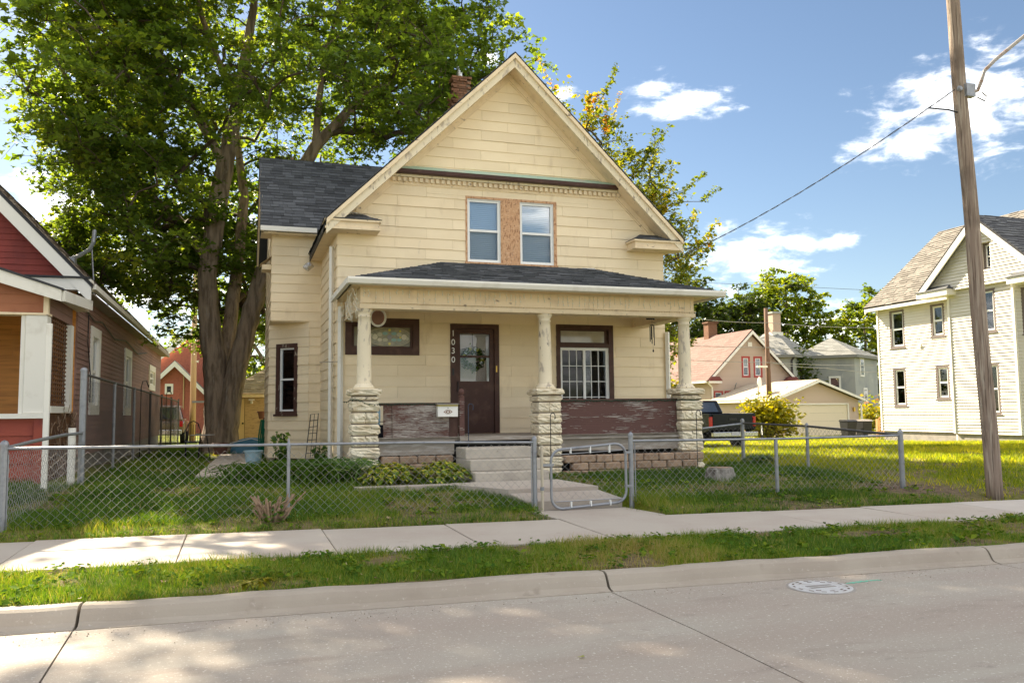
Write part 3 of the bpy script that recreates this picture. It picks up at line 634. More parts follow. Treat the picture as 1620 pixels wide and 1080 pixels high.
def make_tree(name, base, stems, att, label, lm, leaves=100, lsize=.13, spread=(.42, .42, .28), tmpl=LEAF5, seed=1, group=None, tone=None, bark=None, shoots=0.0, shootdir=None, minr=.010, rk=.021, cat='tree', rexp=.5):
    rg = np.random.default_rng(seed); t = thing(name, base, label, cat, group)
    P = []; par = []; rad = []
    for st in stems:                       # each: list of (x,y,z,r); joins at nearest existing node
        prev = -1
        for q0, q1 in zip(st[:-1], st[1:]):
            q0 = np.array(q0, float); q1 = np.array(q1, float); k = max(1, int(np.linalg.norm(q1[:3] - q0[:3]) / .6))
            for s in range(k + (1 if q1 is st[-1] else 0)):
                w = q0 + (q1 - q0) * s / k
                if prev == -1 and P:
                    prev = int(np.argmin(np.linalg.norm(np.array(P) - w[:3], axis=1)))
                P.append(w[:3]); par.append(prev); rad.append(w[3]); prev = len(P) - 1
        w = np.array(st[-1], float); P.append(w[:3]); par.append(prev); rad.append(w[3])
    ns = len(P); P = [np.array(p) for p in P]; cnt = [0] * ns; tips = []
    PA = np.zeros((ns + len(att) * 14, 3)); PA[:ns] = np.array(P); npn = ns
    dmin = np.array([np.min(np.linalg.norm(PA[:ns] - a, axis=1)) for a in att]); order = np.argsort(dmin)
    for ai in order:
        a = att[ai]; d = np.linalg.norm(PA[:npn] - a, axis=1)
        cost = d * (1 + .7 * np.clip((PA[:npn, 2] - a[2] + .25 * d) / (d + 1e-6), 0, 1)); j = int(np.argmin(cost)); L0 = d[j]
        k = int(np.clip(np.ceil(L0 / .6), 1, 10)); p0 = PA[j].copy(); prev = j; off = rg.normal(size=3) * .10 * L0
        for s in range(1, k + 1):
            w = s / k; q = p0 + (a - p0) * w + off * math.sin(math.pi * w) + np.array((0, 0, .12 * L0 * math.sin(math.pi * w)))
            PA[npn] = q; par.append(prev); rad.append(0); cnt.append(0); prev = npn; npn += 1
        tips.append(prev)
    for ti in tips:
        j = ti
        while j != -1: cnt[j] += 1; j = par[j]
    r = np.array([max(rad[i] if i < ns else 0, rk * cnt[i] ** rexp * .6) if i >= ns else rad[i] for i in range(npn)]); r = np.maximum(r, minr)
    ch = [i for i in range(npn) if par[i] >= 0]
    A = PA[[par[i] for i in ch]]; B = PA[ch]; ra = np.array([min(r[par[i]], r[i] * 1.25) if i >= ns else r[par[i]] for i in ch]); rb = r[ch]
    o = np.array(base)
    big = rb > .05
    trunk_idx = [q for q in range(len(ch)) if ch[q] < ns]; br = [q for q in range(len(ch)) if ch[q] >= ns]
    # trunk and main limbs: smooth many-sided tubes with fluting
    mb = MB(WORLD)
    for st in stems:
        pts = []; rr = []
        for q0, q1 in zip(st[:-1], st[1:]):
            k = max(2, int(np.linalg.norm(np.array(q1[:3]) - np.array(q0[:3])) / .3))
            for s in range(k): w = np.array(q0) + (np.array(q1) - np.array(q0)) * s / k; pts.append(w[:3] + rg.normal(size=3) * .012 * w[3] * 4); rr.append(w[3])
        pts.append(np.array(st[-1][:3])); rr.append(st[-1][3])
        nsd = 44 if rr[0] > .2 else 9; b0 = len(mb.v); mb.tube(pts, [float(x) for x in rr], nsd)
        for i in range(len(pts)):
            for j in range(nsd):
                v = np.array(mb.v[b0 + i * nsd + j]); c = np.array(pts[i]); th = 2 * math.pi * j / nsd
                zz = pts[i][2]; fl = 1 + .06 * math.sin(3 * th + i * .07) + .035 * math.sin(5 * th + 1.0 + i * .05) + .030 * math.sin(13 * th + 2.2 * math.sin(zz * 1.1)) + .022 * math.sin(21 * th + 2.6 * math.sin(zz * 1.9 + 1))
                mb.v[b0 + i * nsd + j] = tuple(c + (v - c) * fl)
    mb.build('trunk', bark or M_bark, t, smooth=True)
    if br:
        V, F = segs(A[br], B[br], ra[br], rb[br], 4); link('branches', np_mesh('branches', V - o, F), M_twig, t, kind='stuff')
    C = []; R = []; SA = []; SB = []; TA = []; TB = []
    for q, ti in enumerate(tips):
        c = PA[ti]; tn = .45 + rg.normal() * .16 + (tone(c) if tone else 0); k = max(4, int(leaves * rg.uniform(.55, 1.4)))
        if shoots > 0 and rg.random() < .4:
            dr = (np.array(shootdir(c)) if shootdir else c - o) + rg.normal(size=3) * .3; dr /= np.linalg.norm(dr); Ls = shoots * rg.uniform(.5, 1.3)
            w = rg.uniform(0, 1, k); pts = c + np.outer(w * Ls, dr) + rg.normal(size=(k, 3)) * .07
            SA.append(c); SB.append(c + dr * Ls)
        else:
            nt_ = int(rg.integers(5, 9)); dd = rg.normal(size=(nt_, 3)) * (1, 1, .45); dd[:, 2] += .15; dd /= np.linalg.norm(dd, axis=1, keepdims=True); LL = spread[0] * rg.uniform(1.3, 2.5, nt_)
            wi = rg.integers(0, nt_, k); u = rg.random(k) ** .7; pts = c + dd[wi] * (LL[wi] * u)[:, None] + rg.normal(size=(k, 3)) * np.array(spread) * .24; pts[:, 2] -= (u ** 2) * LL[wi] * .30
            for q_ in range(nt_): TA.append(c); TB.append(c + dd[q_] * LL[q_] * .55 - np.array((0, 0, .09 * LL[q_]))); TA.append(TB[-1]); TB.append(c + dd[q_] * LL[q_] - np.array((0, 0, .30 * LL[q_])))
        C.append(pts); R.append(np.clip(tn + rg.normal(size=k) * .14, 0, 1))
    if SA:
        V, F = segs(np.array(SA), np.array(SB), .012, .004, 3); link('shoots', np_mesh('shoots', V - o, F), M_twig, t, kind='stuff')
    if TA:
        V, F = segs(np.array(TA), np.array(TB), minr * .6, minr * .4, 3); link('twigs', np_mesh('twigs', V - o, F), M_twig, t, kind='stuff')
    C = np.concatenate(C); R = np.concatenate(R)
    link('crown', leaves_mesh('crown', C, lsize, R, tmpl, rg, o=o), lm, t, kind='stuff'); return t
def ellipsoid_pts(c, r, n, rg, shell=.55, reject=None):
    out = []
    while len(out) < n:
        d = rg.normal(size=3); d /= np.linalg.norm(d); q = rg.random() ** (1 / 3.0)
        if rg.random() < shell: q = .72 + .28 * q
        wob = 1 + .13 * math.sin(4 * d[0] + 3 * d[2] + c[0]) + .10 * math.sin(7 * d[1] + 5 * d[0]) + .07 * math.sin(11 * d[2] - 6 * d[0])
        p = np.array(c) + d * q * np.array(r) * wob
        if reject is None or not reject(p): out.append(p)
    return np.array(out)
def in_house(p):
    if p[1] < 24.8 and p[2] < 9.6 and p[0] > -1.2: return True
    if p[0] > 1.2 and p[1] < 28.8 and p[2] < 9.9 - .95 * abs(p[0] - 5.53): return True
    if p[0] < -5.5 - .35 * math.sin(p[2] * 1.3) - .12 * max(0, p[2] - 9) and p[2] < 14.5: return True
    if p[0] < -2.2 and p[2] < 5.6 and p[1] < 40: return True
    return p[2] < (3.9 if (p[0] < -1.9 or p[1] > 30.2) else 6.0)
rg = np.random.default_rng(5)
att = np.concatenate([ellipsoid_pts((1.0, 28, 12.0), (7.4, 7.0, 8.3), 950, rg, shell=.72, reject=in_house), ellipsoid_pts((-2.5, 27, 18.0), (6.0, 5.5, 3.2), 150, rg, shell=.2), ellipsoid_pts((-6.4, 26.6, 17.2), (3.6, 2.9, 2.4), 150, rg, shell=.2), ellipsoid_pts((5.6, 27.6, 13.2), (4.0, 3.6, 2.7), 130, rg, reject=in_house),
                      ellipsoid_pts((-3.9, 24.6, 11.3), (2.5, 2.6, 3.2), 120, rg, reject=in_house), ellipsoid_pts((-3.6, 28.5, 7.8), (2.6, 4.0, 2.8), 170, rg, reject=in_house), ellipsoid_pts((-.6, 31, 6.2), (3.0, 2.6, 2.2), 130, rg, reject=in_house)])
BT = (-.5, 28, .38)
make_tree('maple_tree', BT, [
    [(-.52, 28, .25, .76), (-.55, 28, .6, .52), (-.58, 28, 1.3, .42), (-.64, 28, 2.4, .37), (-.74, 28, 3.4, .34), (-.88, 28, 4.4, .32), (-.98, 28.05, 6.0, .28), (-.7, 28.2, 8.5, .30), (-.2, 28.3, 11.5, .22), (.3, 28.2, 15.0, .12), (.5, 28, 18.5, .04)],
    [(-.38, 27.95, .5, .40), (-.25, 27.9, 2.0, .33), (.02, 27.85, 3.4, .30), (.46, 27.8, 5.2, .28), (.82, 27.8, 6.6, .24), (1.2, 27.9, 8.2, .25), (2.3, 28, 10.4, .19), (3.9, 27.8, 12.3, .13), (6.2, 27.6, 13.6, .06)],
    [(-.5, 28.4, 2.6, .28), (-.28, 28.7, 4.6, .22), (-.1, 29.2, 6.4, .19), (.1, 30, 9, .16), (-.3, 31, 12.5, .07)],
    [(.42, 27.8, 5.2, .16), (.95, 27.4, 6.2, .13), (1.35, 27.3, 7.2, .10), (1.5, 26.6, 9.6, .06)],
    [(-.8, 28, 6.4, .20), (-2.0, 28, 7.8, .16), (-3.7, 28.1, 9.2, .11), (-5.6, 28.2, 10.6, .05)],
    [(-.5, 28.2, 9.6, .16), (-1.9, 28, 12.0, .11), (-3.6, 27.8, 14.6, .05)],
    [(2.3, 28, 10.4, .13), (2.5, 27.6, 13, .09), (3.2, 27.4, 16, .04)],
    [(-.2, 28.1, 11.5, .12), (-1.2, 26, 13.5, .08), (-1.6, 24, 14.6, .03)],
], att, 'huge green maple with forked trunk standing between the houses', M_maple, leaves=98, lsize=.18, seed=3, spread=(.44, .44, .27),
    tone=lambda c: .10 * (c[2] - 11) / 8 + .12 * (-(c[0]) / 8))  # leaves lighter upward and leftward: the sunny side put into their colour
# the tree whose shade falls on the left of the road stands beside the red house, out of frame
att = ellipsoid_pts((-13.4, 23.5, 14.0), (4.4, 5.5, 6.0), 330, rg)
make_tree('shade_tree', (-13.4, 23.5, .3), [[(-13.4, 23.5, .2, .45), (-13.4, 23.5, 4, .36), (-13.2, 23.6, 9, .22), (-13.2, 23.6, 18, .05)], [(-13.4, 23.5, 5, .2), (-15, 25, 11, .1)], [(-13.4, 23.5, 6, .2), (-11.5, 23, 12, .08)]],
    att, 'leafy tree beyond the red house, left of the maple', M_maple, leaves=80, lsize=.21, seed=14, tmpl=LEAF2)
# autumn tree behind the house
def atone(c): return -.08 + .30 * np.clip((14.6 - c[0]) / 3, -1, 1) * np.clip((c[2] - 8.5) / 4, 0, 1) + .16 * math.sin(c[0] * 2.3 + c[2] * 1.9) * (c[2] > 6)
def noroof(p): return p[0] < 10.4 and p[2] < 8.5
att = np.concatenate([ellipsoid_pts((13.5, 31, 10.0), (3.3, 2.8, 4.3), 250, rg, reject=noroof), ellipsoid_pts((15.5, 31, 7.8), (2.6, 2.4, 3.6), 190, rg), ellipsoid_pts((16.0, 31.5, 4.2), (1.6, 2.0, 1.9), 60, rg)])
make_tree('autumn_tree', (14.0, 31, .1), [
    [(14.0, 31, 0, .26), (13.9, 31, 2.5, .2), (13.6, 31, 6, .13), (13.2, 31, 10, .07), (13.3, 31, 13, .03)],
    [(14.0, 31, 1.2, .18), (14.8, 31, 4, .13), (15.6, 31, 7.5, .08), (16.6, 31, 10.2, .03)],
    [(13.9, 31, 2.0, .14), (12.9, 30.6, 6, .09), (12.0, 30.6, 10.5, .03)]],
    att, 'sparse tree turning orange behind the roof of the yellow house', M_autumn, leaves=60, lsize=.155, tmpl=LEAF2, seed=8, spread=(.36, .36, .3), tone=atone, shoots=1.35,
    shootdir=lambda c: (.35 * (c[0] - 13.6), .2 * (c[1] - 31), 1.3), minr=.008)
def bgtree(name, x, y, h, r, label, lm, n=190, lv=100, ls=.46, seed=1, z0=-.5, low=.25, group='trees along the back of the block'):
    rgl = np.random.default_rng(seed)
    a = ellipsoid_pts((x, y, z0 + h * (.5 + low / 2)), (r, r * .8, h * (.5 - low / 2)), n, rgl, shell=.6)
    make_tree(name, (x, y, z0), [[(x, y, z0, .35), (x, y, z0 + h * .3, .28), (x + .3, y, z0 + h * .65, .15), (x + .2, y, z0 + h * .92, .05)], [(x, y, z0 + h * .3, .2), (x - r * .5, y, z0 + h * .6, .08)], [(x, y, z0 + h * .3, .2), (x + r * .5, y, z0 + h * .6, .08)]],
        a, label, lm, leaves=lv, lsize=ls, spread=(.8, .8, .5), tmpl=LEAF2, seed=seed, group=group, minr=.03, rk=.03)
bgtree('background_tree', 51.5, 90, 18.3, 5.5, 'dark green tree behind the chimney of the pinkish house', M_dkleaf, seed=31, low=.1)
bgtree('background_tree', 60.0, 92, 17.0, 4.8, 'dark leafy tree right of the orange tree, behind the brown pole', M_dkleaf, seed=32, low=.1)
bgtree('background_tree', 69.5, 95, 20.3, 6.2, 'tall bright green tree behind the grey house chimney', M_bgleaf, n=190, seed=33, low=.15)
bgtree('background_tree', 79.5, 92, 16.8, 5.6, 'bright green tree beside the tan gable of the white house', M_bgleaf, n=190, seed=34, low=.2)
bgtree('background_tree', 3.0, 62, 12.5, 4.6, 'sunlit green tree behind the small shed', M_bgleaf, n=160, seed=35, low=.05, ls=.3)
bgtree('background_tree', -2.8, 84, 10.5, 3.5, 'green tree showing above the red brick gable', M_bgleaf, n=80, seed=36, low=.1, ls=.3)

def weeds(name, X0, X1, Y0, Y1, n, size, label, seed, keep, mt):
    rg = np.random.default_rng(seed); cx = rg.uniform(X0, X1, n // 14); cy = rg.uniform(Y0, Y1, n // 14)
    x = np.repeat(cx, 14) + rg.normal(size=(n // 14) * 14) * .05; y = np.repeat(cy, 14) + rg.normal(size=(n // 14) * 14) * .05
    ok = (~excluded(x, y)) & keep(x, y); x, y = x[ok], y[ok]; z = gz(x, y) + rg.uniform(.02, .07, len(x))
    rec(link(name, leaves_mesh(name, np.stack([x, y, z], 1), size, rg.random(len(x)), LEAF2, rg, up=1.2), mt, kind='stuff'), label, 'weeds')
weeds('verge_weeds', -4.5, 14, 6.6, 9.1, 9000, .05, 'small broad-leaved weeds scattered through the kerb strip grass', 61, lambda x, y: y < nearY(x), M_weed)
weeds('yard_weeds', -3.2, 10.4, 9.8, 15, 9000, .055, 'small broad-leaved weeds scattered in the front yard', 62, lambda x, y: y > farY(x), M_weed)
rgf = np.random.default_rng(71); fx = rgf.uniform(-4, 13, 420); fy = rgf.uniform(6.9, 15, 420); ok = ~((fy > nearY(fx)) & (fy < farY(fx))) & (fy > kerbY(fx)); fx, fy = fx[ok], fy[ok]
M_deadleaf = leafmat('dry_leaf', [(0, (.16, .09, .045)), (.6, (.30, .19, .10)), (1, (.45, .36, .22))], trans=.2, tcol=1.0)
rec(link('dry_leaf_litter', leaves_mesh('dry_leaf_litter', np.stack([fx, fy, gz(fx, fy) + .03], 1), .06, rgf.random(len(fx)), LEAF5, rgf, up=2.5), M_deadleaf, kind='stuff'), 'scattered dry brown leaves and litter on the grass', 'leaf litter')

# grit gathered along the gutter
rgg = np.random.default_rng(81); n_ = 700; px = rgg.uniform(-4, 13, n_); py = kerbY(px) - .29 - np.abs(rgg.normal(size=n_)) * .22; pr = rgg.uniform(.002, .0055, n_)
P_ = np.stack([px, py, pr * .5], 1); d_ = rgg.normal(size=(n_, 3)); d_ /= np.linalg.norm(d_, axis=1, keepdims=True)
V_, F_ = segs(P_ - d_ * pr[:, None], P_ + d_ * pr[:, None], pr, pr * .6, 4)
M_grit = mat('road_grit', (.33, .275, .22), [((.5, .46, .4), 20, .5, .6, ONE)], rough=.9)
rec(link('gutter_grit', np_mesh('gutter_grit', V_, F_), M_grit, kind='stuff'), 'loose grit and specks lying along the gutter', 'grit')
# ------------------------------------------------------------------ building helpers
def window(F, parent, a0, a1, z0, z1, tw=.1, trim=None, sash=None, sw=.05, style='hung', sill=True, glass=None, inside='dark', proud=.03, lower=None, grid=None, room=.5, name='window'):
    trim = trim or M_brown; sash = sash or M_vinyl; glass = glass or M_glass
    i0, i1, j0, j1 = a0 + tw, a1 - tw, z0 + tw, z1 - tw
    m = MB(F)
    m.box(a0, i0, -.07, proud, z0, z1); m.box(i1, a1, -.07, proud, z0, z1); m.box(i0, i1, -.07, proud - .002, j1, z1); m.box(i0, i1, -.07, proud - .002, z0, j0)
    if sill: m.box(a0 - .03, a1 + .03, proud + .001, proud + .04, z0 - .02, z0 + .03)
    w = m.build(name, trim, parent)
    s = MB(F); b0, b1 = -.065, -.015
    s.box(i0, i0 + sw, b0, b1, j0, j1); s.box(i1 - sw, i1, b0, b1, j0, j1); s.box(i0 + sw, i1 - sw, b0, b1 - .001, j1 - sw, j1); s.box(i0 + sw, i1 - sw, b0, b1 - .001, j0, j0 + sw)
    zm = (j0 + j1) / 2; am = (i0 + i1) / 2
    if style == 'hung': s.box(i0 + sw, i1 - sw, b0 + .002, b1 + .008, zm - sw * .55, zm + sw * .55)
    if style == 'slide': s.box(am - sw * .6, am + sw * .6, b0 + .002, b1 + .008, j0 + sw, j1 - sw)
    if grid:
        gx_, gz_ = grid
        for half in ((i0 + sw, am), (am, i1 - sw)) if style == 'slide' else ((i0 + sw, i1 - sw),):
            for k in range(1, gx_): x = half[0] + (half[1] - half[0]) * k / gx_; s.box(x - .007, x + .007, b0 + .012, b0 + .032, j0 + sw, j1 - sw)
        for k in range(1, gz_): z = j0 + sw + (j1 - j0 - 2 * sw) * k / gz_; s.box(i0 + sw, i1 - sw, b0 + .013, b0 + .031, z - .007, z + .007)
    s.build('sash', sash, w)
    def pane(x0, x1, y0, y1, mt): MB(F).box(x0, x1, b0 + .014, b0 + .018, y0, y1).build('pane', mt, w)
    if style == 'hung':
        pane(i0 + sw * .9, i1 - sw * .9, zm, j1 - sw * .9, glass); pane(i0 + sw * .9, i1 - sw * .9, j0 + sw * .9, zm - .001, lower or glass)
    elif style == 'slide':
        pane(i0 + sw * .9, am, j0 + sw * .9, j1 - sw * .9, lower or glass); pane(am + .001, i1 - sw * .9, j0 + sw * .9, j1 - sw * .9, glass)
    else: pane(i0 + sw * .9, i1 - sw * .9, j0 + sw * .9, j1 - sw * .9, glass)
    if inside == 'blind':
        bl = MB(F); z = j0 + .02
        while z < j1 - .02:
            bl.add([(i0 + .03, -.112, z), (i1 - .03, -.112, z), (i1 - .03, -.132, z + .030), (i0 + .03, -.132, z + .030)], [(0, 1, 2, 3)]); z += .042
        bl.box(i0 + .02, i1 - .02, -.16, -.15, j0, j1); bl.build('blind', M_blind, w, kind='stuff')
    elif inside == 'curtain':
        c = MB(F); n = 16; zt = j1
        for lo, hi in ((i0, i0 + (i1 - i0) * .33), (i1 - (i1 - i0) * .33, i1)):
            for k in range(n):
                x0 = lo + (hi - lo) * k / n; x1 = lo + (hi - lo) * (k + 1) / n
                y0 = -.16 + .02 * math.sin(k * 1.6); y1 = -.16 + .02 * math.sin((k + 1) * 1.6)
                c.add([(x0, y0, j0), (x1, y1, j0), (x1, y1, zt), (x0, y0, zt)], [(0, 1, 2, 3)])
        c.build('curtain', M_curtain, w)
    elif inside == 'half':
        MB(F).box(i0 + .02, i1 - .02, -.13, -.12, zm - .05, j1).build('roller_shade', M_curtain, w)
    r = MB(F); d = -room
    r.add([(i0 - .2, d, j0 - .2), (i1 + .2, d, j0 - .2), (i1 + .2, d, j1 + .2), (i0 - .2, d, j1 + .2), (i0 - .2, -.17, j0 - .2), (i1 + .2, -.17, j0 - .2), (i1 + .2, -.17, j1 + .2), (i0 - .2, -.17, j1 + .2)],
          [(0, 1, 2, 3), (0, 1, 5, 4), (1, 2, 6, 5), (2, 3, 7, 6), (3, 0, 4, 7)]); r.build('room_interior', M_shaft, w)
    return (a0 + .01, a1 - .01, z0 + .01, z1 - .01)
def rock_block(seed, w, d, h):
    """rock-faced block, unit mesh centred on its base"""
    bm = bmesh.new(); bmesh.ops.create_cube(bm, size=1.0); bmesh.ops.subdivide_edges(bm, edges=bm.edges[:], cuts=5, use_grid_fill=True)
    rg = random.Random(seed)
    for v in bm.verts:
        x, y, z = v.co; e = max(abs(x), abs(y)); k = (0.5 - abs(z)) * 2
        out = (.028 if abs(z) < .49 else -.004) * (e > .49) * (1 if min(abs(x), abs(y)) < .49 else .4)
        n = rg.uniform(-.017, .019) * (e > .49) * (abs(z) < .49)
        f = 1 + (out + n) / .225
        v.co = Vector((x * w * f, y * d * f, (z + .5) * h))
    me = bpy.data.meshes.new('block'); bm.to_mesh(me); bm.free(); return me
def downspout(parent, pts, w=.06, mt=None):
    m = MB()
    for p, q in zip(pts[:-1], pts[1:]): m.tube([p, q], w * .62, 4)
    m.build('downspout', mt or M_white, parent)

# ------------------------------------------------------------------ the yellow house
H = thing('yellow_house', (5.53, 17, .45), 'cream yellow two-storey gabled house with front porch and peeling brown trim', 'house')
FW = front(17.0); X0, X1, XR, ZR, SL = 1.87, 9.2, 5.53, 9.256, .9735
def roofz(x): return ZR - SL * abs(x - XR)
holes = []
# upper double window
bx = MB(FW)
bx.box(4.535, 4.575, -.06, .022, 4.76, 6.175); bx.box(6.53, 6.6, -.06, .022, 4.76, 6.175); bx.box(4.575, 6.53, -.06, .020, 6.125, 6.175)
uw = bx.build('window_surround', M_osb, H)
MB(FW).box(5.314, 5.752, -.06, .021, 4.76, 6.125).build('chipboard_panel', M_osb, uw)
MB(FW).box(4.52, 6.615, -.06, .05, 4.69, 4.757).build('sill', M_osb, uw)
holes.append((4.54, 6.595, 4.70, 6.17))
window(FW, H, 4.577, 5.311, 4.765, 6.12, tw=.012, trim=M_vinyl, sw=.045, inside='blind', sill=False, proud=.01, glass=glassmat('sky_glass', refl=.08), lower=M_screen2)
window(FW, H, 5.755, 6.527, 4.765, 6.12, tw=.012, trim=M_vinyl, sw=.045, inside='blind', sill=False, proud=.01, glass=MATS['sky_glass'], lower=M_screen2)
# stained glass window
window(FW, H, 2.03, 3.535, 2.766, 3.514, tw=.13, trim=M_brown, sash=M_brown, sw=.05, style='fixed', sill=False, glass=mat('amber_leaded_glass', (.20, .17, .09), [((.11, .11, .07), 6, .4, .7, ONE)], rough=.25, spec=.5), name='leaded_window', proud=.035)
lw = [o for o in H.children if o.name.startswith('leaded_window')][0]
cx, cz, ry_ = 2.93, 3.14, -.038
def ell_ring(a, b, t, n=40):
    m = MB(FW)
    for k in range(n):
        t0, t1 = 2 * math.pi * k / n, 2 * math.pi * (k + 1) / n
        m.add([(cx + a * math.cos(t0), ry_, cz + b * math.sin(t0)), (cx + a * math.cos(t1), ry_, cz + b * math.sin(t1)), (cx + (a - t) * math.cos(t1), ry_, cz + (b - t) * math.sin(t1)), (cx + (a - t) * math.cos(t0), ry_, cz + (b - t) * math.sin(t0))], [(0, 1, 2, 3)])
    return m
ell_ring(.46, .205, .016).build('lead_came', mat('lead_came', (.33, .29, .17), rough=.4), lw)
gm = [mat('gem_%s' % n, c, rough=.2, spec=.5) for n, c in (('pale', (.42, .40, .26)), ('teal', (.20, .34, .28)), ('yellow', (.60, .50, .06)), ('smoke', (.24, .22, .20)), ('cream', (.55, .50, .33)))]
MB(FW).prism([(cx + .445 * math.cos(t), cz + .19 * math.sin(t)) for t in np.linspace(0, 2 * math.pi, 36, endpoint=False)], ry_ - .006, ry_ - .004).build('oval_glass', mat('oval_glass', (.30, .27, .15), [((.20, .19, .11), 9, .4, .65, ONE)], rough=.2, spec=.5), lw)
for k, (dx, dz, s, g, e) in enumerate([(0, 0, .05, 3, 1), (.09, .07, .06, 1, .6), (-.09, .07, .06, 1, .6), (.09, -.06, .06, 1, .6), (-.09, -.06, .06, 0, .6), (.2, .05, .055, 0, .8), (-.2, .05, .055, 0, .8), (.2, -.06, .05, 1, .7), (-.2, -.06, .05, 4, .7), (.30, 0, .06, 4, 1), (-.30, 0, .06, 4, 1), (0, .14, .028, 2, 1), (0, -.14, .028, 2, 1), (.22, .12, .022, 2, 1), (.22, -.01, .02, 2, 1), (-.36, .03, .03, 0, 1.2), (.37, -.03, .03, 0, 1.2)]):
    MB(FW).prism([(cx + dx + s * math.cos(t), cz + dz + s * e * math.sin(t)) for t in np.linspace(0, 2 * math.pi, 8, endpoint=False)], ry_ - .003, ry_ + .003).build('glass_piece', gm[g], lw)
holes.append((2.04, 3.525, 2.776, 3.504))
# right-hand window: transom over sliding window
m = MB(FW); m.box(6.55, 6.64, -.07, .035, 1.5, 3.474); m.box(7.79, 7.90, -.07, .035, 1.5, 3.474); m.box(6.64, 7.79, -.07, .033, 3.37, 3.474); m.box(6.64, 7.79, -.07, .032, 2.975, 3.06)
rw = m.build('window_frame', M_brown, H)
MB(FW).box(6.64, 7.79, -.05, -.02, 3.06, 3.37).build('transom_frame', M_brown, rw)
MB(FW).box(6.67, 7.70, -.018, -.014, 3.09, 3.34).build('pane', mat('hazy_transom_glass', (.40, .36, .28), [((.30, .28, .23), 3, .4, .65, ONE)], rough=.08, spec=.6), rw)
window(FW, H, 6.64, 7.79, 1.5, 2.972, tw=.012, trim=M_vinyl, sw=.045, style='slide', sill=False, proud=.012, lower=M_screen, glass=M_glass, grid=(3, 4), inside='dark', name='sliding_window', room=.9)
holes.append((6.56, 7.89, 1.5, 3.464))
# door
m = MB(FW); m.box(4.192, 4.30, -.08, .04, 1.152, 3.435); m.box(5.145, 5.248, -.08, .04, 1.152, 3.435); m.box(4.30, 5.145, -.08, .038, 3.335, 3.435)
df = m.build('door_frame', M_brown, H)
holes.append((4.20, 5.24, 1.15, 3.425))
m = MB(FW); m.box(4.305, 4.405, -.05, .005, 1.16, 3.33); m.box(5.05, 5.14, -.05, .005, 1.16, 3.33); m.box(4.405, 5.05, -.05, .004, 3.235, 3.33); m.box(4.405, 5.05, -.05, .004, 1.16, 2.235); m.box(4.405, 5.05, -.045, .008, 2.735, 2.775)
sd = m.build('storm_door', M_brown, H)
MB(FW).box(4.405, 5.05, -.03, -.026, 2.775, 3.235).build('pane', M_glass, sd); MB(FW).box(4.405, 5.05, -.03, -.026, 2.235, 2.735).build('pane', M_screen2, sd)
m = MB(FW); m.tube([(4.345, .005, 2.02), (4.345, .045, 2.04), (4.345, .045, 2.2), (4.345, .005, 2.22)], .011, 6); m.build('handle', M_iron, sd)
m = MB(FW); m.box(4.44, 5.02, .005, .012, 1.22, 1.30); m.build('kick_plate', M_brown, sd)
MB(FW).box(4.30, 5.145, -.16, -.12, 1.16, 3.33).build('inner_door', M_tan, H)
MB(FW).box(4.18, 5.26, -.08, .10, 1.12, 1.151).build('threshold', M_osb, H)
MB(FW).box(5.172, 5.20, .041, .046, 2.43, 2.56).build('brass_plate', M_gold, df); MB(FW).box(4.225, 4.265, .041, .055, 2.36, 2.50).build('doorbell', M_iron, df)
for ch_, z in (('1', 3.215), ('0', 3.03), ('3', 2.85), ('0', 2.665)):
    me = text_mesh(ch_, .175, .004); o = link('house_number', me, M_vinyl, df)
    o.location = Vector((4.246, 17 - .047, z - .04)) - origin_of(df); o.rotation_euler = (R_(90), 0, 0)
# wreath behind the storm glass
wr = thing('wreath', (4.70, 17.07, 2.72), 'small green wreath with white and yellow flowers on the front door', 'wreath')
rgw = np.random.default_rng(4); C = []
for k in range(420):
    t = rgw.uniform(0, 2 * math.pi); r = .20 + rgw.normal() * .035; C.append((4.70 + r * math.cos(t), 17.075 + rgw.normal() * .02, 2.72 + r * math.sin(t)))
link('greenery', leaves_mesh('greenery', np.array(C), .075, rgw.random(len(C)), LEAF2, rgw, o=(4.70, 17.07, 2.72)), M_lily, wr, kind='stuff')
for k, (t, c) in enumerate(((2.2, 4), (1.9, 2), (2.5, 4), (1.3, 4), (1.1, 2), (.1, 4), (-.2, 2), (-.5, 4), (2.9, 2))):
    c0 = (4.70 + .2 * math.cos(t), 17.045, 2.72 + .2 * math.sin(t)); m = MB()
    for p in range(5):
        q = p * 2 * math.pi / 5 + t; m.lathe((c0[0] + .022 * math.cos(q), c0[1], c0[2] + .022 * math.sin(q)), [(.0, -.004), (.018, 0), (.0, .006)], 6, axis='y')
    m.build('flower', M_mail if c == 4 else gm[2], wr)
MB().box(4.692, 4.708, 17.10, 17.105, 2.93, 3.30).build('ribbon', M_brown, wr)
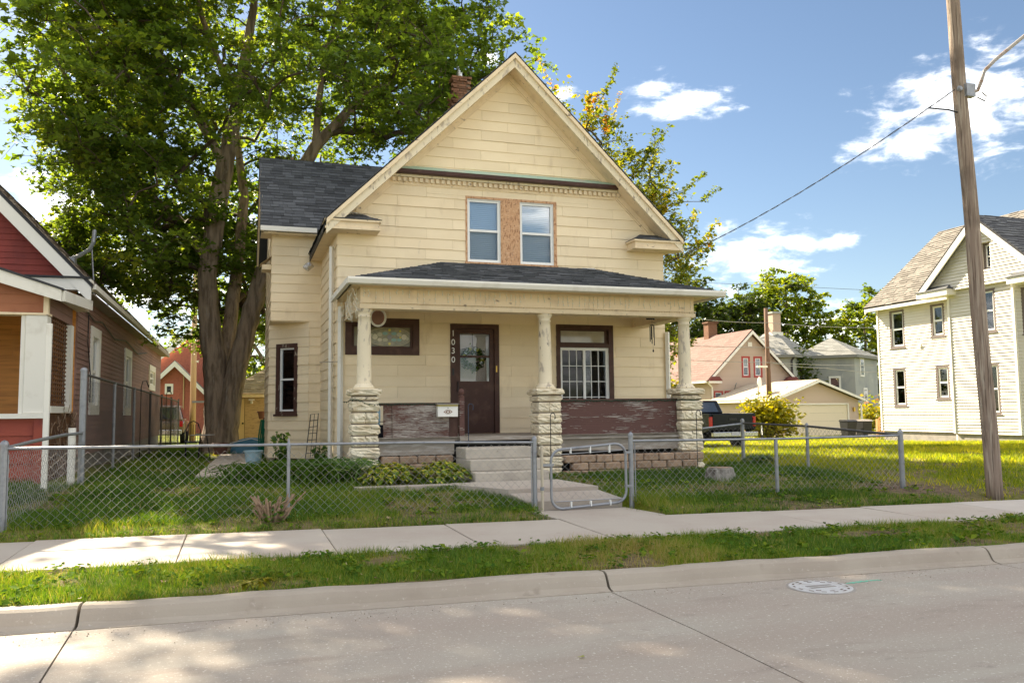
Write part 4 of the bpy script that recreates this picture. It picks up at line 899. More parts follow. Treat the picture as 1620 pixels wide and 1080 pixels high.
# wall cladding
gpoly = [(X0, .55), (X1, .55), (X1, roofz(X1) - .27), (XR, ZR - .27), (X0, roofz(X0) - .27)]
siding(FW, H, gpoly, holes, .2205, 1.22, 'siding_board', M_cream, wob=.0035, z0=.55 + .03, limit=230, backing=M_cream, jitter=.05, thick=.019)
FL = sideL(X0)
siding(FL, H, [(17.0, .55), (20.45, .55), (20.45, 5.3), (17.0, 5.3)], [], .2205, 1.22, 'siding_board', M_cream, wob=.0035, z0=.58, limit=70, backing=M_cream)
m = MB(); m.box(X0, X1, 20.5, 27.5, .5, 5.3); m.build('rear_wall', M_cream, H); 
m = MB(); m.box(X1 - .16, X1 + .004, 17.17, 20.5, .5, 5.3); m.build('wall', M_cream, H)
MB().box(X0 + .02, X1 - .02, 17.02, 27.4, .2, .56).build('foundation', M_found, H)
m = MB(front(27.5)); m.prism([(X0, 5.3), (X1, 5.3), (X1, roofz(X1) - .3), (XR, ZR - .3), (X0, roofz(X0) - .3)], -.1, 0); m.build('rear_gable', M_cream, H)
# main roof
roof = MB().build('roof', M_roofdeck, H) if False else None
rm = MB(front(0))
for s in (-1, 1):
    xe = XR + s * 3.95
    rm.prism([(XR, ZR - .07), (xe, roofz(xe) - .07), (xe, roofz(xe) - .01), (XR, ZR - .01)], -27.9, -16.52)
roof = rm.build('roof', M_roofdeck, H)
xe = XR - 3.97
shingles([(xe, 16.5, roofz(xe)), (xe, 27.9, roofz(xe)), (XR, 27.9, ZR), (XR, 16.5, ZR)], 'roof_shingles', M_shdark, roof, ex=.2, w=.4)
xe = XR + 3.97
shingles([(xe, 16.5, roofz(xe)), (xe, 27.9, roofz(xe)), (XR, 27.9, ZR), (XR, 16.5, ZR)], 'roof_shingles', M_shdark, roof, ex=.2, w=.4)
for s in (-1, 1):
    xe = XR + s * 3.93
    def band(d0, d1, b0, b1, nm, mt, xo=xe):
        MB(front(0)).prism([(XR, ZR - d0), (xo, roofz(xo) - d0), (xo, roofz(xo) - d1), (XR, ZR - d1)], b0, b1).build(nm, mt, H)
    band(.03, .13, -16.60, -16.50, 'rake_crown', M_trim); band(.13, .32, -16.60, -16.545, 'rake_board', M_peel)
    band(.26, .30, -16.96, -16.605, 'rake_soffit', M_trim, XR + s * 3.75); band(.30, .44, -17.0, -16.955, 'frieze_board', M_trim, XR + s * 3.3); band(.44, .49, -17.0, -16.975, 'frieze_moulding', M_trim, XR + s * 3.2)
# eaves along the sides
for s in (-1, 1):
    xa = XR + s * 3.66; xb = XR + s * 3.95
    MB().box(min(xa, xb), max(xa, xb), 16.62, 27.8, 5.235, 5.262).build('eave_soffit', M_trim, H)
    MB().box(xb - .025 if s > 0 else xb, xb if s > 0 else xb + .025, 16.62, 27.8, 5.22, 5.40).build('eave_fascia', M_white if s > 0 else M_iron, H)
    # return hoods at the feet of the gable
    h0, h1 = (xb, xb + 1.08) if s < 0 else (xb - 1.2, xb); zc = 5.22 if s < 0 else 5.16
    hb = MB(); hb.box(h0, h1, 16.55, 16.99, zc, zc + .05); hb.box(h0 + .02, h1 - .02, 16.57, 16.99, zc + .05, zc + .16)
    hb.box(h0 - .02, h1 + .02, 16.53, 16.99, zc + .16, zc + .2); hood = hb.build('eave_return', M_trim, H)
    e0, e1, zt, zh = h0 - .03, h1 + .03, zc + .205, zc + .40; wall = 16.985
    ia, ib = (e0 + .25, e1 - .38) if s < 0 else (e0 + .38, e1 - .25)
    MB().add([(e0, 16.52, zt), (e1, 16.52, zt), (ib, wall, zh), (ia, wall, zh), (e0, wall, zt), (e1, wall, zt)], [(0, 1, 2, 3), (0, 3, 4), (1, 5, 2), (0, 4, 5, 1), (4, 3, 2, 5)]).build('hood_roof', M_roofdeck, hood)
    shingles([(e0, 16.52, zt), (e1, 16.52, zt), (ib, wall, zh), (ia, wall, zh)], 'hood_shingles', M_shdark, hood, ex=.11, w=.24)
    if s < 0:
        m = MB(); m.tube([(ia, 16.93, zh), (ia + .06, 16.9, zh + .06), (ia + .14, 16.92, zh + .03), (ib - .05, 16.92, zh + .015), (ib + .1, 16.86, zh - .03), (ib + .2, 16.8, zh - .1)], .018, 6); m.build('torn_flashing', M_foil, hood)
# cornice with dentils
m = MB(FW); m.box(2.88, 8.30, .0, .20, 6.52, 6.545); m.box(2.86, 8.32, .17, .215, 6.535, 6.605); cor = m.build('cornice', M_brown, H)
MB(FW).box(2.90, 8.28, 0.0, .10, 6.47, 6.52).build('bed_moulding', M_peel, cor)
FWp = MB(FW); FWp.add([(2.84, .0, 6.735), (8.24, .0, 6.735), (8.30, .22, 6.612), (2.86, .22, 6.612), (2.84, .0, 6.72), (8.24, .0, 6.72), (8.30, .22, 6.606), (2.86, .22, 6.606)], [(0, 1, 2, 3), (4, 7, 6, 5), (3, 2, 6, 7), (0, 3, 7, 4), (1, 5, 6, 2)]); FWp.build('flashing', M_copper, cor)
MB(FW).box(2.95, 8.25, .0, .03, 6.33, 6.47).build('dentil_band', M_trim, cor)
dm = MB(); dm.box(-.033, .033, -.055, .0, 0, .085); dme = dm.mesh('dentil'); dme.materials.append(M_trim)
for k in range(46):
    o = bpy.data.objects.new('dentil', dme); COL.objects.link(o); o.parent = cor; o.location = Vector((2.995 + k * .1155, 16.97, 6.375)) - origin_of(cor)
# downspouts on the left corner and at the right
downspout(H, [(1.78, 17.3, 5.0), (1.78, 17.3, .55)], .075); downspout(H, [(1.93, 16.92, 3.72), (1.93, 16.92, .5)], .09)
downspout(H, [(9.22, 16.93, 3.35), (9.22, 16.93, .5)], .09)
MB().tube([(1.55, 17.2, 2.62), (1.93, 16.9, 2.62)], .008, 5).build('pipe_bracket', M_graywood, H)
# chimney
chm = MB(); chm.box(5.255, 5.695, 20.82, 21.26, 8.6, 10.30); ch = chm.build('chimney', M_mortar, H)
bme = MB().box(-.1, .1, -.048, .048, 0, .058).mesh('brick', bevel=.004); bme.materials.append(M_chbrick)
for r in range(22):
    z = 8.92 + r * .067; flare = .03 if r > 19 else 0
    for s in range(4):
        off = .105 if (r + s) % 2 else 0
        for k in range(2):
            u = -.125 + k * .21 + (off - .05)
            o = bpy.data.objects.new('brick', bme); COL.objects.link(o); o.parent = ch
            R0 = .19 + flare
            pos = {0: (u, -R0, 0), 1: (R0, u, 90), 2: (u, R0, 0), 3: (-R0, u, 90)}[s]
            o.location = Vector((5.475 + pos[0] + random.uniform(-.004, .004), 21.04 + pos[1] + random.uniform(-.006, .006), z)) - origin_of(ch); o.rotation_euler = (0, 0, R_(pos[2]) + random.uniform(-.03, .03))
m = MB(); m.box(5.225, 5.725, 20.79, 21.29, 10.33, 10.39); m.build('chimney_cap', M_mortar, ch)
m = MB(); m.lathe((5.475, 21.04, 10.39), [(.075, 0), (.075, .3), (.085, .3), (.085, .36), (.02, .39)], 14); m.build('flue', M_foil, ch)

# --- left wing with chamfered ground floor
WY = 20.42; FWG = front(WY)
siding(FWG, H, [(.72, 3.79), (1.87, 3.79), (1.87, 5.86), (.72, 5.86)], [], .2205, 1.22, 'siding_board', M_cream, wob=.0035, limit=30, backing=M_cream)
MB().box(.722, 1.868, WY + .17, 24.5, 3.79, 5.86).build('wing_core', M_cream, H)
MB().box(.725, 1.62, WY + .01, 24.5, 3.765, 3.789).build('overhang_soffit', M_trim, H)
siding(sideL(.72), H, [(WY + .01, 3.79), (24.5, 3.79), (24.5, 5.86), (WY + .01, 5.86)], [], .2205, 1.3, 'siding_board', M_cream, wob=.0035, limit=0)
siding(FWG, H, [(1.60, .55), (1.87, .55), (1.87, 3.79), (1.60, 3.79)], [], .2205, 1.22, 'siding_board', M_cream, wob=.0035, limit=16, backing=M_cream)
cl = math.hypot(.88, .90); FC = Fr((.72, 21.32, 0), (.88 / cl, -.90 / cl, 0), (-.90 / cl, -.88 / cl, 0))
hc = window(FC, H, .24, .91, 1.56, 3.28, tw=.10, trim=mat('worn_brown_paint', (.07, .032, .024), [((.33, .28, .22), 9, .6, .68, (1, 1, .5))], rough=.7, bump=.3, bscale=20), inside='dark', sw=.04, glass=M_glass)
siding(FC, H, [(0, .55), (cl, .55), (cl, 3.765), (0, 3.765)], [hc], .2205, 1.4, 'siding_board', M_cream, wob=.0035, limit=24, backing=M_cream)
MB().box(.722, 1.868, 21.9, 24.5, .4, 3.765).build('wing_core', M_cream, H)
siding(sideL(.72), H, [(21.34, .55), (24.5, .55), (24.5, 3.765), (21.34, 3.765)], [], .2205, 1.3, 'siding_board', M_cream, wob=.0035, limit=0)
# wing roof: slope facing the street
ey, ez, ryy, rz_ = 20.12, 5.93, 22.5, 8.28; xl = .46
wr_ = MB(); wr_.plate([(xl, ey, ez - .03), (xl, ryy, rz_ - .03), (4.6, ryy, rz_ - .03), (2.0, ey, ez - .03)], .07); wr_.plate([(xl, 24.88, ez - .03), (xl, ryy, rz_ - .03), (4.6, ryy, rz_ - .03), (2.0, 24.88, ez - .03)], -.07)
wroof = wr_.build('wing_roof', M_roofdeck, H)
shingles([(xl - .02, ey - .02, ez), (2.0, ey - .02, ez), (4.5, ryy, rz_), (xl - .02, ryy, rz_)], 'roof_shingles', M_shdark, wroof, ex=.135, w=.27)
shingles([(xl - .02, 24.9, ez), (2.0, 24.9, ez), (4.5, ryy, rz_), (xl - .02, ryy, rz_)], 'roof_shingles', M_shdark, wroof, ex=.2, w=.4)
m = MB(); m.box(.44, 1.72, 20.0, 20.11, 5.84, 5.95); m.build('wing_gutter', M_white, wroof)
m = MB(); m.box(.46, 1.86, 20.12, 20.41, 5.80, 5.83); m.box(.46, .72, 20.42, 20.8, 5.80, 5.83); m.build('wing_soffit', M_trim, H)
m = MB(sideL(.46)); m.prism([(20.12, 5.80), (22.5, 8.15), (24.88, 5.80), (24.88, 5.93), (22.5, 8.27), (20.12, 5.93)], -.05, .0); m.build('wing_rake', M_trim, H)
m = MB(sideL(.72)); m.prism([(20.45, 5.80), (24.5, 5.80), (22.5, 7.9)], -.1, 0); m.build('wing_gable', M_cream, H)
m = MB(); m.box(.50, .72, 20.6, 21.1, 5.02, 5.14); m.add([(.46, 20.55, 5.145), (.46, 21.15, 5.145), (.72, 21.1, 5.35), (.72, 20.6, 5.35)], [(0, 1, 2, 3)]); m.build('wing_return', M_trim, H)
fo = MB(); fo.tube([(1.52, 20.1, 5.14), (1.56, 20.12, 5.07), (1.5, 20.08, 5.02), (1.42, 20.1, 5.03)], [.07, .11, .10, .03], 9); rec(fo.build('foil_bundle', M_foil), 'crumpled foil bundle hanging at the eave corner of the yellow house', 'foil')

# ------------------------------------------------------------------ porch
PY = 14.62
def setblock(parent, x, y, z, w, h, seed):
    me = rock_block(seed, w, w, h); me.materials.append(M_stone); o = bpy.data.objects.new('block', me); COL.objects.link(o); o.parent = parent; o.location = Vector((x, y, z)) - origin_of(parent); o.rotation_euler = (0, 0, random.choice((0, R_(90), R_(180)))); return o
for i, (xc, zb) in enumerate(((2.105, .42), (5.495, .38), (8.46, .40))):
    z = zb; core = MB(); core.box(xc - .195, xc + .195, PY + .03, PY + .42, zb, 1.9); pil = core.build('porch_pillar', M_mortar, H)
    k = 0
    while z < 1.86:
        hh = min(.2, 1.9 - z); 
        if (k + i) % 2 == 0: setblock(pil, xc, PY + .225, z, .44, hh - .02, 10 * i + k)
        else:
            me = rock_block(77 + 10 * i + k, .205, .44, hh - .02); me.materials.append(M_stone)
            for sx in (-.111, .111):
                o = bpy.data.objects.new('block', me); COL.objects.link(o); o.parent = pil; o.location = Vector((xc + sx, PY + .225, z)) - origin_of(pil)
        z += .2; k += 1
    me = rock_block(50 + i, .50, .50, .115); me.materials.append(M_stone); o = bpy.data.objects.new('cap_block', me); COL.objects.link(o); o.parent = pil; o.location = Vector((xc, PY + .225, 1.90)) - origin_of(pil)
    c = MB(); c.lathe((xc, PY + .225, 2.015), [(.19, 0), (.19, .035), (.165, .05), (.155, .075), (.135, .085), (.128, .10), (.127, .4), (.122, .8), (.112, 1.15), (.108, 1.26), (.118, 1.265), (.118, 1.29), (.108, 1.295), (.108, 1.33), (.135, 1.36), (.15, 1.385), (.15, 1.41)], 22)
    c.build('porch_column', M_peel, H, smooth=True)
# beam
b = MB(); b.box(2.02, 8.62, PY + .09, PY + .36, 3.46, 3.80); beam = b.build('porch_beam', M_trim, H)
m = MB(); m.box(2.0, 8.64, PY + .06, PY + .39, 3.425, 3.50); m.build('beam_board', M_trim, beam)
m = MB(); m.box(2.0, 8.64, PY + .05, PY + .089, 3.525, 3.545)
for k in range(118): m.box(2.02 + k * .056, 2.05 + k * .056, PY + .065, PY + .089, 3.503, 3.525)
m.build('beam_dentils', M_trim, beam, kind='stuff')
for xs in ((2.02, 2.26), (8.38, 8.62)):
    m = MB(); m.box(xs[0], xs[1], PY + .40, 16.97, 3.46, 3.80); m.box(xs[0] - .03, xs[1] + .03, PY + .40, 16.96, 3.425, 3.459); m.build('side_beam', M_trim, H)
MB().box(2.0, 8.64, PY + .1, 16.98, 3.805, 3.82).build('porch_ceiling', M_trim, H)
MB().box(1.86, 8.95, 14.36, 16.98, 3.822, 3.845).build('porch_soffit', M_trim, H)
# porch roof (hipped)
e = dict(x0=1.80, x1=9.02, y0=14.32, z=3.90); t0, t1, tz = 4.03, 7.45, 4.72; wy = 16.985
pr = MB(); pr.add([(e['x0'], e['y0'], e['z'] - .03), (e['x1'], e['y0'], e['z'] - .03), (e['x1'], wy, e['z'] - .03), (e['x0'], wy, e['z'] - .03), (t0, wy, tz - .02), (t1, wy, tz - .02)], [(0, 1, 5, 4), (0, 4, 3), (1, 2, 5), (3, 4, 5, 2), (0, 3, 2, 1)])
proof = pr.build('porch_roof', M_roofdeck, H)
shingles([(e['x0'], e['y0'] - .02, e['z']), (e['x1'], e['y0'] - .02, e['z']), (t1, wy, tz), (t0, wy, tz)], 'roof_shingles', M_shdark, proof, ex=.13, w=.26, t=.014)
shingles([(e['x0'], wy, e['z']), (e['x0'], e['y0'], e['z']), (t0, wy, tz)], 'roof_shingles', M_shdark, proof, ex=.13, w=.26)
shingles([(e['x1'], e['y0'], e['z']), (e['x1'], wy, e['z']), (t1, wy, tz)], 'roof_shingles', M_shdark, proof, ex=.13, w=.26)
g = MB(); gp = [(14.24, 3.80), (14.30, 3.785), (14.33, 3.785), (14.33, 3.90), (14.22, 3.905), (14.215, 3.87)]
GF = Fr((0, 0, 0), (0, 1, 0), (1, 0, 0)); MB(GF).prism(gp, 1.74, 9.06).build('gutter', M_white, proof)
MB().box(1.73, 1.80, 14.34, 16.9, 3.80, 3.90).build('gutter', M_white, proof); MB().box(9.02, 9.08, 14.34, 16.9, 3.80, 3.90).build('gutter', M_white, proof)
MB(FW).box(7.2, 7.5, .003, .02, 4.70, 4.74).build('loose_flashing', M_foil, proof)
# floor, fascia, skirt
MB().box(2.35, 8.7, PY + .16, 16.99, 1.09, 1.15).build('porch_floor', M_graywood, H)
n = 0
for k in range(40):
    x = 2.36 + k * .158
    if x + .155 > 8.7: break
    MB().box(x, x + .154, PY + .10, 15.2, 1.1505, 1.158).build('floor_board', M_graywood, H)
MB().box(3.80, 5.27, PY + .08, PY + .16, 1.085, 1.149).build('floor_edge', M_graywood, H)
for (xa, xb) in ((2.35, 3.70), (5.72, 8.22)):
    MB().box(xa, xb, PY + .12, PY + .16, .85, 1.07).build('skirt_board', M_graywood, H); MB().box(xa, xb, PY + .06, PY + .155, 1.075, 1.105).build('floor_edge', M_graywood, H)
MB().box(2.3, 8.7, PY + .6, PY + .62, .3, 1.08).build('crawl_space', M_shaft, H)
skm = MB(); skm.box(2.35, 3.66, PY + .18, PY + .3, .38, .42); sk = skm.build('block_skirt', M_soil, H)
tb = [MB().box(-.155, .155, -.1, .1, 0, .135).mesh('block', bevel=.018) for _ in range(2)]
for q in tb: q.materials.append(M_tanblock)
for (xa, xb, rows) in ((2.38, 3.62, 3), (5.74, 8.6, 3)):
    for r in range(rows):
        x = xa + .16 + (.16 if r % 2 else 0)
        while x < xb:
            o = bpy.data.objects.new('block', tb[0]); COL.objects.link(o); o.parent = sk; zz = .36 + r * .14 + (.06 if xa < 3 else 0)
            o.location = Vector((x, PY + .10 + .02 * r + random.uniform(-.015, .015) - (.12 if xa > 5 else 0), zz)) - origin_of(sk); o.rotation_euler = (0, 0, random.uniform(-.06, .06)); x += .325
# concrete steps
st = MB(); stp = thing('porch_steps', (4.4, 13.7, .42), 'pale concrete steps leading up to the porch', 'steps')
for k, (y0, z1) in enumerate(((13.42, .60), (13.72, .79), (14.02, .975))):
    MB().box(3.72 + .05 * (2 - k) * 0, 5.02, y0, 14.70 - .002 * k, (.40, .601, .791)[k], z1).build('step', M_step, stp, bevel=.012)
# railing panels
rl = MB(); rl.box(2.34, 3.80, PY + .19, PY + .25, 1.72, 1.77); rl.box(2.34, 3.80, PY + .19, PY + .25, 1.10, 1.15); rail = rl.build('porch_railing', M_brown, H)
MB().box(2.60, 3.62, PY + .17, PY + .188, 1.152, 1.72).build('railing_panel', M_bpeel2, rail); MB().box(2.44, 2.60, PY + .195, PY + .215, 1.152, 1.72).build('railing_panel', M_bpeel2, rail); MB().box(3.62, 3.79, PY + .195, PY + .215, 1.152, 1.72).build('railing_panel', M_brown, rail)
nw = MB(); nw.box(3.81, 3.90, PY + .14, PY + .23, 1.10, 1.85); nw.lathe((3.855, PY + .185, 1.85), [(.05, 0), (.055, .03), (.03, .045), (.03, .06), (.045, .075), (.055, .11), (.05, .14), (.03, .165), (.005, .175)], 12); nw.build('newel_post', M_bpeel, H)
rl = MB(); rl.box(5.71, 8.24, PY + .16, PY + .26, 1.775, 1.825); rl.box(5.71, 8.24, PY + .19, PY + .25, 1.125, 1.16); rail2 = rl.build('porch_railing', M_brown, H)
MB().box(5.73, 8.22, PY + .17, PY + .19, 1.16, 1.776).build('railing_panel', M_bpeel, rail2)
# ------------------------------------------------------------------ red house on the left
RH = thing('red_house', (-6.5, 19.3, .4), 'dark red clapboard house with white trim at the left edge', 'house')
RX = -3.2; RF = 19.3
FR = sideR(RX); rh = []
for (ya, yb, za, zb) in ((20.95, 22.3, 1.62, 3.63), (27.0, 28.6, 1.6, 3.58), (34.2, 36.6, 2.55, 3.5)):
    rh.append(window(FR, RH, ya, yb, za, zb, tw=.22, trim=M_white, sw=.06, inside='half', sill=False, proud=.05, glass=M_glass))
siding(FR, RH, [(RF, .75), (39.3, .75), (39.3, 4.12), (RF, 4.12)], rh, .108, 20.1, 'clapboard', M_mauve, thick=.02, stagger=False, backing=M_mauve)
MB().box(-9.8, RX - .17, RF + .2, 39.2, .3, 4.1).build('house_core', M_shaft, RH)
MB().box(-9.8, RX - .02, RF + .02, 39.25, .2, .74).build('foundation', M_found, RH)
RRX, RRZ = -6.5, 8.14
def rz2(x): return RRZ - 1.062 * abs(x - RRX)
FG = front(RF)
siding(FG, RH, [(-9.7, 4.45), (-3.36, 4.45), (RRX, rz2(-9.7) + 3.39 if False else 4.45 + 1.062 * 3.2)], [], .125, 7, 'clapboard', M_red, thick=.02, stagger=False, backing=M_red)
m = MB(front(0))
for s in (-1, 1): xe = RRX + s * 3.62; m.prism([(RRX, RRZ - .08), (xe, rz2(xe) - .08), (xe, rz2(xe)), (RRX, RRZ)], -39.6, -18.95)
rroof = m.build('roof', M_roofdeck, RH); xe = RRX + 3.64
shingles([(xe, 18.93, rz2(xe)), (xe, 39.6, rz2(xe)), (RRX, 39.6, RRZ), (RRX, 18.93, RRZ)], 'roof_shingles', M_shbrown, rroof, ex=.2, w=.4)
for s in (-1, 1):
    xe = RRX + s * 3.6
    MB(front(0)).prism([(RRX, RRZ - .09), (xe, rz2(xe) - .09), (xe, rz2(xe) - .42), (RRX, RRZ - .42)], -19.02, -18.96).build('rake_board', M_white, RH)
    MB(front(0)).prism([(RRX, RRZ - .30), (xe - s * .1, rz2(xe - s * .1) - .30), (xe - s * .1, rz2(xe - s * .1) - .33), (RRX, RRZ - .33)], -19.28, -19.03).build('rake_soffit', M_white, RH)
MB().box(-4.05, -2.90, 18.97, 19.28, 4.17, 4.40).build('eave_return', M_white, RH); MB().box(-4.12, -2.92, 18.93, 19.29, 4.405, 4.445).build('return_flashing', M_iron, RH)
MB().box(-2.94, -2.82, 19.05, 34, 4.20, 4.31).build('gutter', M_white, RH); MB().box(RX + .001, -2.9, 19.3, 39.4, 4.12, 4.15).build('eave_soffit', M_graywood, RH)
MB().box(-2.93, -2.85, 34.0, 39.4, 4.10, 4.26).build('eave_fascia', M_graywood, RH)
m = MB(FR); m.tube([(19.6, .05, 3.9), (21.2, .06, 3.75), (22.4, .05, 3.85), (24.5, .06, 3.62), (27, .05, 3.78), (30, .06, 3.6), (33, .05, 3.85)], .018, 5); m.tube([(20.4, .05, 3.9), (20.4, .05, 3.2), (20.8, .06, 2.5), (20.9, .05, 1.9)], .012, 5); m.build('wall_cable', M_iron, RH)
# porch of the red house
MB().box(-9.6, -3.23, 16.52, 16.62, .45, 1.56).build('porch_apron', M_red2, RH)
siding(front(16.52), RH, [(-9.6, .55), (-3.36, .55), (-3.36, 1.55), (-9.6, 1.55)], [], .24, 6.3, 'apron_board', M_red2, thick=.02, stagger=False)
MB().box(-3.35, -3.2, 16.46, 16.64, .4, 1.56).build('corner_board', M_red2, RH)
MB().box(-9.6, -3.17, 16.40, 16.70, 1.565, 1.65).build('porch_sill', M_white, RH)
MB().box(-3.53, -3.19, 16.44, 16.76, 1.651, 3.36).build('porch_post', M_white, RH, bevel=.01); MB().box(-3.60, -3.535, 16.47, 16.60, 1.651, 3.36).build('post_casing', M_white, RH)
MB().box(-9.6, -3.17, 16.42, 16.72, 3.362, 3.40).build('porch_lintel', M_trim, RH)
siding(front(16.5), RH, [(-9.6, 3.40), (-3.22, 3.40), (-3.22, 3.72), (-6.5, 5.0), (-9.6, 3.8)], [], .16, 7, 'clapboard', M_sunred, thick=.018, stagger=False, backing=M_sunred)
MB().box(-3.26, -3.18, 16.44, 16.56, 3.40, 3.70).build('corner_board', M_trim, RH)
siding(sideR(-3.2), RH, [(16.6, 3.40), (18.75, 3.40), (18.75, 3.80), (16.6, 3.72)], [], .16, 3, 'clapboard', M_mauve, thick=.018, stagger=False, backing=M_mauve)
def pz(x): return 4.98 - .335 * abs(x + 6.5)
m = MB(front(0)); m.prism([(-6.5, 4.98), (-2.92, pz(-2.92)), (-2.92, pz(-2.92) + .04), (-6.5, 5.03)], -19.25, -16.22); m.prism([(-10.1, pz(-10.1)), (-6.5, 4.98), (-6.5, 5.03), (-10.1, pz(-10.1) + .04)], -19.25, -16.22); m.build('porch_roof', M_roofdeck, RH)
MB(front(0)).prism([(-6.5, 4.97), (-2.95, pz(-2.95)), (-2.95, pz(-2.95) - .20), (-3.75, pz(-3.75) - .20 - .02), (-6.5, 4.72)], -16.30, -16.24).build('porch_fascia', M_white, RH)
MB(front(0)).prism([(-10, pz(-10)), (-6.5, 4.97), (-6.5, 4.72), (-10, pz(-10) - .25)], -16.30, -16.24).build('porch_fascia', M_white, RH)
m = MB(sideR(-2.92)); m.prism([(16.31, 3.60), (19.24, 3.78), (19.24, 3.98), (16.31, 3.79)], -.03, .02); m.build('porch_side_fascia', M_white, RH)
MB().box(-3.19, -2.955, 16.31, 19.2, 3.74, 3.76).build('porch_soffit', M_white, RH)
siding(front(RF), RH, [(-9.7, 1.2), (-3.22, 1.2), (-3.22, 4.3), (-9.7, 4.3)], [], .115, 1.9, 'porch_board', M_orange, thick=.012, jitter=.6, limit=120)
MB().box(-9.6, -3.4, 16.63, RF, 1.1, 1.2).build('porch_floor', M_graywood, RH)
# slatted, vine-choked side opening
lt = MB(sideR(-3.2)); lt.box(18.45, 18.72, -.08, .05, 1.66, 3.39); lt.box(16.78, 18.45, -.08, .05, 1.66, 1.78); lat = lt.build('side_opening_frame', M_white, RH)
for k in range(17):
    MB(sideR(-3.2)).box(16.80 + k * .097, 16.80 + k * .097 + .062, -.05 - .012 * (k % 2), -.035 - .012 * (k % 2), 1.78, 3.39).build('slat', M_lattice, lat)
for k in range(20):
    MB(sideR(-3.2)).box(16.78, 18.44, -.034, -.02, 1.80 + k * .08, 1.835 + k * .08).build('slat', M_lattice, lat)
MB(sideR(-3.2)).box(16.75, 19.3, -.02, .002, .45, 1.655).build('side_apron', M_lattice, RH)
m = MB(); rgv = random.Random(3)
for k in range(60):
    y = rgv.uniform(16.8, 19.2); z = rgv.uniform(.5, 1.7); q = [(-3.17 + rgv.uniform(0, .1), y, z)]
    for s in range(5): q.append((q[-1][0] + rgv.uniform(-.03, .04), q[-1][1] + rgv.uniform(-.15, .15), q[-1][2] + rgv.uniform(-.12, .16)))
    m.tube(q, .006, 3)
rec(m.build('dry_vine', M_dead, kind=None), 'tangle of dry brown vine below the slatted porch opening of the red house', 'vine')
dsn = thing('downspout_post', (-2.83, 14.75, .3), 'white square post standing in front of the red porch', 'post')
MB().box(-2.87, -2.79, 14.71, 14.79, .28, 3.05).build('post', M_white, dsn, bevel=.008); MB().box(-2.885, -2.775, 14.695, 14.805, .27, .34).build('base', M_white, dsn)
ms = thing('antenna_mast', (-3.75, 22.0, 5.2), 'bent grey satellite mast on the red house roof', 'mast')
m = MB(); m.tube([(-3.8, 21.6, 5.22), (-3.7, 22.3, 5.45), (-3.6, 23.1, 5.75), (-3.58, 23.5, 6.0), (-3.57, 23.6, 6.35)], .05, 8); m.build('arm', M_galv, ms)
MB().tube([(-3.5, 23.2, 5.0), (-3.58, 23.3, 5.85)], .02, 6).build('strut', M_galv, ms); MB().box(-3.95, -3.65, 21.45, 21.75, 5.12, 5.26).build('foot_plate', M_galv, ms)

# ------------------------------------------------------------------ white house on the right
WHZ = .05
WH = thing('white_house', (31, 29, WHZ), 'two-storey white clapboard house with bay and tan grey roof', 'house')
FWH = sideL(30.0); wb, we = .48, 6.42
Mwt = mat('grey_brown_window_trim', (.16, .13, .12), rough=.7)
hs_ = []
for (ya, yb, za, zb) in ((31.9, 32.85, 4.40, 6.25), (31.95, 32.78, 1.62, 3.48), (29.52, 30.32, 4.72, 6.25), (29.4, 30.18, 1.92, 3.46)):
    hs_.append(window(FWH, WH, ya, yb, za, zb, tw=.11, trim=Mwt, sw=.07, inside='half', sill=True, room=.4))
siding(FWH, WH, [(29.3, wb), (33.62, wb), (33.62, we), (29.3, we)], hs_, .13, 5, 'clapboard', M_whsid, thick=.05, stagger=False, backing=M_whsid)
by = [(30.0, 29.3), (28.8, 28.05), (28.8, 24.95), (30.0, 23.7)]
def seg_frame(p, q):
    d = np.array((q[0] - p[0], q[1] - p[1], 0.0)); L_ = np.linalg.norm(d); d /= L_; n = np.array((d[1], -d[0], 0))
    return Fr((p[0], p[1], 0), d, n if n[0] < 0 or (n[0] == 0) else -n), L_
F1, L1 = seg_frame(by[0], by[1]); F2, L2 = seg_frame(by[1], by[2]); F3, L3 = seg_frame(by[2], by[3])
h1 = [window(F1, WH, L1 * .22, L1 * .80, z0, z1, tw=.11, trim=Mwt, sw=.06, inside='half', room=.3) for z0, z1 in ((4.35, 6.2), (1.3, 3.4))]
siding(F1, WH, [(0, wb), (L1, wb), (L1, we), (0, we)], h1, .13, 3, 'clapboard', M_whsid, thick=.045, stagger=False, backing=M_whsid)
h2 = [window(F2, WH, 1.35, 2.30, z0, z1, tw=.11, trim=Mwt, sw=.06, inside='half', room=.4) for z0, z1 in ((4.55, 6.35), (1.25, 3.35))] + [window(F2, WH, 1.85, 2.28, 7.1, 8.2, tw=.09, trim=Mwt, sw=.05, inside='dark', room=.4)]
siding(F2, WH, [(0, wb), (L2, wb), (L2, 6.55), (0, 6.55)], h2, .13, 4, 'clapboard', M_whsid, thick=.05, stagger=False, backing=M_whsid)
FB = sideL(28.62)
siding(FB, WH, [(23.25, 6.5), (29.15, 6.5), (26.2, 9.2)], [(25.72, 26.2, 7.1, 8.2)], .13, 6, 'clapboard', M_whsid, thick=.05, stagger=False, backing=M_whsid)
h3 = [window(F3, WH, .25, 1.35, z0, z1, tw=.11, trim=Mwt, sw=.06, inside='half', room=.3) for z0, z1 in ((4.35, 6.2), (1.3, 3.4))]
siding(F3, WH, [(0, wb), (L3, wb), (L3, we), (0, we)], h3, .13, 3, 'clapboard', M_whsid, thick=.045, stagger=False, backing=M_whsid)
siding(sideL(30.0), WH, [(18, wb), (23.7, wb), (23.7, we), (18, we)], [], .13, 6, 'clapboard', M_whsid, thick=.05, stagger=False, backing=M_whsid)
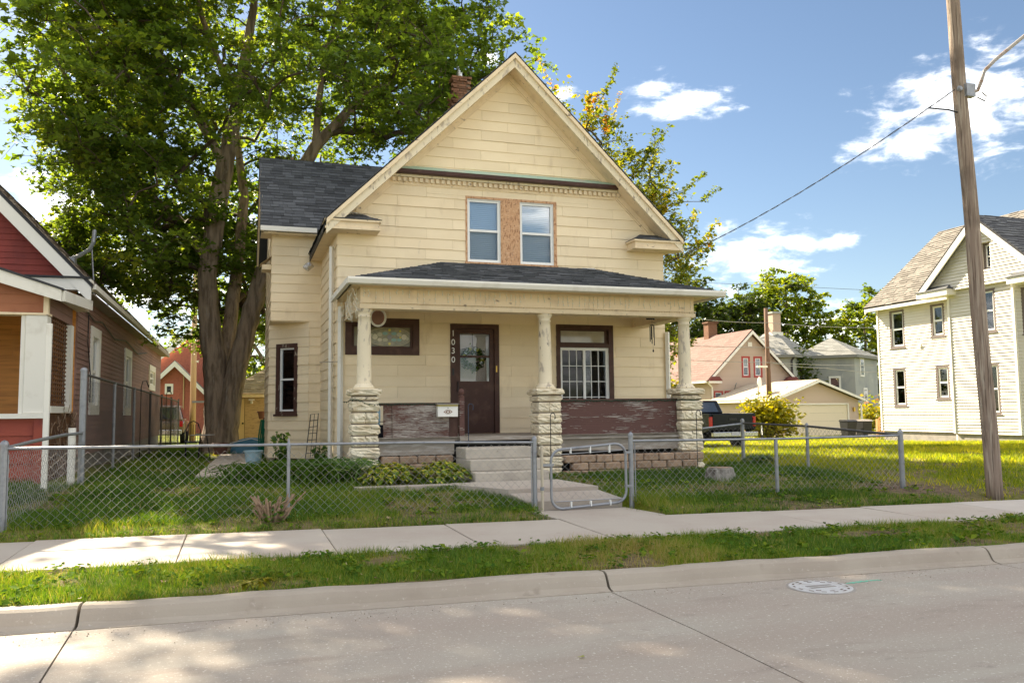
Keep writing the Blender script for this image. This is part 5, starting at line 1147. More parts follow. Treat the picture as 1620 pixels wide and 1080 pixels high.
siding(Fr((30, 33.62, 0), (1, 0, 0), (0, 1, 0)), WH, [(0, wb), (8.5, wb), (8.5, we), (0, we)], [], .13, 9, 'clapboard', M_whsid, limit=0, thick=.03, stagger=False, backing=M_whsid)
MB().box(30.17, 38.5, 18, 33.45, .3, 6.4).build('house_core', M_shaft, WH)
MB().box(29.98, 38.5, 17.85, 17.99, wb, 6.42).build('street_wall', M_whsid, WH); MB(front(17.9)).prism([(30, 6.42), (39, 6.42), (34.5, 10.1)], -.1, .04).build('street_gable', M_whsid, WH)
m = MB(); m.slab([(30.03, 18), (30.03, 23.72), (28.84, 24.97), (28.84, 28.03), (30.03, 29.28), (30.03, 33.6), (38.5, 33.6), (38.5, 18)], -.3, wb); m.build('foundation', M_found, WH)
for (x, y) in ((29.985, 33.64), (28.77, 28.07), (28.77, 24.93)): MB().box(x - .05, x + .05, y - .05, y + .05, wb, we).build('corner_board', M_white, WH)
m = MB(); m.plate([(29.55, 34.0, 6.42), (29.55, 17.5, 6.42), (34.5, 17.5, 10.5), (34.5, 34.0, 10.5)], .08); m.plate([(39.5, 34.0, 6.42), (34.5, 34.0, 10.5), (34.5, 17.5, 10.5), (39.5, 17.5, 6.42)], .08)
wroof2 = m.build('roof', M_roofdeck, WH)
nz_ = .09
shingles([(29.5, 34.05, 6.42 + nz_), (29.5, 17.5, 6.42 + nz_), (34.5, 17.5, 10.5 + nz_ + .05), (34.5, 34.05, 10.5 + nz_ + .05)], 'roof_shingles', M_shtan, wroof2, ex=.2, w=.42, t=.03)
MB(Fr((0, 34.0, 0), (1, 0, 0), (0, 1, 0))).prism([(29.55, 6.2), (34.5, 10.3), (34.5, 10.58), (29.55, 6.5)], -.02, .04).build('rake_board', M_white, WH)
MB(Fr((0, 33.62, 0), (1, 0, 0), (0, 1, 0))).prism([(30, 6.4), (39, 6.4), (34.5, 10.1)], -.1, -.005).build('rear_gable', M_whsid, WH)
MB().box(29.50, 29.6, 17.5, 34.0, 6.30, 6.44).build('fascia', M_white, WH); MB().box(29.6, 30.0, 17.5, 34, 6.36, 6.39).build('soffit', M_white, WH)
# cross gable over the bay
gzb, gzt, gyc = 6.62, 9.3, 26.2
for s in (-1, 1):
    ye = gyc + s * 3.0; P4 = [(28.3, ye, gzb), (31.2 if True else 0, ye, gzb), (33.2, gyc, gzt), (28.3, gyc, gzt)]
    MB().plate(P4, -.07 * s).build('bay_roof', M_roofdeck, WH)
    shingles([(p[0], p[1], p[2] + .08) for p in P4], 'roof_shingles', M_shtan if s > 0 else M_shgrey, wroof2, ex=.2, w=.42, t=.02)  # street-side slope gets darker shingles: its shade is put into the colour
    MB(sideL(28.3)).prism([(gyc, gzt - .02), (ye, gzb - .02), (ye, gzb - .34), (gyc, gzt - .34)], -.05, .02).build('rake_board', M_white, WH)
    y0, y1 = (ye - 1.55, ye + .12) if s > 0 else (ye - .12, ye + 1.55)
    h = MB(); h.box(28.25, 28.9, y0, y1, 6.30, 6.55); hd = h.build('eave_return', M_white, WH)
    MB().add([(28.2, y0 - .05, 6.555), (28.2, y1 + .05, 6.555), (28.62, y1 - .2, 6.78), (28.62, y0 + .2, 6.78), (28.62, y0 - .05, 6.555), (28.62, y1 + .05, 6.555)], [(0, 1, 2, 3), (0, 3, 4), (1, 5, 2)]).build('hood_roof', M_shgrey, hd)
MB().box(28.7, 28.78, 25.4, 25.42, 3.7, 3.72); MB().lathe((29.96, 31.0, 4.42), [(.09, -.06), (.1, 0), (.1, .04)], 10, axis='x').build('wall_fixture', M_white, WH)
# back stairs
bs = thing('wooden_stairs', (31.3, 35.6, .0), 'small wooden back stairs with slatted railing beside the white house', 'stairs')
for k in range(6): MB().box(30.5, 32.4, 35.2 + .0, 35.0 + 1.2, 0.0 + .0, .02).build('tread', M_graywood, bs) if k == 0 else MB().box(31.2 + .2 * k - .1, 31.2 + .2 * k + .12, 35.2, 36.2, .15 * k + .02, .15 * k + .06).build('tread', M_graywood, bs)
m = MB(); m.tube([(31.0, 35.15, .95), (32.2, 35.15, 1.85)], .045, 4); m.build('handrail', M_cedar, bs)
MB().box(30.95, 31.07, 35.09, 35.21, -.1, 1.02).build('newel', M_cedar, bs); MB().tube([(31.0, 35.15, .12), (32.2, 35.15, .75)], .04, 4).build('bottom_rail', M_cedar, bs)
for k in range(9): x = 31.13 + k * .125; MB().box(x - .02, x + .02, 35.13, 35.17, .18 + k * .066, .98 + k * .094).build('baluster', M_cedar, bs)

# ------------------------------------------------------------------ garage, far houses
GA = thing('tan_garage', (40.1, 51, -.5), 'low tan garage with wide cream door and sandy roof', 'garage')
FGA = front(51.5)
gd = (37.42, 42.82, -.55, 1.86)
siding(FGA, GA, [(36.5, -.55), (43.75, -.55), (43.75, 2.2), (40.1, 3.45), (36.5, 2.2)], [gd], .13, 8, 'siding_board', M_garage, thick=.02, stagger=False, backing=M_garage)
siding(sideL(36.5), GA, [(51.5, -.55), (59.5, -.55), (59.5, 2.2), (51.5, 2.2)], [], .13, 8.1, 'siding_board', M_garage, thick=.02, stagger=False, backing=M_garage)
m = MB(FGA); m.box(37.34, 37.43, -.1, .03, -.55, 1.95); m.box(42.81, 42.90, -.1, .03, -.55, 1.95); m.box(37.43, 42.81, -.1, .028, 1.86, 1.95); gdo = m.build('garage_door_frame', M_white, GA)
Mgd = mat('cream_door', (.72, .62, .46), rough=.6)
for k in range(4): MB(FGA).box(37.44, 42.80, -.09, -.05, -.55 + k * .603, -.55 + k * .603 + .595).build('door_panel', Mgd, gdo)
m = MB(); m.plate([(36.15, 51.1, 2.16), (40.1, 51.1, 3.58), (40.1, 59.9, 3.58), (36.15, 59.9, 2.16)], .08); m.plate([(44.1, 51.1, 2.16), (44.1, 59.9, 2.16), (40.1, 59.9, 3.58), (40.1, 51.1, 3.58)], .08); groof = m.build('roof', M_shsand, GA)
shingles([(36.12, 59.9, 2.26), (36.12, 51.08, 2.26), (40.1, 51.08, 3.69), (40.1, 59.9, 3.69)], 'roof_shingles', M_shsand, groof, ex=.3, w=.8, t=.01)
for s in (-1, 1): xe = 40.1 + s * 3.98; MB(front(51.1)).prism([(40.1, 3.66), (xe, 2.24), (xe, 2.06), (40.1, 3.48)], 0, .06).build('rake_board', M_white, GA)
MB().box(36.05, 36.14, 51.1, 59.9, 2.08, 2.2).build('gutter', M_white, GA); MB().tube([(44.05, 51.05, 2.15), (43.85, 51.3, 1.8), (43.85, 51.3, -.5)], .07, 4).build('downspout', M_white, GA)
for x in (37.0, 43.3): MB(FGA).box(x - .07, x + .07, .02, .16, 1.35, 1.65).build('wall_lamp', M_gold, GA)
ds = thing('satellite_dish', (36.9, 54.0, 2.6), 'pale satellite dish on the garage roof', 'dish')
m = MB(Fr((36.9, 54, 3.55), (.8, .6, 0), (.6, -.8, 0))); m.lathe((0, .0, 0), [(.02, 0), (.25, .03), (.42, .10), (.44, .13), (.42, .115)], 18, axis='y'); m.build('reflector', M_white, ds); MB().tube([(36.9, 54, 2.5), (36.9, 54, 3.4)], .035, 6).build('stem', M_galv, ds); MB().tube([(36.95, 54.1, 3.3), (36.3, 53.4, 3.6)], .02, 5).build('feed_arm', M_galv, ds)

PK = thing('pinkish_house', (40.4, 60.5, -.5), 'pinkish tan gabled house with red window trim and brick chimney', 'house')
FPK = front(60.5)
ph = [window(FPK, PK, a, b, 4.2, 5.98, tw=.16, trim=M_redtrim, sw=.07, inside='half', sill=False, room=.4) for a, b in ((39.8, 40.62), (40.95, 41.8))]
ph += [window(FPK, PK, 37.1, 37.95, 1.6, 3.1, tw=.13, trim=M_redtrim, sw=.06, inside='half', sill=False, room=.4), window(FPK, PK, 38.1, 39.0, 1.6, 3.1, tw=.13, trim=M_redtrim, sw=.06, inside='half', sill=False, room=.4)]
siding(FPK, PK, [(36.8, -.4), (44.9, -.4), (44.9, 4.0), (40.7, 7.85), (36.8, 4.0)], ph, .15, 9, 'siding_board', M_pinksid, thick=.02, stagger=False, backing=M_pinksid)
siding(sideL(36.8), PK, [(60.5, -.4), (74, -.4), (74, 4.0), (60.5, 4.0)], [], .15, 14, 'siding_board', M_pinksid, thick=.02, stagger=False, backing=M_pinksid)
m = MB(); m.plate([(36.3, 60.1, 3.85), (40.7, 60.1, 8.05), (40.7, 75, 8.05), (36.3, 75, 3.85)], .1); m.plate([(45.1, 60.1, 3.85), (45.1, 75, 3.85), (40.7, 75, 8.05), (40.7, 60.1, 8.05)], .1); proof2 = m.build('roof', M_shpink, PK)
shingles([(36.25, 75, 3.93), (36.25, 60.05, 3.93), (40.65, 60.05, 8.2), (40.65, 75, 8.2)], 'roof_shingles', M_shpink, proof2, ex=.3, w=.8, t=.012)
for s in (-1, 1):
    xe = 40.7 + s * 4.35; MB(front(60.1)).prism([(40.7, 8.1), (xe, 3.92), (xe, 3.65), (40.7, 7.83)], 0, .06).build('rake_board', M_white, PK)
    x0 = xe if s < 0 else xe - 1.25; MB().box(x0, x0 + 1.25, 60.0, 60.5, 3.72, 3.9).build('eave_return', M_white, PK); MB(front(60.0)).prism([(x0 - .05, 3.905), (x0 + 1.3, 3.905), (x0 + 1.0, 4.25), (x0 + .3, 4.25)], -.4, .05).build('hood_roof', mat('maroon_hood', (.16, .05, .045), rough=.9), PK)
m = MB(); m.box(40.35, 41.25, 66.4, 67.2, 7.2, 9.35); pc = m.build('chimney', M_chbrick, PK); MB().box(40.25, 41.35, 66.3, 67.3, 9.352, 9.5).build('chimney_cap', M_chbrick, pc)
MB(FPK).box(40.45, 40.85, .025, .06, 6.8, 7.15).build('vent', M_white, PK); MB().tube([(36.4, 60.3, 3.8), (36.9, 60.4, 3.4), (36.9, 60.4, 0)], .08, 4).build('downspout', M_white, PK); MB().box(36.1, 36.25, 60.1, 75, 3.75, 3.9).build('gutter', M_white, PK)
MB(FPK).tube([(39.0, .1, 3.2), (39.0, .3, 3.6), (39.05, .35, 3.75)], .04, 5).build('service_mast', M_galv, PK)

GH = thing('grey_stucco_house', (58, 75, -.5), 'grey stucco house with hipped grey roof far behind the garage', 'house')
def hip(fp, ze, apex, over=.6, nm='roof'):
    c = np.mean(np.array(fp), 0); n = len(fp)
    e = [tuple(np.array(p) + (np.array(p) - c) / np.linalg.norm(np.array(p) - c) * over) for p in fp]
    m = MB(); m.v = [(x, y, ze) for x, y in e] + [apex] + [(x, y, ze - .25) for x, y in e]
    m.f = [(i, (i + 1) % n, n) for i in range(n)] + [(i, (i + 1) % n, n + 1 + (i + 1) % n, n + 1 + i) for i in range(n)] + [tuple(n + 1 + i for i in range(n))]
    r = m.build(nm, M_shgrey2, GH)
    for i in range(n):
        if e[i][1] < c[1] + 2 or e[(i + 1) % n][1] < c[1] + 2: shingles([(*e[i], ze + .03), (*e[(i + 1) % n], ze + .03), (apex[0], apex[1], apex[2] + .03)], 'roof_shingles', M_shgrey2, r, ex=.35, w=.9, t=.012)
    return r
M_shgrey2 = mat('pale_grey_shingle', (.26, .255, .23), rough=.95, attr=.14)
fpL = [(51.6, 78.5), (55.2, 74.6), (59.8, 77.4), (59.5, 84), (52, 84)]; fpR = [(58.2, 77.6), (62.3, 73.6), (68.6, 77.4), (64, 82.5)]
M_gut = mat('dark_gutter', (.05, .045, .045), rough=.5)
for fp in (fpL, fpR): MB().slab(fp, -.6, 7.0).build('stucco_wall', M_stucco, GH)
rl_ = hip(fpL, 7.2, (56.2, 79, 10.3)); rr_ = hip(fpR, 7.2, (62.6, 77.6, 9.35))
m = MB(); m.box(55.6, 56.6, 78.2, 79.2, 9.6, 12.0); gc = m.build('chimney', mat('pale_brick', (.50, .36, .27), rough=.9), GH); MB().box(55.45, 56.75, 78.05, 79.35, 9.55, 9.95).build('chimney_base', M_white, gc); MB().box(55.5, 56.7, 78.1, 79.3, 12.0, 12.2).build('chimney_cap', M_stucco, gc)
Fa, La = seg_frame(fpR[1], fpR[2])
Fa.n = np.array((Fa.u[1], -Fa.u[0], 0)); 
if Fa.n[1] > 0: Fa.n = -Fa.n
for (a, b, z0, z1) in ((1.6, 2.9, 4.95, 7.0), (2.4, 3.6, 1.75, 3.75)):
    m = MB(Fa); m.box(a, b, .002, .06, z0, z1); wq = m.build('window', M_white, GH)
    for q in (0, 1): MB(Fa).box(a + .22, b - .22, .061, .066, z0 + .2 + q * (z1 - z0 - .3) / 2, z0 + .15 + (q + 1) * (z1 - z0 - .35) / 2).build('pane', M_darkglass, wq); MB(Fa).box(a + .2, b - .2, .0605, .0608, z0 + .18 + q * .01, z1 - .18).build('pane_backing', M_shaft, wq) if q == 0 else None
Fb, Lb = seg_frame(fpR[0], fpR[1]); Fb.n = np.array((-abs(Fb.u[1]), -abs(Fb.u[0]), 0))
for (a, b, z0, z1) in ((3.1, 4.3, 2.9, 5.0),):
    m = MB(Fb); m.box(a, b, .002, .06, z0, z1); wq = m.build('window', M_white, GH)
    for q in (0, 1): MB(Fb).box(a + .2, b - .2, .061, .066, z0 + .2 + q * .9, z0 + .95 + q * .9).build('pane', M_darkglass, wq)
    MB(Fb).box(a + .19, b - .19, .0605, .0608, z0 + .19, z1 - .2).build('pane_backing', M_shaft, wq)
MB().tube([(55.2, 74.2, 7.0), (55.1, 74.5, 6.6), (55.1, 74.5, 0)], .12, 6).build('downspout', M_gut, GH)
m = MB(); m.plate([(51.0, 78, 6.95), (53, 76, 6.95), (54.5, 78, 8.9), (53, 79, 8.9)], .1); m.build('dormer_roof', M_shgrey2, GH)
# ivy on the grey house
rgv2 = np.random.default_rng(9); C = np.concatenate([rgv2.normal(size=(900, 3)) * (.9, .3, 1.4) + (57.0, 75.6, 4.6), rgv2.normal(size=(700, 3)) * (1.2, .4, .8) + (58.6, 76.0, 3.0), rgv2.normal(size=(150, 3)) * (.35, .3, .7) + (56.8, 75.5, 6.8)])
iv = thing('wall_ivy', (57.5, 75.5, -.5), 'dark ivy climbing the corner of the grey house', 'ivy'); link('foliage', leaves_mesh('foliage', C, .38, rgv2.random(len(C)), LEAF2, rgv2, o=(57.5, 75.5, -.5)), M_dkleaf, iv, kind='stuff'); MB().tube([(57, 75.6, -.5), (57.1, 75.5, 3), (56.9, 75.5, 6)], .06, 5).build('stem', M_twig, iv)

BH = thing('red_brick_house', (-4.6, 70, 0), 'red brick gabled house glimpsed behind the maple trunk', 'house')
M_brk = M_brickred
FBH = front(70.0)
MB(FBH).prism([(-7.0, -.3), (-2.2, -.3), (-2.2, 2.9), (-4.66, 5.35), (-7.0, 2.9)], -6, 0).build('front_gable', M_brk, BH)
for s in (-1, 1): xe = -4.66 + s * 2.75; MB(front(69.6)).prism([(-4.66, 5.75), (xe, 5.75 - 2.85), (xe, 5.75 - 3.2), (-4.66, 5.3)], 0, .08).build('rake_board', M_white, BH); MB(front(69.62)).prism([(-4.66, 5.82), (xe, 2.96), (xe, 2.9), (-4.66, 5.76)], -6, 0).build('gable_roof', M_shdark, BH)
m = MB(FBH); m.box(-5.35, -4.75, .002, .08, 3.2, 4.0); bw = m.build('window', M_white, BH); MB(FBH).box(-5.2, -4.9, .081, .09, 3.35, 3.8).build('pane', M_iron, bw)
MB(front(76.0)).prism([(-9, -.3), (1.5, -.3), (1.5, 4.2), (-3.6, 8.6), (-9, 4.2)], -8, 0).build('main_gable', M_brk, BH)
for s in (-1, 1): xe = -3.6 + s * 5.6; MB(front(75.6)).prism([(-3.6, 8.9), (xe, 4.1), (xe, 3.6), (-3.6, 8.35)], 0, .08).build('rake_board', M_white, BH)
MB(FBH).box(-6.35, -5.85, .01, .09, -.3, 5.9).build('corner_post', M_white, BH); MB(FBH).tube([(-4.0, .08, -.2), (-4.0, .08, 5.0)], .05, 5).build('conduit', M_tanwall, BH)

SH = thing('small_shed', (1.2, 34, .35), 'small tan shed with yellowed door behind the maple', 'shed')
FS = front(34.0)
siding(FS, SH, [(-.42, .35), (3.6, .35), (3.6, 2.25), (-.42, 2.25)], [(-.37, .27, .35, 2.22)], .10, 4.2, 'shed_board', M_tanwall, thick=.018, stagger=False, backing=M_tanwall)
MB(FS).box(-.36, .255, -.06, -.01, .36, 2.21).build('door', M_yellowdoor, SH); dd = SH.children[-1]
for (a, z0, z1) in ((-.28, .55, 1.1), (.0, .55, 1.1), (-.28, 1.25, 1.95), (.0, 1.25, 1.95)): MB(FS).box(a, a + .2, -.0095, .002, z0, z1).build('door_panel', M_yellowdoor, dd)
MB(FS).lathe((.2, .02, 1.25), [(.0, -.03), (.03, -.02), (.035, .01), (.01, .03)], 8, axis='y').build('knob', M_iron, dd)
MB().box(-.4, 3.6, 34.17, 37.5, .3, 2.25).build('shed_core', M_shaft, SH)
e_ = [(-.62, 33.75), (4, 33.75), (4, 38), (-.62, 38)]
m = MB(); m.v = [(x, y, 2.36) for x, y in e_] + [(2.1, 35.9, 4.05), (2.6, 35.9, 4.05)]; m.f = [(0, 1, 5, 4), (1, 2, 5), (2, 3, 4, 5), (3, 0, 4), (0, 3, 2, 1)]; sroof = m.build('roof', M_shsand, SH)
shingles([(-.64, 33.72, 2.38), (4, 33.72, 2.38), (2.6, 35.9, 4.07), (2.1, 35.9, 4.07)], 'roof_shingles', mat('pale_shed_shingle', (.42, .34, .24), [((.3, .24, .17), 4, .5, .7, ONE)], rough=.95, attr=.15), sroof, ex=.15, w=.3)
MB().box(-.64, 4, 33.68, 33.74, 2.24, 2.36).build('fascia', M_trim, SH)
sl_ = MB(); sl_.box(.40, .62, 33.9, 33.98, 2.12, 2.18); sl_.lathe((.51, 33.86, 2.0), [(.05, 0), (.055, .05), (.03, .12)], 8); sl_.build('floodlight', M_mail, SH)
# ------------------------------------------------------------------ vehicles
def wheel(p, x, y, z, r=.39, w=.26):
    m = MB(); m.lathe((x - w / 2, y, z), [(r * .6, 0), (r * .93, 0), (r, w * .15), (r, w * .85), (r * .93, w), (r * .6, w)], 22, axis='x'); wo = m.build('wheel', M_black, p)
    MB().lathe((x - w / 2 - .004, y, z), [(.05, 0), (r * .25, .02), (r * .58, .005), (r * .6, .04), (r * .6, w - .04), (r * .58, w + .004), (.05, w + .008)], 16, axis='x').build('rim', M_chrome, wo)
zt = float(gz(18.3, 29.5)) + .0
TK = thing('pickup_truck', (18.3, 31, zt), 'black pickup truck parked on the lawn behind the porch, tailgate showing', 'truck')
def TF(y): return Fr((0, 0, 0), (0, 1, 0), (1, 0, 0))
tx0, tx1, ty = 17.25, 19.3, 28.5
P = [(ty, zt + .72), (ty, zt + 1.33), (ty + .05, zt + 1.37), (ty + 2.1, zt + 1.37), (ty + 2.1, zt + .55), (ty + 1.75, zt + .55), (ty + 1.6, zt + .8), (ty + 1.15, zt + .92), (ty + .7, zt + .8), (ty + .55, zt + .6)]
for x in (tx0, tx1 - .09): MB(TF(0)).prism(P, x, x + .09).build('bed_side', M_carblack, TK, bevel=.012)
MB().box(tx0 + .09, tx1 - .09, ty + .06, ty + 2.1, zt + .72, zt + .78).build('bed_floor', M_black, TK)
MB().box(tx0 + .13, tx1 - .13, ty - .02, ty + .05, zt + .74, zt + 1.36).build('tailgate', M_carblack, TK, bevel=.02); tg = TK.children[-1]
MB().box(18.1, 18.45, ty - .035, ty - .02, zt + 1.10, zt + 1.19).build('gate_handle', M_iron, tg)
for x in (tx0 - .005, tx1 - .125): MB().box(x, x + .13, ty - .025, ty + .06, zt + .86, zt + 1.24).build('tail_lamp', M_tail, TK, bevel=.015)
MB().box(tx0 + .02, tx1 - .02, ty - .2, ty - .05, zt + .47, zt + .66).build('rear_bumper', M_chrome, TK, bevel=.03); MB().box(18.08, 18.44, ty - .215, ty - .201, zt + .53, zt + .66).build('number_plate', M_plate, TK)
P = [(ty + 2.13, zt + .5), (ty + 2.13, zt + 1.36), (ty + 3.9, zt + 1.36), (ty + 5.5, zt + 1.22), (ty + 5.75, zt + 1.05), (ty + 5.75, zt + .5)]
MB(TF(0)).prism(P, tx0 + .02, tx1 - .02).build('cab_body', M_carblack, TK, bevel=.04)
m = MB(); a, b = tx0 + .06, tx1 - .06; c, d = tx0 + .24, tx1 - .24
m.v = [(a, ty + 2.15, zt + 1.36), (b, ty + 2.15, zt + 1.36), (b, ty + 4.1, zt + 1.36), (a, ty + 4.1, zt + 1.36), (c, ty + 2.32, zt + 1.9), (d, ty + 2.32, zt + 1.9), (d, ty + 3.5, zt + 1.9), (c, ty + 3.5, zt + 1.9)]
m.f = [(0, 3, 2, 1), (4, 5, 6, 7), (0, 1, 5, 4), (1, 2, 6, 5), (2, 3, 7, 6), (3, 0, 4, 7)]; m.build('cab_roof', M_carblack, TK, bevel=.05)
def lerp(p, q, t): return tuple(np.array(p) + (np.array(q) - np.array(p)) * t)
v = m.v; q0, q1, q2, q3 = v[0], v[1], v[5], v[4]
w = MB(); w.plate([tuple(np.array(lerp(lerp(q0, q1, s), lerp(q3, q2, s), t)) + (0, -.012, 0)) for s, t in ((.12, .12), (.88, .12), (.86, .82), (.14, .82))], .006)
M_tglass = mat('tinted_glass', (.02, .03, .045), rough=.03, spec=.9, coat=1); w.build('rear_window', M_tglass, TK)
for (i0, i1, i2, i3, dx) in ((3, 0, 4, 7, -.012), (1, 2, 6, 5, .012)):
    w = MB(); w.plate([tuple(np.array(lerp(lerp(v[i0], v[i1], s), lerp(v[i3], v[i2], s), t)) + (dx, 0, 0)) for s, t in ((.1, .1), (.9, .1), (.88, .85), (.14, .85))], .006); w.build('side_window', M_tglass, TK)
for x in (tx0 + .12, tx1 - .12):
    for y in (ty + 1.15, ty + 4.75): wheel(TK, x, y, zt + .39)
MB().box(tx0 + .35, tx1 - .35, ty + .3, ty + 5.4, zt + .38, zt + .6).build('chassis', M_black, TK)
MB().tube([(tx0 - .0, ty + 2.6, zt + 1.3), (tx0 - .2, ty + 2.55, zt + 1.35)], .05, 6).build('mirror_arm', M_iron, TK)
zs = float(gz(-3.3, 44))
SV = thing('brown_suv', (-3.3, 45, zs), 'brown sport utility car parked behind the tall side fence', 'car')
P = [(43.0, zs + .5), (42.95, zs + 1.0), (43.1, zs + 1.1), (47.4, zs + 1.05), (47.5, zs + .5)]; MB(TF(0)).prism(P, -4.3, -2.4).build('body', M_suv, SV, bevel=.05)
m = MB(); m.v = [(-4.25, 43.05, zs + 1.1), (-2.45, 43.05, zs + 1.1), (-2.45, 46.2, zs + 1.1), (-4.25, 46.2, zs + 1.1), (-4.05, 43.35, zs + 1.82), (-2.65, 43.35, zs + 1.82), (-2.65, 45.4, zs + 1.82), (-4.05, 45.4, zs + 1.82)]; m.f = [(0, 3, 2, 1), (4, 5, 6, 7), (0, 1, 5, 4), (1, 2, 6, 5), (2, 3, 7, 6), (3, 0, 4, 7)]; m.build('roof', M_suv, SV, bevel=.06); v = m.v
w = MB(); w.plate([tuple(np.array(lerp(lerp(v[0], v[1], s), lerp(v[4], v[5], s), t)) + (0, -.015, 0)) for s, t in ((.1, .1), (.9, .1), (.88, .85), (.12, .85))], .006); w.build('rear_window', M_tglass, SV)
w = MB(); w.plate([tuple(np.array(lerp(lerp(v[1], v[2], s), lerp(v[5], v[6], s), t)) + (.015, 0, 0)) for s, t in ((.1, .1), (.9, .1), (.88, .85), (.12, .85))], .006); w.build('side_window', M_tglass, SV)
for x in (-4.2, -2.5):
    for y in (43.8, 46.7): wheel(SV, x, y, zs + .36, .36, .22)
MB().box(-4.2, -2.5, 42.85, 42.95, zs + .45, zs + .66).build('bumper', M_chrome, SV, bevel=.02)
for x in (-4.25, -2.6): MB().box(x, x + .14, 42.93, 43.0, zs + .8, zs + 1.08).build('tail_lamp', M_tail, SV)
# ------------------------------------------------------------------ chain-link fences
def chain(F, L, z0, z1, dw=.112, dh=.108, r=.0019, a0=0.0, zf=None):
    """interlocked zigzag wires over a strip; zf(a) optional ground offset"""
    crg = random.Random(int(L * 100)); A = []; B = []; k = 0; n = int((z1 - z0) / (dh / 2)); a = a0
    while a < a0 + L - dw / 2 + .001:
        pts = []
        for s in range(n + 1):
            ph = (s + k) % 2; aa = a + (dw / 2 if ph else 0); dz = zf(aa) if zf else 0
            pts.append(F.p(aa + crg.gauss(0, .0022) + .006 * math.sin(aa * 2.7 + s * .21), (.003 if ph else -.003) + .012 * math.sin(aa * 1.9) * math.sin(s * .16), z0 + dz + s * dh / 2 + crg.gauss(0, .0018) + .008 * math.sin(aa * 1.4 + .5)))
        A += pts[:-1]; B += pts[1:]; a += dw / 2; k += 1
    V, Fc = segs(np.array(A), np.array(B), r, r, 3); return V, Fc
def post(p, x, y, z0, z1, r=.03, nm='post', cap=True, mt=None):
    m = MB(); m.lathe((x, y, z0), [(r, 0), (r, z1 - z0), (r * 1.12, z1 - z0), (r * 1.12, z1 - z0 + .02), (r * .8, z1 - z0 + .05), (r * .2, z1 - z0 + .065)] if cap else [(r, 0), (r, z1 - z0)], 10)
    o = m.build(nm, mt or M_galv, p, smooth=False); return o
def mesh_part(p, V, F, mt, nm='wire_mesh'):
    return link(nm, np_mesh(nm, V - np.array(origin_of(p)), F), mt, p, kind='stuff')
def line_frame(p, q):
    d = np.array((q[0] - p[0], q[1] - p[1], 0.0)); L_ = float(np.linalg.norm(d)); d /= L_; return Fr((p[0], p[1], 0), d, np.array((d[1], -d[0], 0))), L_
def bands(p, x, y, zs, r=.036):
    for z in zs: MB().lathe((x, y, z), [(r, 0), (r, .022)], 10).build('tension_band', M_galv, p)
# front left run
A0, A1 = (-2.6, 11.32), (3.955, 11.16)
FN = thing('chain_link_fence', (.7, 11.24, .25), 'low chain-link fence across the left front yard', 'fence', 'chain-link fences round the yellow house')
F_, L_ = line_frame(A0, A1); V, Fc = chain(F_, L_, .27, 1.185, zf=lambda a: .03 * math.sin(a * 1.1)); mesh_part(FN, V, Fc, M_wire)
post(FN, *A0, .15, 1.26, .045); post(FN, A1[0], A1[1], .1, 1.19, .035); post(FN, .635, 11.25, .15, 1.19, .022, cap=False)
m = MB(); m.lathe((.635, 11.25, 1.19), [(.03, -.03), (.03, .0), (.012, .06), (.004, .10)], 8); m.build('line_cap', M_galv, FN)
m = MB(); m.tube([(A0[0], A0[1], 1.225), (-1, 11.28, 1.215), (.635, 11.25, 1.205), (2.3, 11.2, 1.195), (A1[0], A1[1], 1.165)], .018, 8); m.build('top_rail', M_galv, FN)
for (x, y) in ((A0[0] + .05, A0[1]), (A1[0] - .05, A1[1])): MB().box(x - .006, x + .006, y - .012, y - .006, .28, 1.15).build('tension_bar', M_galv, FN)
bands(FN, *A0, (.42, .7, 1.0), .05); bands(FN, *A1, (.36, .68, 1.02), .04)
# return run to the tall side fence
F_, L_ = line_frame(A0, (-2.5, 15.9)); RN = thing('chain_link_fence', (-2.55, 13.5, .3), 'short chain-link return running back from the left corner post', 'fence', 'chain-link fences round the yellow house')
V, Fc = chain(F_, L_, .3, 1.2); mesh_part(RN, V, Fc, M_wire)
m = MB(); m.tube([(A0[0], A0[1], 1.225), (-2.57, 12.6, 1.27), (-2.53, 14.5, 1.31), (-2.5, 15.85, 1.31)], .024, 8); m.build('top_rail', M_galv, RN); post(RN, -2.62, 15.7, .3, 1.4, .06, cap=False, mt=M_white)
# front right run
B0, B1 = (5.43, 11.14), (10.29, 11.16)
FN2 = thing('chain_link_fence', (7.9, 11.15, .25), 'low chain-link fence right of the garden gate', 'fence', 'chain-link fences round the yellow house')
F_, L_ = line_frame(B0, B1); V, Fc = chain(F_, L_, .25, 1.13); mesh_part(FN2, V, Fc, M_wire)
post(FN2, *B0, .15, 1.22, .036); post(FN2, 7.9, 11.15, .2, 1.13, .028, cap=False); post(FN2, *B1, .1, 1.18, .042)
m = MB(); m.tube([(B0[0], B0[1], 1.155), (7.9, 11.15, 1.135), (B1[0], B1[1], 1.145)], .018, 8); m.build('top_rail', M_galv, FN2)
bands(FN2, *B0, (.36, .7, 1.04), .042); bands(FN2, *B1, (.4, .7, 1.06), .048); MB().box(B0[0] + .055, B0[0] + .067, 11.13, 11.14, .28, 1.13).build('tension_bar', M_galv, FN2); MB().lathe((B1[0], B1[1], .17), [(.13, 0), (.12, .06), (.05, .08)], 9).build('concrete_foot', M_conc, FN2)
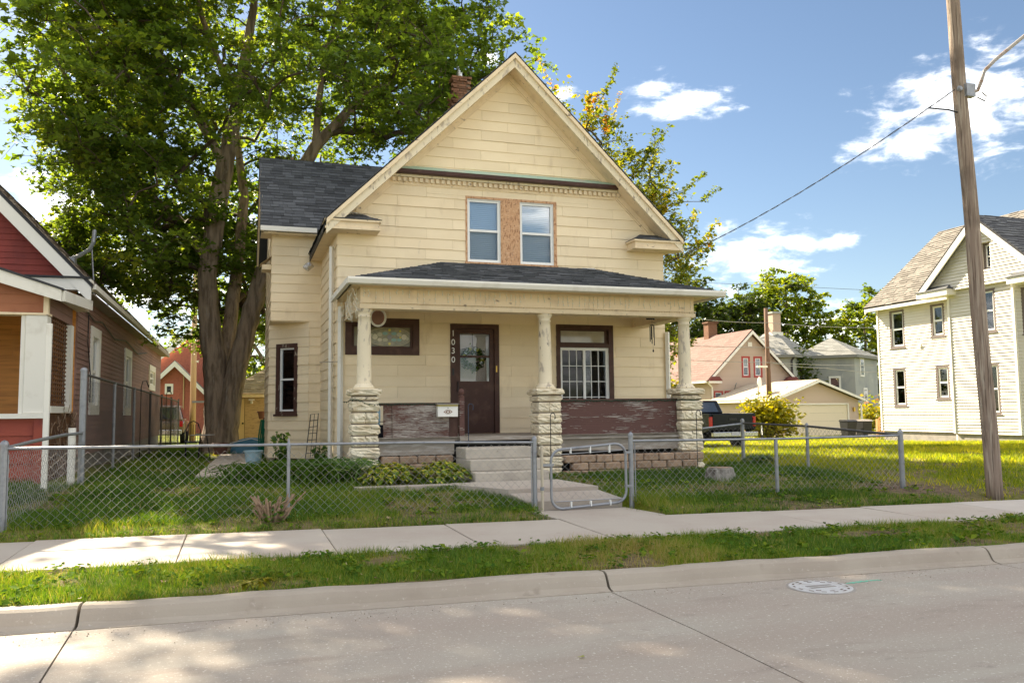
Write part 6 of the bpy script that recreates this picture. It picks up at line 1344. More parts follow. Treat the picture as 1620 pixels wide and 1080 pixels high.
# right side run back and across to the house
FN3 = thing('chain_link_fence', (10.4, 13.6, .3), 'chain-link fence running back along the right lawn to the house', 'fence', 'chain-link fences round the yellow house')
F_, L_ = line_frame(B1, (10.5, 16.0)); V, Fc = chain(F_, L_, .32, 1.2, zf=lambda a: .1 * a / 5); mesh_part(FN3, V, Fc, M_darkwire)
F_, L_ = line_frame((9.2, 16.05), (10.5, 16.0)); V, Fc = chain(F_, L_, .42, 1.22); mesh_part(FN3, V, Fc, M_wire)
post(FN3, 10.38, 13.65, .3, 1.26, .03); post(FN3, 10.5, 16.0, .35, 1.33, .04)
m = MB(); m.tube([(B1[0], B1[1], 1.15), (10.38, 13.65, 1.26), (10.5, 16.0, 1.29)], .022, 8); m.build('top_rail', M_darkwire, FN3); MB().tube([(10.5, 16, 1.28), (9.22, 16.05, 1.16)], .022, 8).build('top_rail', M_galv, FN3)
# garden gate
GT = thing('garden_gate', (4.75, 11.1, .25), 'small chain-link garden gate with rounded tube frame', 'gate')
gx0, gx1, gz0, gz1, gy = 4.185, 5.335, .235, 1.12, 11.12; rr_ = .16; pts = []
for (cx_, cz_, t0) in ((gx1 - rr_, gz1 - rr_ + .0, 0), (gx0 + rr_, gz1 - .06 - rr_, 90), (gx0 + rr_, gz0 + rr_, 180), (gx1 - rr_, gz0 + rr_ + .05, 270)):
    for s in range(6): t = R_(t0 + s * 18); pts.append((cx_ + rr_ * math.cos(t), gy, cz_ + rr_ * math.sin(t)))
pts.append(pts[0]); m = MB(); m.tube(pts, .02, 8, caps=False); m.build('frame', M_galv, GT)
V, Fc = chain(Fr((0, gy, 0), (1, 0, 0), (0, -1, 0)), gx1 - gx0 - .06, .33, .99, a0=gx0 + .03); mesh_part(GT, V, Fc, M_wire)
MB().tube([(gx0 + .03, gy, .985), (gx1 - .03, gy, 1.03)], .006, 5).build('tie_wire', M_galv, GT); MB().tube([(gx0 + .06, gy, .335), (gx1 - .06, gy, .345)], .006, 5).build('tie_wire', M_galv, GT)
for x in (4.48, 4.78, 5.08): MB().box(x - .007, x + .007, gy - .024, gy + .024, .255, .33).build('clip', M_vinyl, GT); MB().box(x - .007, x + .007, gy - .024, gy + .024, 1.0, 1.075 + .06 * (x - 4.48)).build('clip', M_vinyl, GT)
for z in (.5, .98): MB().box(5.32, 5.43, gy - .03, gy + .03, z, z + .03).build('hinge', M_galv, GT)
MB().box(4.06, 4.22, gy - .02, gy + .02, .83, .865).build('latch', M_galv, GT)
gp_ = thing('gate_latch_post', (4.05, 11.12, .18), 'thin pale latch post left of the garden gate', 'post'); m = MB(); m.lathe((4.05, 11.12, .15), [(.022, 0), (.022, .96), (.015, .97)], 8); m.build('post', mat('rusty_galvanised', (.50, .44, .34), [((.35, .22, .12), 4, .5, .7, (1, 1, .4))], rough=.6, metal=.2), gp_); MB().lathe((4.05, 11.12, .5), [(.03, 0), (.03, .05)], 8).build('collar', M_galv, gp_)
# tall fence along the side yard
TFN = thing('tall_chain_fence', (-2.5, 26, .35), 'tall chain-link fence beside the brown wall of the red house', 'fence')
ys = [15.9, 19.73, 23.36, 27.5, 31.5, 36.0, 40.3]; zb_ = [.42, .45, .42, .40, .36, .3, .25]
for i, (y, zb) in enumerate(zip(ys, zb_)): post(TFN, -2.5, y, zb - .1, 2.36 - .012 * i if i == 0 else 2.31, .055 if i == 0 else .032, cap=(i == 0), mt=M_galv if i < 3 else M_darkwire)
m = MB(); m.tube([(-2.5, y, 2.31 - .018 * i) for i, y in enumerate(ys)], .024, 7); m.build('top_rail', M_darkwire, TFN)
V, Fc = chain(sideR(-2.5), 24.4, .45, 2.27, a0=15.92, r=.0017); mesh_part(TFN, V, Fc, M_darkwire)
for y in (24.5, 33): m = MB(); m.tube([(-2.46, y, .5), (-2.46, y, 2.35), (-2.44, y + .15, 2.5), (-2.4, y + .7, 2.55), (-2.38, y + 1.1, 2.38), (-2.38, y + 1.2, 2.45)], .012, 6); m.build('plant_hook', M_iron, TFN)

# ------------------------------------------------------------------ poles and wires
UP = thing('utility_pole', (10.88, 9.95, .25), 'tall weathered wooden utility pole leaning at the right lawn edge', 'pole')
m = MB(); k = 26
m.tube([(10.88 - .0364 * (z - .25) * 1.0 + .012 * math.sin(z * 1.7), 9.95, z) for z in np.linspace(.1, 11, k)], [.122 - .0030 * z for z in np.linspace(.1, 11, k)], 18)
for i in range(k):
    for j in range(18): 
        v = m.v[i * 18 + j]; q = 1 + .03 * math.sin(j * 2.1) + .02 * math.sin(j * 5.0 + i * .3); c = (10.88 - .0364 * (np.linspace(.1, 11, k)[i] - .25), 9.95); m.v[i * 18 + j] = (c[0] + (v[0] - c[0]) * q, c[1] + (v[1] - c[1]) * q, v[2])
m.build('shaft', M_pole, UP, smooth=True)
m = MB(); m.tube([(10.74, 9.84, 6.45), (10.84, 9.80, 6.48), (10.88, 9.76, 6.62), (10.93, 9.74, 6.78), (11.10, 9.7, 6.95), (12.0, 9.5, 7.68), (13.2, 9.3, 8.6)], .027, 8); m.build('lamp_arm', mat('rusty_tube', (.36, .33, .30), [((.26, .15, .09), 6, .52, .66, ONE)], rough=.6, metal=.4), UP)
MB().box(10.63, 10.80, 9.80, 9.90, 6.38, 6.58).build('arm_bracket', M_galv, UP); MB().tube([(10.80, 9.78, 6.36), (10.90, 9.74, 6.30), (10.94, 9.74, 6.38), (10.88, 9.76, 6.44)], .012, 6).build('bracket_loop', M_galv, UP)
MB().lathe((10.55, 9.86, 6.50), [(.03, -.03), (.05, 0), (.03, .03)], 10, axis='y').build('insulator', M_galv, UP)
sw = thing('service_wire', (10.5, 9.9, 6.5), 'twisted overhead service wire from the leaning pole to the yellow house', 'wire')
P0, P1 = np.array((10.5, 9.9, 6.5)), np.array((9.30, 17.6, 4.95)); pa = []; pb = []
for t in np.linspace(0, 1, 90):
    c = P0 + (P1 - P0) * t + np.array((0, 0, -.22 * 4 * t * (1 - t))); w = t * 80; pa.append(tuple(c + .008 * np.array((math.cos(w), 0, math.sin(w))))); pb.append(tuple(c - .008 * np.array((math.cos(w), 0, math.sin(w)))))
MB().tube(pa, .0055, 4).build('bare_strand', M_wire, sw); MB().tube(pb, .0065, 4).build('black_strand', M_iron, sw); MB().tube([tuple(P0 + (P1 - P0) * .06 + np.array((0, 0, -.05))), (10.4, 9.95, 6.18), (10.62, 9.93, 6.14)], .013, 5).build('drip_loop', M_iron, sw)
P2 = thing('brown_pole', (30.83, 44, -.4), 'thin brown utility pole beside the tan garage', 'pole'); m = MB(); m.tube([(30.86, 44, -.6), (30.82, 44, 3.5), (30.80, 44, 7.75)], [.17, .15, .11], 12); m.build('shaft', M_pole2, P2, smooth=True); MB().box(30.0, 30.75, 43.9, 44, 4.1, 4.22).build('lamp_bracket', M_white, P2)
P3 = thing('pale_pole', (-2.17, 46, 0), 'pale wooden pole left of the maple trunk', 'pole'); m = MB(); m.tube([(-2.17, 46, -.2), (-2.17, 46, 4), (-2.17, 46, 9)], [.16, .14, .11], 12); m.build('shaft', M_pole3, P3, smooth=True); MB().box(-2.2, -1.6, 45.8, 45.85, 2.2, 2.3).build('bracket', M_galv, P3)
for k, (p, q, r, lb) in enumerate((((25.6, 44, 7.02), (30.85, 43.85, 6.84), (39, 44, 6.72), 'uppermost power line on the thin brown pole'), ((20, 44, 5.55), (30.9, 43.85, 5.32), (40, 44, 5.2), 'second power line on the thin brown pole'), ((20, 44, 4.75), (30.85, 43.85, 4.40), (40, 44, 4.33), 'lower pale power line on the thin brown pole'), ((31, 43.85, 4.38), (35, 44, 4.1), (40, 44, 3.86), 'sagging cable right of the thin brown pole'), ((20, 60, 12.1), (45, 60, 11.95), (70, 60, 12.0), 'high thin line crossing the sky above the far trees'))):
    P = [np.array(p), np.array(q), np.array(r)]; pts = []
    for a_, b_ in ((P[0], P[1]), (P[1], P[2])):
        for t in np.linspace(0, 1, 10): pts.append(tuple(a_ + (b_ - a_) * t + np.array((0, 0, -.08 * 4 * t * (1 - t)))))
    o = MB().tube(pts, .018 if k < 4 else .016, 4); rec(o.build('power_line', M_wire if k != 4 else M_darkwire), lb, 'wire')
o = MB(); o.tube([(1.3, 26.4, 4.1), (4, 40, 4.4), (8, 60, 4.8)], .02, 4); rec(o.build('power_line', M_wire), 'pale cable running past the shed roof', 'wire')

# ------------------------------------------------------------------ porch things
ic = thing('icicle_lights', (5.3, 14.68, 3.78), 'string of icicle lights along the porch beam', 'string lights')
rgl = random.Random(8); m = MB(); bl = MB(); x = 2.08
m.tube([(2.05 + k * .2, PY + .075, 3.785 - .006 * (k % 2)) for k in range(33)], .004, 4)
while x < 8.6:
    L_ = rgl.choice((.08, .14, .2, .24)); pts = [(x, PY + .078, 3.785)]
    for s in range(3): pts.append((x + rgl.uniform(-.012, .012), PY + .075, 3.785 - L_ * (s + 1) / 3)); bl.lathe((pts[-1][0], pts[-1][1] - .004, pts[-1][2]), [(.003, -.018), (.012, 0), (.004, .016)], 4)
    m.tube(pts, .0045, 3); x += rgl.uniform(.08, .15)
for k in range(26):
    y = rgl.uniform(14.6, 16.8); pts = [(1.98 + rgl.uniform(-.12, 0), y, 3.79)]
    for s in range(6): pts.append((pts[-1][0] + rgl.uniform(-.05, .05), pts[-1][1] + rgl.uniform(-.06, .06), pts[-1][2] - rgl.uniform(.04, .1))); bl.lathe(pts[-1], [(.002, -.014), (.009, 0), (.003, .012)], 4)
    m.tube(pts, .004, 3)
m.build('cord', M_cordw, ic, kind='stuff'); bl.build('bulbs', M_bulb, ic, kind='stuff')
gl_ = thing('green_light_string', (2.1, 14.55, 1.8), 'dark green string of lights looped round the left pillar and railing', 'string lights')
m = MB(); bl = MB(); pts = [(1.95, 16.6, 1.82), (1.86, 15.2, 1.80), (1.84, 14.58, 1.83), (1.95, 14.55, 1.83), (2.1, 14.545, 1.76), (2.28, 14.55, 1.74), (2.36, 14.6, 1.76)] + [(2.36 + .12 * k, PY + .175, 1.765 - .012 * (k % 3)) for k in range(1, 12)]
m.tube(pts, .007, 4); m.build('cord', M_cordg, gl_)
for p, q in zip(pts[:-1], pts[1:]):
    for t in (.3, .8): bl.lathe(tuple(np.array(p) + (np.array(q) - np.array(p)) * t - np.array((0, .008, .012))), [(.003, -.012), (.009, 0), (.004, .014)], 5)
bl.build('bulbs', M_cordg, gl_, kind='stuff')
g2 = thing('dark_light_string', (7, 14.6, 1.82), 'dark string of lights along the right-hand porch railing', 'string lights'); m = MB(); m.tube([(5.72 + .1 * k, PY + .155, 1.80 - .012 * (k % 3)) for k in range(26)] + [(8.24, PY - .01, 1.80), (8.45, PY - .02, 1.78), (8.68, PY - .02, 1.80)], .008, 4); m.build('cord', M_cordg, g2)
bl = MB()
for k in range(40): bl.lathe((5.75 + k * .063, PY + .145, 1.79 - .01 * (k % 3)), [(.003, -.014), (.009, 0), (.004, .012)], 5)
bl.build('bulbs', M_cordg, g2, kind='stuff')
mb_ = thing('mailbox', (3.57, 14.7, 1.52), 'white mailbox with oval emblem hung on the porch railing', 'mailbox')
MB().box(3.385, 3.755, 14.66, 14.775, 1.515, 1.70).build('box', M_mail, mb_, bevel=.006); MB().box(3.37, 3.77, 14.63, 14.79, 1.735, 1.752).build('lid', M_found, mb_); MB().box(3.385, 3.755, 14.652, 14.775, 1.702, 1.732).build('lip', mat('dull_gold', (.50, .42, .18), rough=.5), mb_)
FM = front(14.66); em = MB(FM)
for s in range(24):
    t0, t1 = 2 * math.pi * s / 24, 2 * math.pi * (s + 1) / 24
    def ep(t, k): return (3.57 + k * .062 * math.cos(t) * (1 + .12 * math.cos(2 * t)), .003, 1.605 + k * .040 * math.sin(t))
    em.add([ep(t0, 1), ep(t1, 1), ep(t1, .82), ep(t0, .82)], [(0, 1, 2, 3)]); em.add([ep(t0, .62), ep(t1, .62), ep(t1, .30), ep(t0, .30)], [(0, 1, 2, 3)])
em.build('emblem', M_emblem, mb_)
for s in (-1, 1): MB(FM).prism([(3.57 + s * .06, 1.605), (3.57 + s * .072, 1.613), (3.57 + s * .084, 1.605), (3.57 + s * .072, 1.597)], .001, .004).build('emblem', M_emblem, mb_)
MB(FM).lathe((3.57, .004, 1.672), [(.008, -.003), (.008, .004)], 8, axis='y').build('keyhole', M_iron, mb_)
wc = thing('wind_chime', (8.1, 15.5, 3.3), 'dark wind chime hanging under the right end of the porch', 'wind chime')
MB().tube([(8.1, 15.5, 3.45), (8.1, 15.5, 3.34)], .003, 4).build('cord', M_iron, wc); MB().lathe((8.1, 15.5, 3.33), [(.05, 0), (.055, .012), (.02, .02)], 10).build('top_disc', M_iron, wc); MB().tube([(8.1, 15.5, 3.33), (8.115, 15.5, 2.83)], .002, 3).build('clapper_cord', M_iron, wc); MB().lathe((8.115, 15.5, 2.78), [(.004, 0), (.02, .03), (.004, .07)], 6).build('sail', M_iron, wc)
for k in range(5): t = k * 1.256; MB().tube([(8.1 + .045 * math.cos(t), 15.5 + .045 * math.sin(t), 3.32), (8.1 + .045 * math.cos(t), 15.5 + .045 * math.sin(t), 2.92 + .04 * k)], .009, 6).build('chime_tube', M_iron, wc)
sc = thing('security_camera', (8.1, 15.6, 3.52), 'small black camera under the porch beam', 'camera'); MB(Fr((8.12, 15.6, 3.50), (.8, -.6, 0), (.6, .8, 0))).lathe((-.09, 0, 0), [(.03, 0), (.035, .01), (.035, .14), (.045, .145), (.045, .17), (.03, .175)], 10, axis='x').build('body', M_iron, sc); MB().tube([(8.1, 15.62, 3.52), (8.2, 15.7, 3.58), (8.36, 15.7, 3.6)], .014, 6).build('bracket', M_iron, sc)
th = thing('round_dial', (2.52, 16.2, 3.44), 'round white-rimmed dial hanging behind the left porch column', 'thermometer'); m = MB(); m.tube([(2.56 + .145 * math.cos(t), 16.2, 3.44 + .165 * math.sin(t)) for t in np.linspace(0, 2 * math.pi, 29)], .022, 8, caps=False); m.build('rim', M_vinyl, th); MB().lathe((2.56, 16.2, 3.44), [(.135, 0), (.135, .008)], 22, axis='y').build('face', M_mauve, th); MB().tube([(2.52, 16.2, 3.6), (2.52, 16.2, 3.80)], .004, 4).build('hanger', M_iron, th)
def hook(x, y, z0, z1, lb, dx=.09, mt=None):
    t = thing('shepherd_hook', (x, y, z0), lb, 'plant hook', 'thin iron plant hooks'); m = MB(); c = x + dx / 2; r = abs(dx) / 2
    pts = [(x, y, z0 - .1), (x, y, z1 - r)] + [(c - math.copysign(r, dx) * math.cos(a), y, z1 - r + r * math.sin(a)) for a in np.linspace(.3, math.pi, 7)] + [(x + dx, y, z1 - r - .03), (x + dx - .012 * np.sign(dx), y, z1 - r - .06), (x + dx + .01, y, z1 - r - .045)]
    m.tube(pts, .0075, 6); m.build('rod', mt or M_iron, t)
hook(5.345, 14.2, .45, 1.56, 'thin iron plant hook in front of the middle pillar'); hook(8.31, 14.2, .45, 1.58, 'thin iron plant hook in front of the right pillar'); hook(3.88, 14.42, .97, 1.74, 'dark blue plant hook beside the railing post on the steps', mt=mat('blue_iron', (.03, .04, .07), rough=.5))
tr = thing('garden_trellis', (1.42, 18.4, .45), 'narrow black metal trellis leaning on the yellow side wall', 'trellis'); m = MB(); b0, b1, t0_, t1_ = (1.34, 18.1, .5), (1.54, 18.1, .5), (1.50, 18.6, 1.58), (1.66, 18.6, 1.60)
m.tube([b0, t0_, t1_, b1], .010, 5); c0 = lerp(b0, b1, .5); c1 = lerp(t0_, t1_, .5); m.tube([c0, c1], .007, 5); m.build('frame', M_iron, tr)
for k in range(1, 8): MB().tube([lerp(b0, t0_, k / 8), lerp(b1, t1_, k / 8)], .007, 5).build('rung', M_iron, tr)
# things on the porch behind the left railing
bk = thing('porch_basket', (2.45, 15.2, 1.15), 'dark blue crate standing behind the left railing on the porch', 'crate'); MB().box(2.38, 2.55, 15.1, 15.4, 1.16, 1.38).build('crate', mat('navy_plastic', (.02, .025, .05), rough=.5), bk); MB().tube([(2.4, 15.12, 1.38), (2.4, 15.12, 1.44), (2.53, 15.12, 1.44), (2.53, 15.12, 1.38)], .008, 5).build('handle', M_iron, bk)
fs = thing('storage_box', (2.42, 15.9, 1.15), 'pale blue box panel behind the left pillar on the porch', 'box'); MB().box(2.42, 2.58, 16.0, 16.3, 1.152, 1.72).build('panel', M_paleblue, fs); MB().box(2.41, 2.59, 15.99, 16.31, 1.721, 1.74).build('lid', M_paleblue, fs)

# ------------------------------------------------------------------ yard things
stm = thing('tree_stump', (7.9, 12.75, .38), 'grey tree stump in the right front yard', 'stump')
m = MB(); n = 22
for (r, z) in ((.30, -.06), (.27, .05), (.245, .14), (.24, .20), (.215, .225)):
    for j in range(n): t = 2 * math.pi * j / n; q = r * (1 + .10 * math.sin(3 * t + 1) + .07 * math.sin(7 * t) + .05 * math.sin(11 * t + z * 20)); m.v.append((7.9 + q * math.cos(t), 12.75 + q * .85 * math.sin(t), .38 + z))
for i in range(4):
    for j in range(n): m.f.append((i * n + j, i * n + (j + 1) % n, (i + 1) * n + (j + 1) % n, (i + 1) * n + j))
m.build('bark', mat('grey_stump_wood', (.27, .25, .225), [((.12, .10, .085), 9, .48, .62, (1, 1, .3)), ((.42, .40, .37), 14, .6, .7, (1, 1, .4))], rough=.95, bump=1, bscale=16, bstretch=(1, 1, .3), bdist=.04), stm)
MB().slab([(7.9 + .21 * (1 + .1 * math.sin(3 * t + 1)) * math.cos(t), 12.75 + .18 * (1 + .1 * math.sin(3 * t + 1)) * math.sin(t)) for t in np.linspace(0, 2 * math.pi, 20, endpoint=False)], .604, .609).build('cut_face', M_dead, stm)
ds_ = thing('dead_shrub', (.42, 11.0, .27), 'cut-back dead shrub with bare brown stubs by the fence', 'shrub')
rgd = random.Random(5); m = MB()
for k in range(34):
    a = rgd.uniform(0, 2 * math.pi); r0 = rgd.uniform(0, .14); p = [(.42 + r0 * math.cos(a), 11.0 + r0 * .5 * math.sin(a), .26)]; lean = rgd.uniform(.2, .9); h = rgd.uniform(.14, .36)
    for s in range(3): p.append((p[-1][0] + lean * h / 3 * math.cos(a) + rgd.uniform(-.02, .02), p[-1][1] + lean * .5 * h / 3 * math.sin(a), p[-1][2] + h / 3))
    r = rgd.uniform(.008, .018); m.tube(p, [r * 1.2, r, r * .9, r * .8], 6)
    if rgd.random() < .7: m.tube([p[2], (p[2][0] + rgd.uniform(-.1, .1), p[2][1] + rgd.uniform(-.05, .05), p[2][2] + rgd.uniform(.03, .1))], [r * .7, r * .5], 5)
m.build('stubs', M_dead, ds_)
rgd2 = np.random.default_rng(3); C = rgd2.normal(size=(120, 3)) * (.13, .08, .05) + (.45, 10.95, .34); link('sprouts', leaves_mesh('sprouts', C, .05, rgd2.random(120), LEAF2, rgd2, o=(.42, 11, .27)), M_lily, ds_, kind='stuff')
def blades(name, spots, n, h, w, mt, label, cat, seed, arch=.8, parts=('leaf_clump',)):
    """arching strap leaves as 4-segment ribbons"""
    rg = np.random.default_rng(seed); V = []; F = []; R = []; c = np.mean(np.array(spots)[:, :2], 0); z0 = float(gz(*c)); t = thing(name, (c[0], c[1], z0), label, cat)
    for (x, y, sx, sy, k) in spots:
        for _ in range(int(n * k)):
            px, py = x + rg.normal() * sx, y + rg.normal() * sy; a = rg.uniform(0, 2 * math.pi); hh = h * rg.uniform(.55, 1.2); out = hh * arch * rg.uniform(.4, 1.2); zb = float(gz(px, py)) - .02
            d = np.array((math.cos(a), math.sin(a))); s_ = np.array((-d[1], d[0])); b = len(V)
            for q in range(5):
                u = q / 4; pos = np.array((px, py)) + d * out * u ** 1.5; zz = zb + hh * (1.5 * u - .75 * u * u * (1 + .4 * arch)); ww = w * (1 - u) ** .6 * (.6 if q == 0 else 1)
                V.append((pos[0] - s_[0] * ww, pos[1] - s_[1] * ww, zz)); V.append((pos[0] + s_[0] * ww, pos[1] + s_[1] * ww, zz + .01))
            r = np.clip(rg.normal(.45, .22), 0, 1)
            for q in range(4): F.append((b + 2 * q, b + 2 * q + 1, b + 2 * q + 3, b + 2 * q + 2)); R.append(r)
    V = np.array(V) - np.array((c[0], c[1], z0)); link('leaf_clump', np_mesh('leaf_clump', V, np.array(F), R), mt, t, kind='stuff'); return t
blades('daylily_clump', [(1.5, 14.15, .24, .18, 1)], 480, .66, .014, M_lily, 'arching green daylily clump left of the porch pillar', 'plant', 1)
blades('daylily_clump', [(.85, 14.7, .25, .2, 1)], 420, .6, .014, M_lily, 'green daylily clump near the downspouts behind the fence', 'plant', 2)
blades('daylily_clump', [(.22, 15.2, .26, .22, 1)], 340, .5, .012, M_lily, 'leftmost green daylily clump beside the side path', 'plant', 3)
def rosette(name, x, y, r, h, label, seed, mt, n=170, ls=.16, group=None):
    rg = np.random.default_rng(seed); z0 = float(gz(x, y)); t = thing(name, (x, y, z0), label, 'plant', group); V = []; F = []; R = []
    for k in range(n):
        a = rg.uniform(0, 2 * math.pi); q = rg.random() ** .6; px, py = x + r * q * math.cos(a), y + r * .62 * q * math.sin(a); zz = z0 + h * math.sqrt(max(0, 1 - q * q * .9)) * rg.uniform(.75, 1.05)
        d = np.array((math.cos(a) + rg.normal() * .3, math.sin(a) + rg.normal() * .3, 0)); d /= np.linalg.norm(d); d[2] = rg.uniform(-.9, .25); s_ = np.array((-d[1], d[0], 0)); s_ /= np.linalg.norm(s_); up = np.cross(s_, d) * -1; L_ = ls * rg.uniform(.7, 1.2); b = len(V); p0 = np.array((px, py, zz))
        for (u, wv, hz) in ((0, 0, 0), (.35, .34, .05), (.35, 0, -.02), (.35, -.34, .05), (.7, .26, .02), (.7, 0, -.04), (.7, -.26, .02), (1.0, 0, -.12)): V.append(p0 + L_ * (u * d + wv * s_ + hz * np.array((0, 0, 1))))
        inner = rg.uniform(0, .5); edge = rg.uniform(.55, 1)
        for f, c in (((0, 1, 2, 2), edge), ((0, 2, 3, 3), edge), ((1, 4, 5, 2), inner), ((2, 5, 6, 3), inner), ((4, 7, 5, 5), inner), ((5, 7, 6, 6), edge)): 
            F.append([b + i for i in f[:3]]); R.append(c)
            if f[3] != f[2]: F.append([b + f[0], b + f[2], b + f[3]]); R.append(c)
    link('leaf_clump', np_mesh('leaf_clump', np.array(V) - np.array((x, y, z0)), np.array(F), R, 3), mt, t, kind='stuff'); return t
rosette('hosta_plant', 2.40, 13.74, .48, .36, 'mounded yellow-green hosta nearest the left pillar', 1, M_hosta, n=300, ls=.13); rosette('hosta_plant', 3.22, 13.76, .47, .36, 'mounded yellow-green hosta beside the porch steps', 2, M_hosta, n=300, ls=.13)
rosette('weed_plant', .2, 7.62, .13, .07, 'low yellow-green weed in the bare verge by the kerb', 3, M_ylleaf, n=40, ls=.09); rosette('weed_plant', 10.45, 15.35, .35, .2, 'low green bush at the foot of the inner corner fence post', 4, M_lily, n=160, ls=.11)
def stems_plant(name, x, y, n, h, label, seed):
    rg = np.random.default_rng(seed); z0 = float(gz(x, y)); t = thing(name, (x, y, z0), label, 'plant'); m = MB(); C = []
    for k in range(n):
        px, py = x + rg.normal() * .1, y + rg.normal() * .08; hh = h * rg.uniform(.7, 1.1); m.tube([(px, py, z0), (px + rg.normal() * .03, py, z0 + hh)], .006, 4)
        for s in np.linspace(.2, 1, 22): C.append((px + rg.normal() * .05, py + rg.normal() * .05, z0 + hh * s))
    m.build('stems', M_lily, t); C = np.array(C); link('leaves', leaves_mesh('leaves', C, .11, rg.random(len(C)), LEAF2, rg, o=(x, y, z0), up=.2), M_lily, t, kind='stuff')
stems_plant('lily_plant', .92, 18.9, 8, .72, 'upright leafy lily below the chamfered window', 1)
stems_plant('lily_plant', 1.72, 17.6, 4, .5, 'thin green stalks by the side wall downspout', 2)
# corner by the shed
bc = thing('plastic_tub', (.35, 19.6, .46), 'pale blue plastic tub beside the side path', 'tub'); MB().lathe((.35, 19.6, .46), [(.15, 0), (.19, .30), (.21, .31), (.21, .34), (.185, .34), (.14, .05)], 18).build('tub', M_paleblue, bc); MB().lathe((.35, 19.6, .70), [(.178, 0), (.178, .02)], 18).build('soil', M_soil, bc)
gh = thing('garden_hose', (.72, 24.0, .45), 'dark green hose hanging in loops by the shed corner', 'hose'); m = MB()
for k in range(6): m.tube([(.62 + .04 * k, 24 + .02 * k, 1.45), (.56 + .05 * k, 24, 1.0), (.58 + .05 * k, 24.02, .55), (.64 + .05 * k, 24.04, .5), (.66 + .045 * k, 24.03, 1.0), (.65 + .03 * k, 24, 1.45)], .022, 6)
m.build('hose', M_green, gh); MB().tube([(.70, 24.05, .45), (.70, 24.05, 1.5)], .02, 6).build('stand', M_iron, gh)
tp = thing('tarp_bundle', (.35, 26.6, .45), 'blue tarp-covered heap in front of the shed', 'tarp'); m = MB(); n = 14
for (r, z) in ((.62, 0), (.60, .12), (.5, .30), (.32, .42), (.05, .46)):
    for j in range(n): t = 2 * math.pi * j / n; q = r * (1 + .12 * math.sin(2 * t) + .06 * math.sin(5 * t + z * 9)); m.v.append((.42 + q * math.cos(t), 26.6 + q * .6 * math.sin(t), .44 + z))
for i in range(4):
    for j in range(n): m.f.append((i * n + j, i * n + (j + 1) % n, (i + 1) * n + (j + 1) % n, (i + 1) * n + j))
m.build('tarp', M_blue, tp); MB().tube([(-.2, 26.25, .75), (.4, 26.2, .88), (1.0, 26.3, .7)], .012, 5).build('rope', M_mail, tp)
pt_ = thing('flower_pot', (-.46, 26.2, .45), 'brown plastic planter at the foot of the maple', 'pot'); MB().lathe((-.46, 26.2, .44), [(.17, 0), (.215, .24), (.235, .24), (.235, .32), (.21, .32), (.2, .26)], 18).build('pot', M_terra, pt_); MB().lathe((-.46, 26.2, .70), [(.2, 0), (.2, .01)], 16).build('soil', M_soil, pt_)
hb_ = thing('hanging_basket', (.85, 31, 1.55), 'brown hanging planter near the shed wall', 'planter'); MB().lathe((.85, 31, 1.42), [(.12, 0), (.17, .22), (.2, .22), (.2, .28), (.16, .27)], 14).build('pot', M_terra, hb_); MB().tube([(.85, 31, 1.45), (.98, 31.05, 1.2), (1.0, 31.1, .4)], .012, 5).build('stand', M_iron, hb_)
# wrought iron chair and table by the trunk
ch_ = thing('iron_chair', (-1.12, 24.2, .44), 'black iron garden chair beside the maple trunk', 'chair'); z0 = .44
MB().box(-1.32, -.94, 24.0, 24.4, z0 + .42, z0 + .45).build('seat', M_iron, ch_)
for x in (-1.30, -.96):
    for y in (24.02, 24.38): MB().tube([(x, y, z0), (x, y, z0 + .43)], .014, 6).build('leg', M_iron, ch_)
m = MB(); m.tube([(-1.30, 24.38, z0 + .44), (-1.31, 24.42, z0 + .75), (-1.25, 24.44, z0 + .92), (-1.13, 24.45, z0 + .99), (-1.01, 24.44, z0 + .92), (-.95, 24.42, z0 + .75), (-.96, 24.38, z0 + .44)], .015, 6)
for k in range(5): m.tube([(-1.25 + .06 * k, 24.39, z0 + .45), (-1.25 + .06 * k, 24.44, z0 + .9)], .007, 4)
m.build('backrest', M_iron, ch_)
tb_ = thing('side_table', (-.85, 23.3, .44), 'small metal table with pale top beside the iron chair', 'table'); MB().lathe((-.85, 23.3, 1.06), [(.30, 0), (.31, .012), (.30, .025)], 20).build('top', M_found, tb_)
for k in range(3): t = k * 2.09; MB().tube([(-.85 + .2 * math.cos(t), 23.3 + .2 * math.sin(t), .44), (-.85 + .1 * math.cos(t), 23.3 + .1 * math.sin(t), 1.06)], .012, 6).build('leg', M_iron, tb_)
# beside the garage
def binn(x, y, lb, lid=None):
    z = float(gz(x, y)); t = thing('trash_bin', (x, y, z), lb, 'bin', 'wheeled bins beside the garage'); m = MB(); m.v = [(x - .25, y - .27, z + .05), (x + .25, y - .27, z + .05), (x + .25, y + .27, z + .05), (x - .25, y + .27, z + .05), (x - .33, y - .36, z + .98), (x + .33, y - .36, z + .98), (x + .33, y + .36, z + .98), (x - .33, y + .36, z + .98)]; m.f = [(0, 3, 2, 1), (4, 5, 6, 7), (0, 1, 5, 4), (1, 2, 6, 5), (2, 3, 7, 6), (3, 0, 4, 7)]; m.build('body', M_bin, t, bevel=.02)
    MB(Fr((0, 0, 0), (0, 1, 0), (1, 0, 0))).prism([(y - .4, z + .985), (y + .4, z + .985), (y + .3, z + 1.08), (y - .25, z + 1.07)], x - .35, x + .35).build('lid', lid or M_bin, t)
    for s in (-1, 1): MB().lathe((x + s * .25 - .03, y + .3, z + .11), [(.11, 0), (.11, .06)], 12, axis='x').build('wheel', M_black, t)
binn(33.4, 40.2, 'black wheeled bin against the tan garage corner'); binn(34.3, 40.0, 'black bin with pale lid near the wooden stairs', M_found)
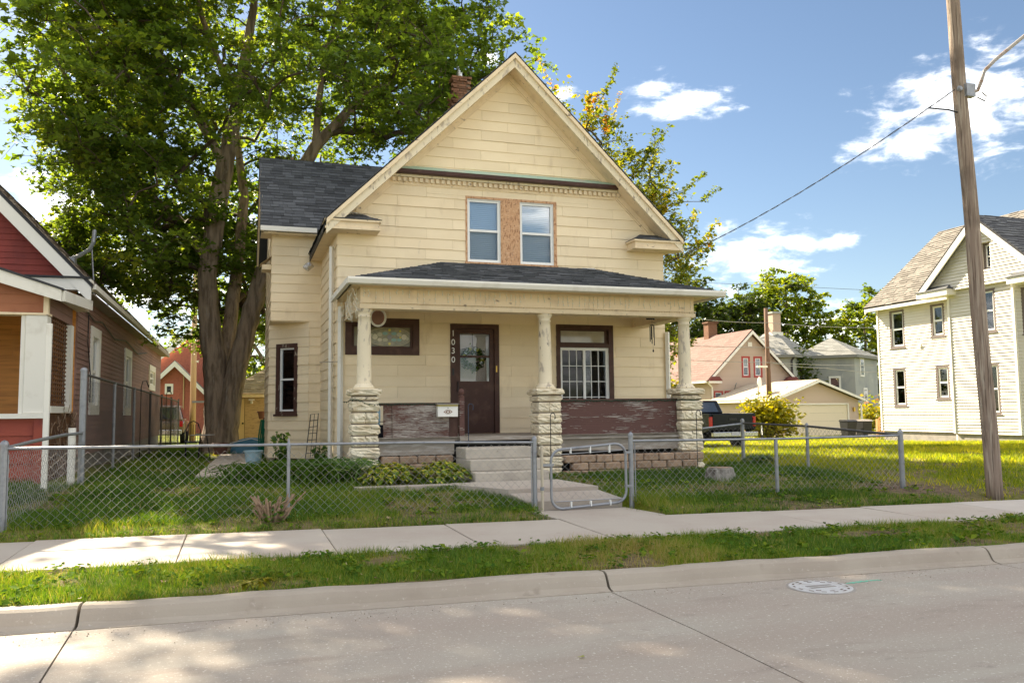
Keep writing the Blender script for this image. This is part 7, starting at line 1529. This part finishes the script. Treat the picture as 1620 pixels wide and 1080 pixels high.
shb = thing('yellow_shrub', (29.6, 42.6, -.25), 'bright yellow-green shrub in front of the tan garage', 'shrub'); rgs = np.random.default_rng(12)
C = np.concatenate([rgs.normal(size=(2600, 3)) * (.75, .5, .55) + (29.9, 42.6, .95), rgs.normal(size=(800, 3)) * (.4, .4, .45) + (28.9, 42.6, 1.1), rgs.normal(size=(250, 3)) * (.35, .3, .35) + (30.4, 42.6, 1.65)]); C = C[C[:, 2] > -.2]
link('foliage', leaves_mesh('foliage', C, .24, rgs.random(len(C)), LEAF2, rgs, o=(29.6, 42.6, -.25)), M_ylleaf, shb, kind='stuff'); m = MB()
for k in range(9): m.tube([(29.7, 42.6, -.3), (29.7 + rgs.normal() * .5, 42.6 + rgs.normal() * .3, 1.2)], [.03, .01], 4)
m.build('stems', M_twig, shb)
bcy = thing('bicycle', (28.4, 41, -.2), 'small bicycle leaning in front of the yellow shrub', 'bicycle'); zc = float(gz(28.4, 41)); F_ = Fr((28.2, 41, zc), (.5, .86, 0), (.86, -.5, 0))
def hoop(a):
    m = MB(F_); m.tube([(a + .3 * math.cos(t), 0, .32 + .3 * math.sin(t)) for t in np.linspace(0, 2 * math.pi, 19)], .022, 6, caps=False)
    for k in range(6): t = k * math.pi / 6; m.tube([(a - .29 * math.cos(t), 0, .32 - .29 * math.sin(t)), (a + .29 * math.cos(t), 0, .32 + .29 * math.sin(t))], .003, 3)
    return m
for a in (0, .95): hoop(a).build('wheel', M_black, bcy)
m = MB(F_); m.tube([(0, 0, .32), (.35, 0, .75), (.75, 0, .78), (.42, 0, .33), (0, 0, .32)], .02, 6); m.tube([(.42, 0, .33), (.33, 0, .85)], .018, 6); m.tube([(.95, 0, .32), (.74, 0, .80), (.70, 0, .98)], .018, 6); m.build('frame', M_vinyl, bcy); MB(F_).box(.24, .46, -.06, .06, .85, .9).build('saddle', M_black, bcy); MB(F_).tube([(.72, -.25, 1.0), (.70, 0, .97), (.72, .25, 1.0)], .014, 6).build('handlebar', M_iron, bcy)
# hedge bushes beyond the garage
rgh = np.random.default_rng(2)
for k, (x, y, h, lb, mt_) in enumerate(((47, 54, 2.2, 'yellow-green bush right of the garage downspout', M_ylleaf), (50.5, 58, 2.4, 'brownish bush below the grey house windows', M_autumn), (48.5, 52, 1.6, 'low bright bush behind the wooden stairs', M_ylleaf))):
    C = rgh.normal(size=(700, 3)) * (.9, .6, h * .28) + (x, y, -.4 + h * .5); o = thing('bush', (x, y, -.5), lb, 'bush', 'bushes beyond the garage'); link('foliage', leaves_mesh('foliage', C, .3, rgh.random(700), LEAF2, rgh, o=(x, y, -.5)), mt_, o, kind='stuff'); MB().tube([(x, y, -.6), (x, y, h * .5)], [.06, .02], 5).build('stem', M_twig, o)
# litter and leaves on the road are scattered single pieces
for k, (x, y, lb) in enumerate(((5.9, 7.05, 'single green leaf lying in the gutter near the manhole'), (2.15, 5.2, 'small green leaf on the road at the left of centre'))):
    me = leaves_mesh('fallen_leaf', np.array([(x, y, .012)]), .07, np.array([.9]), LEAF5, np.random.default_rng(k), up=6); rec(link('fallen_leaf', me, M_maple), lb, 'leaf')
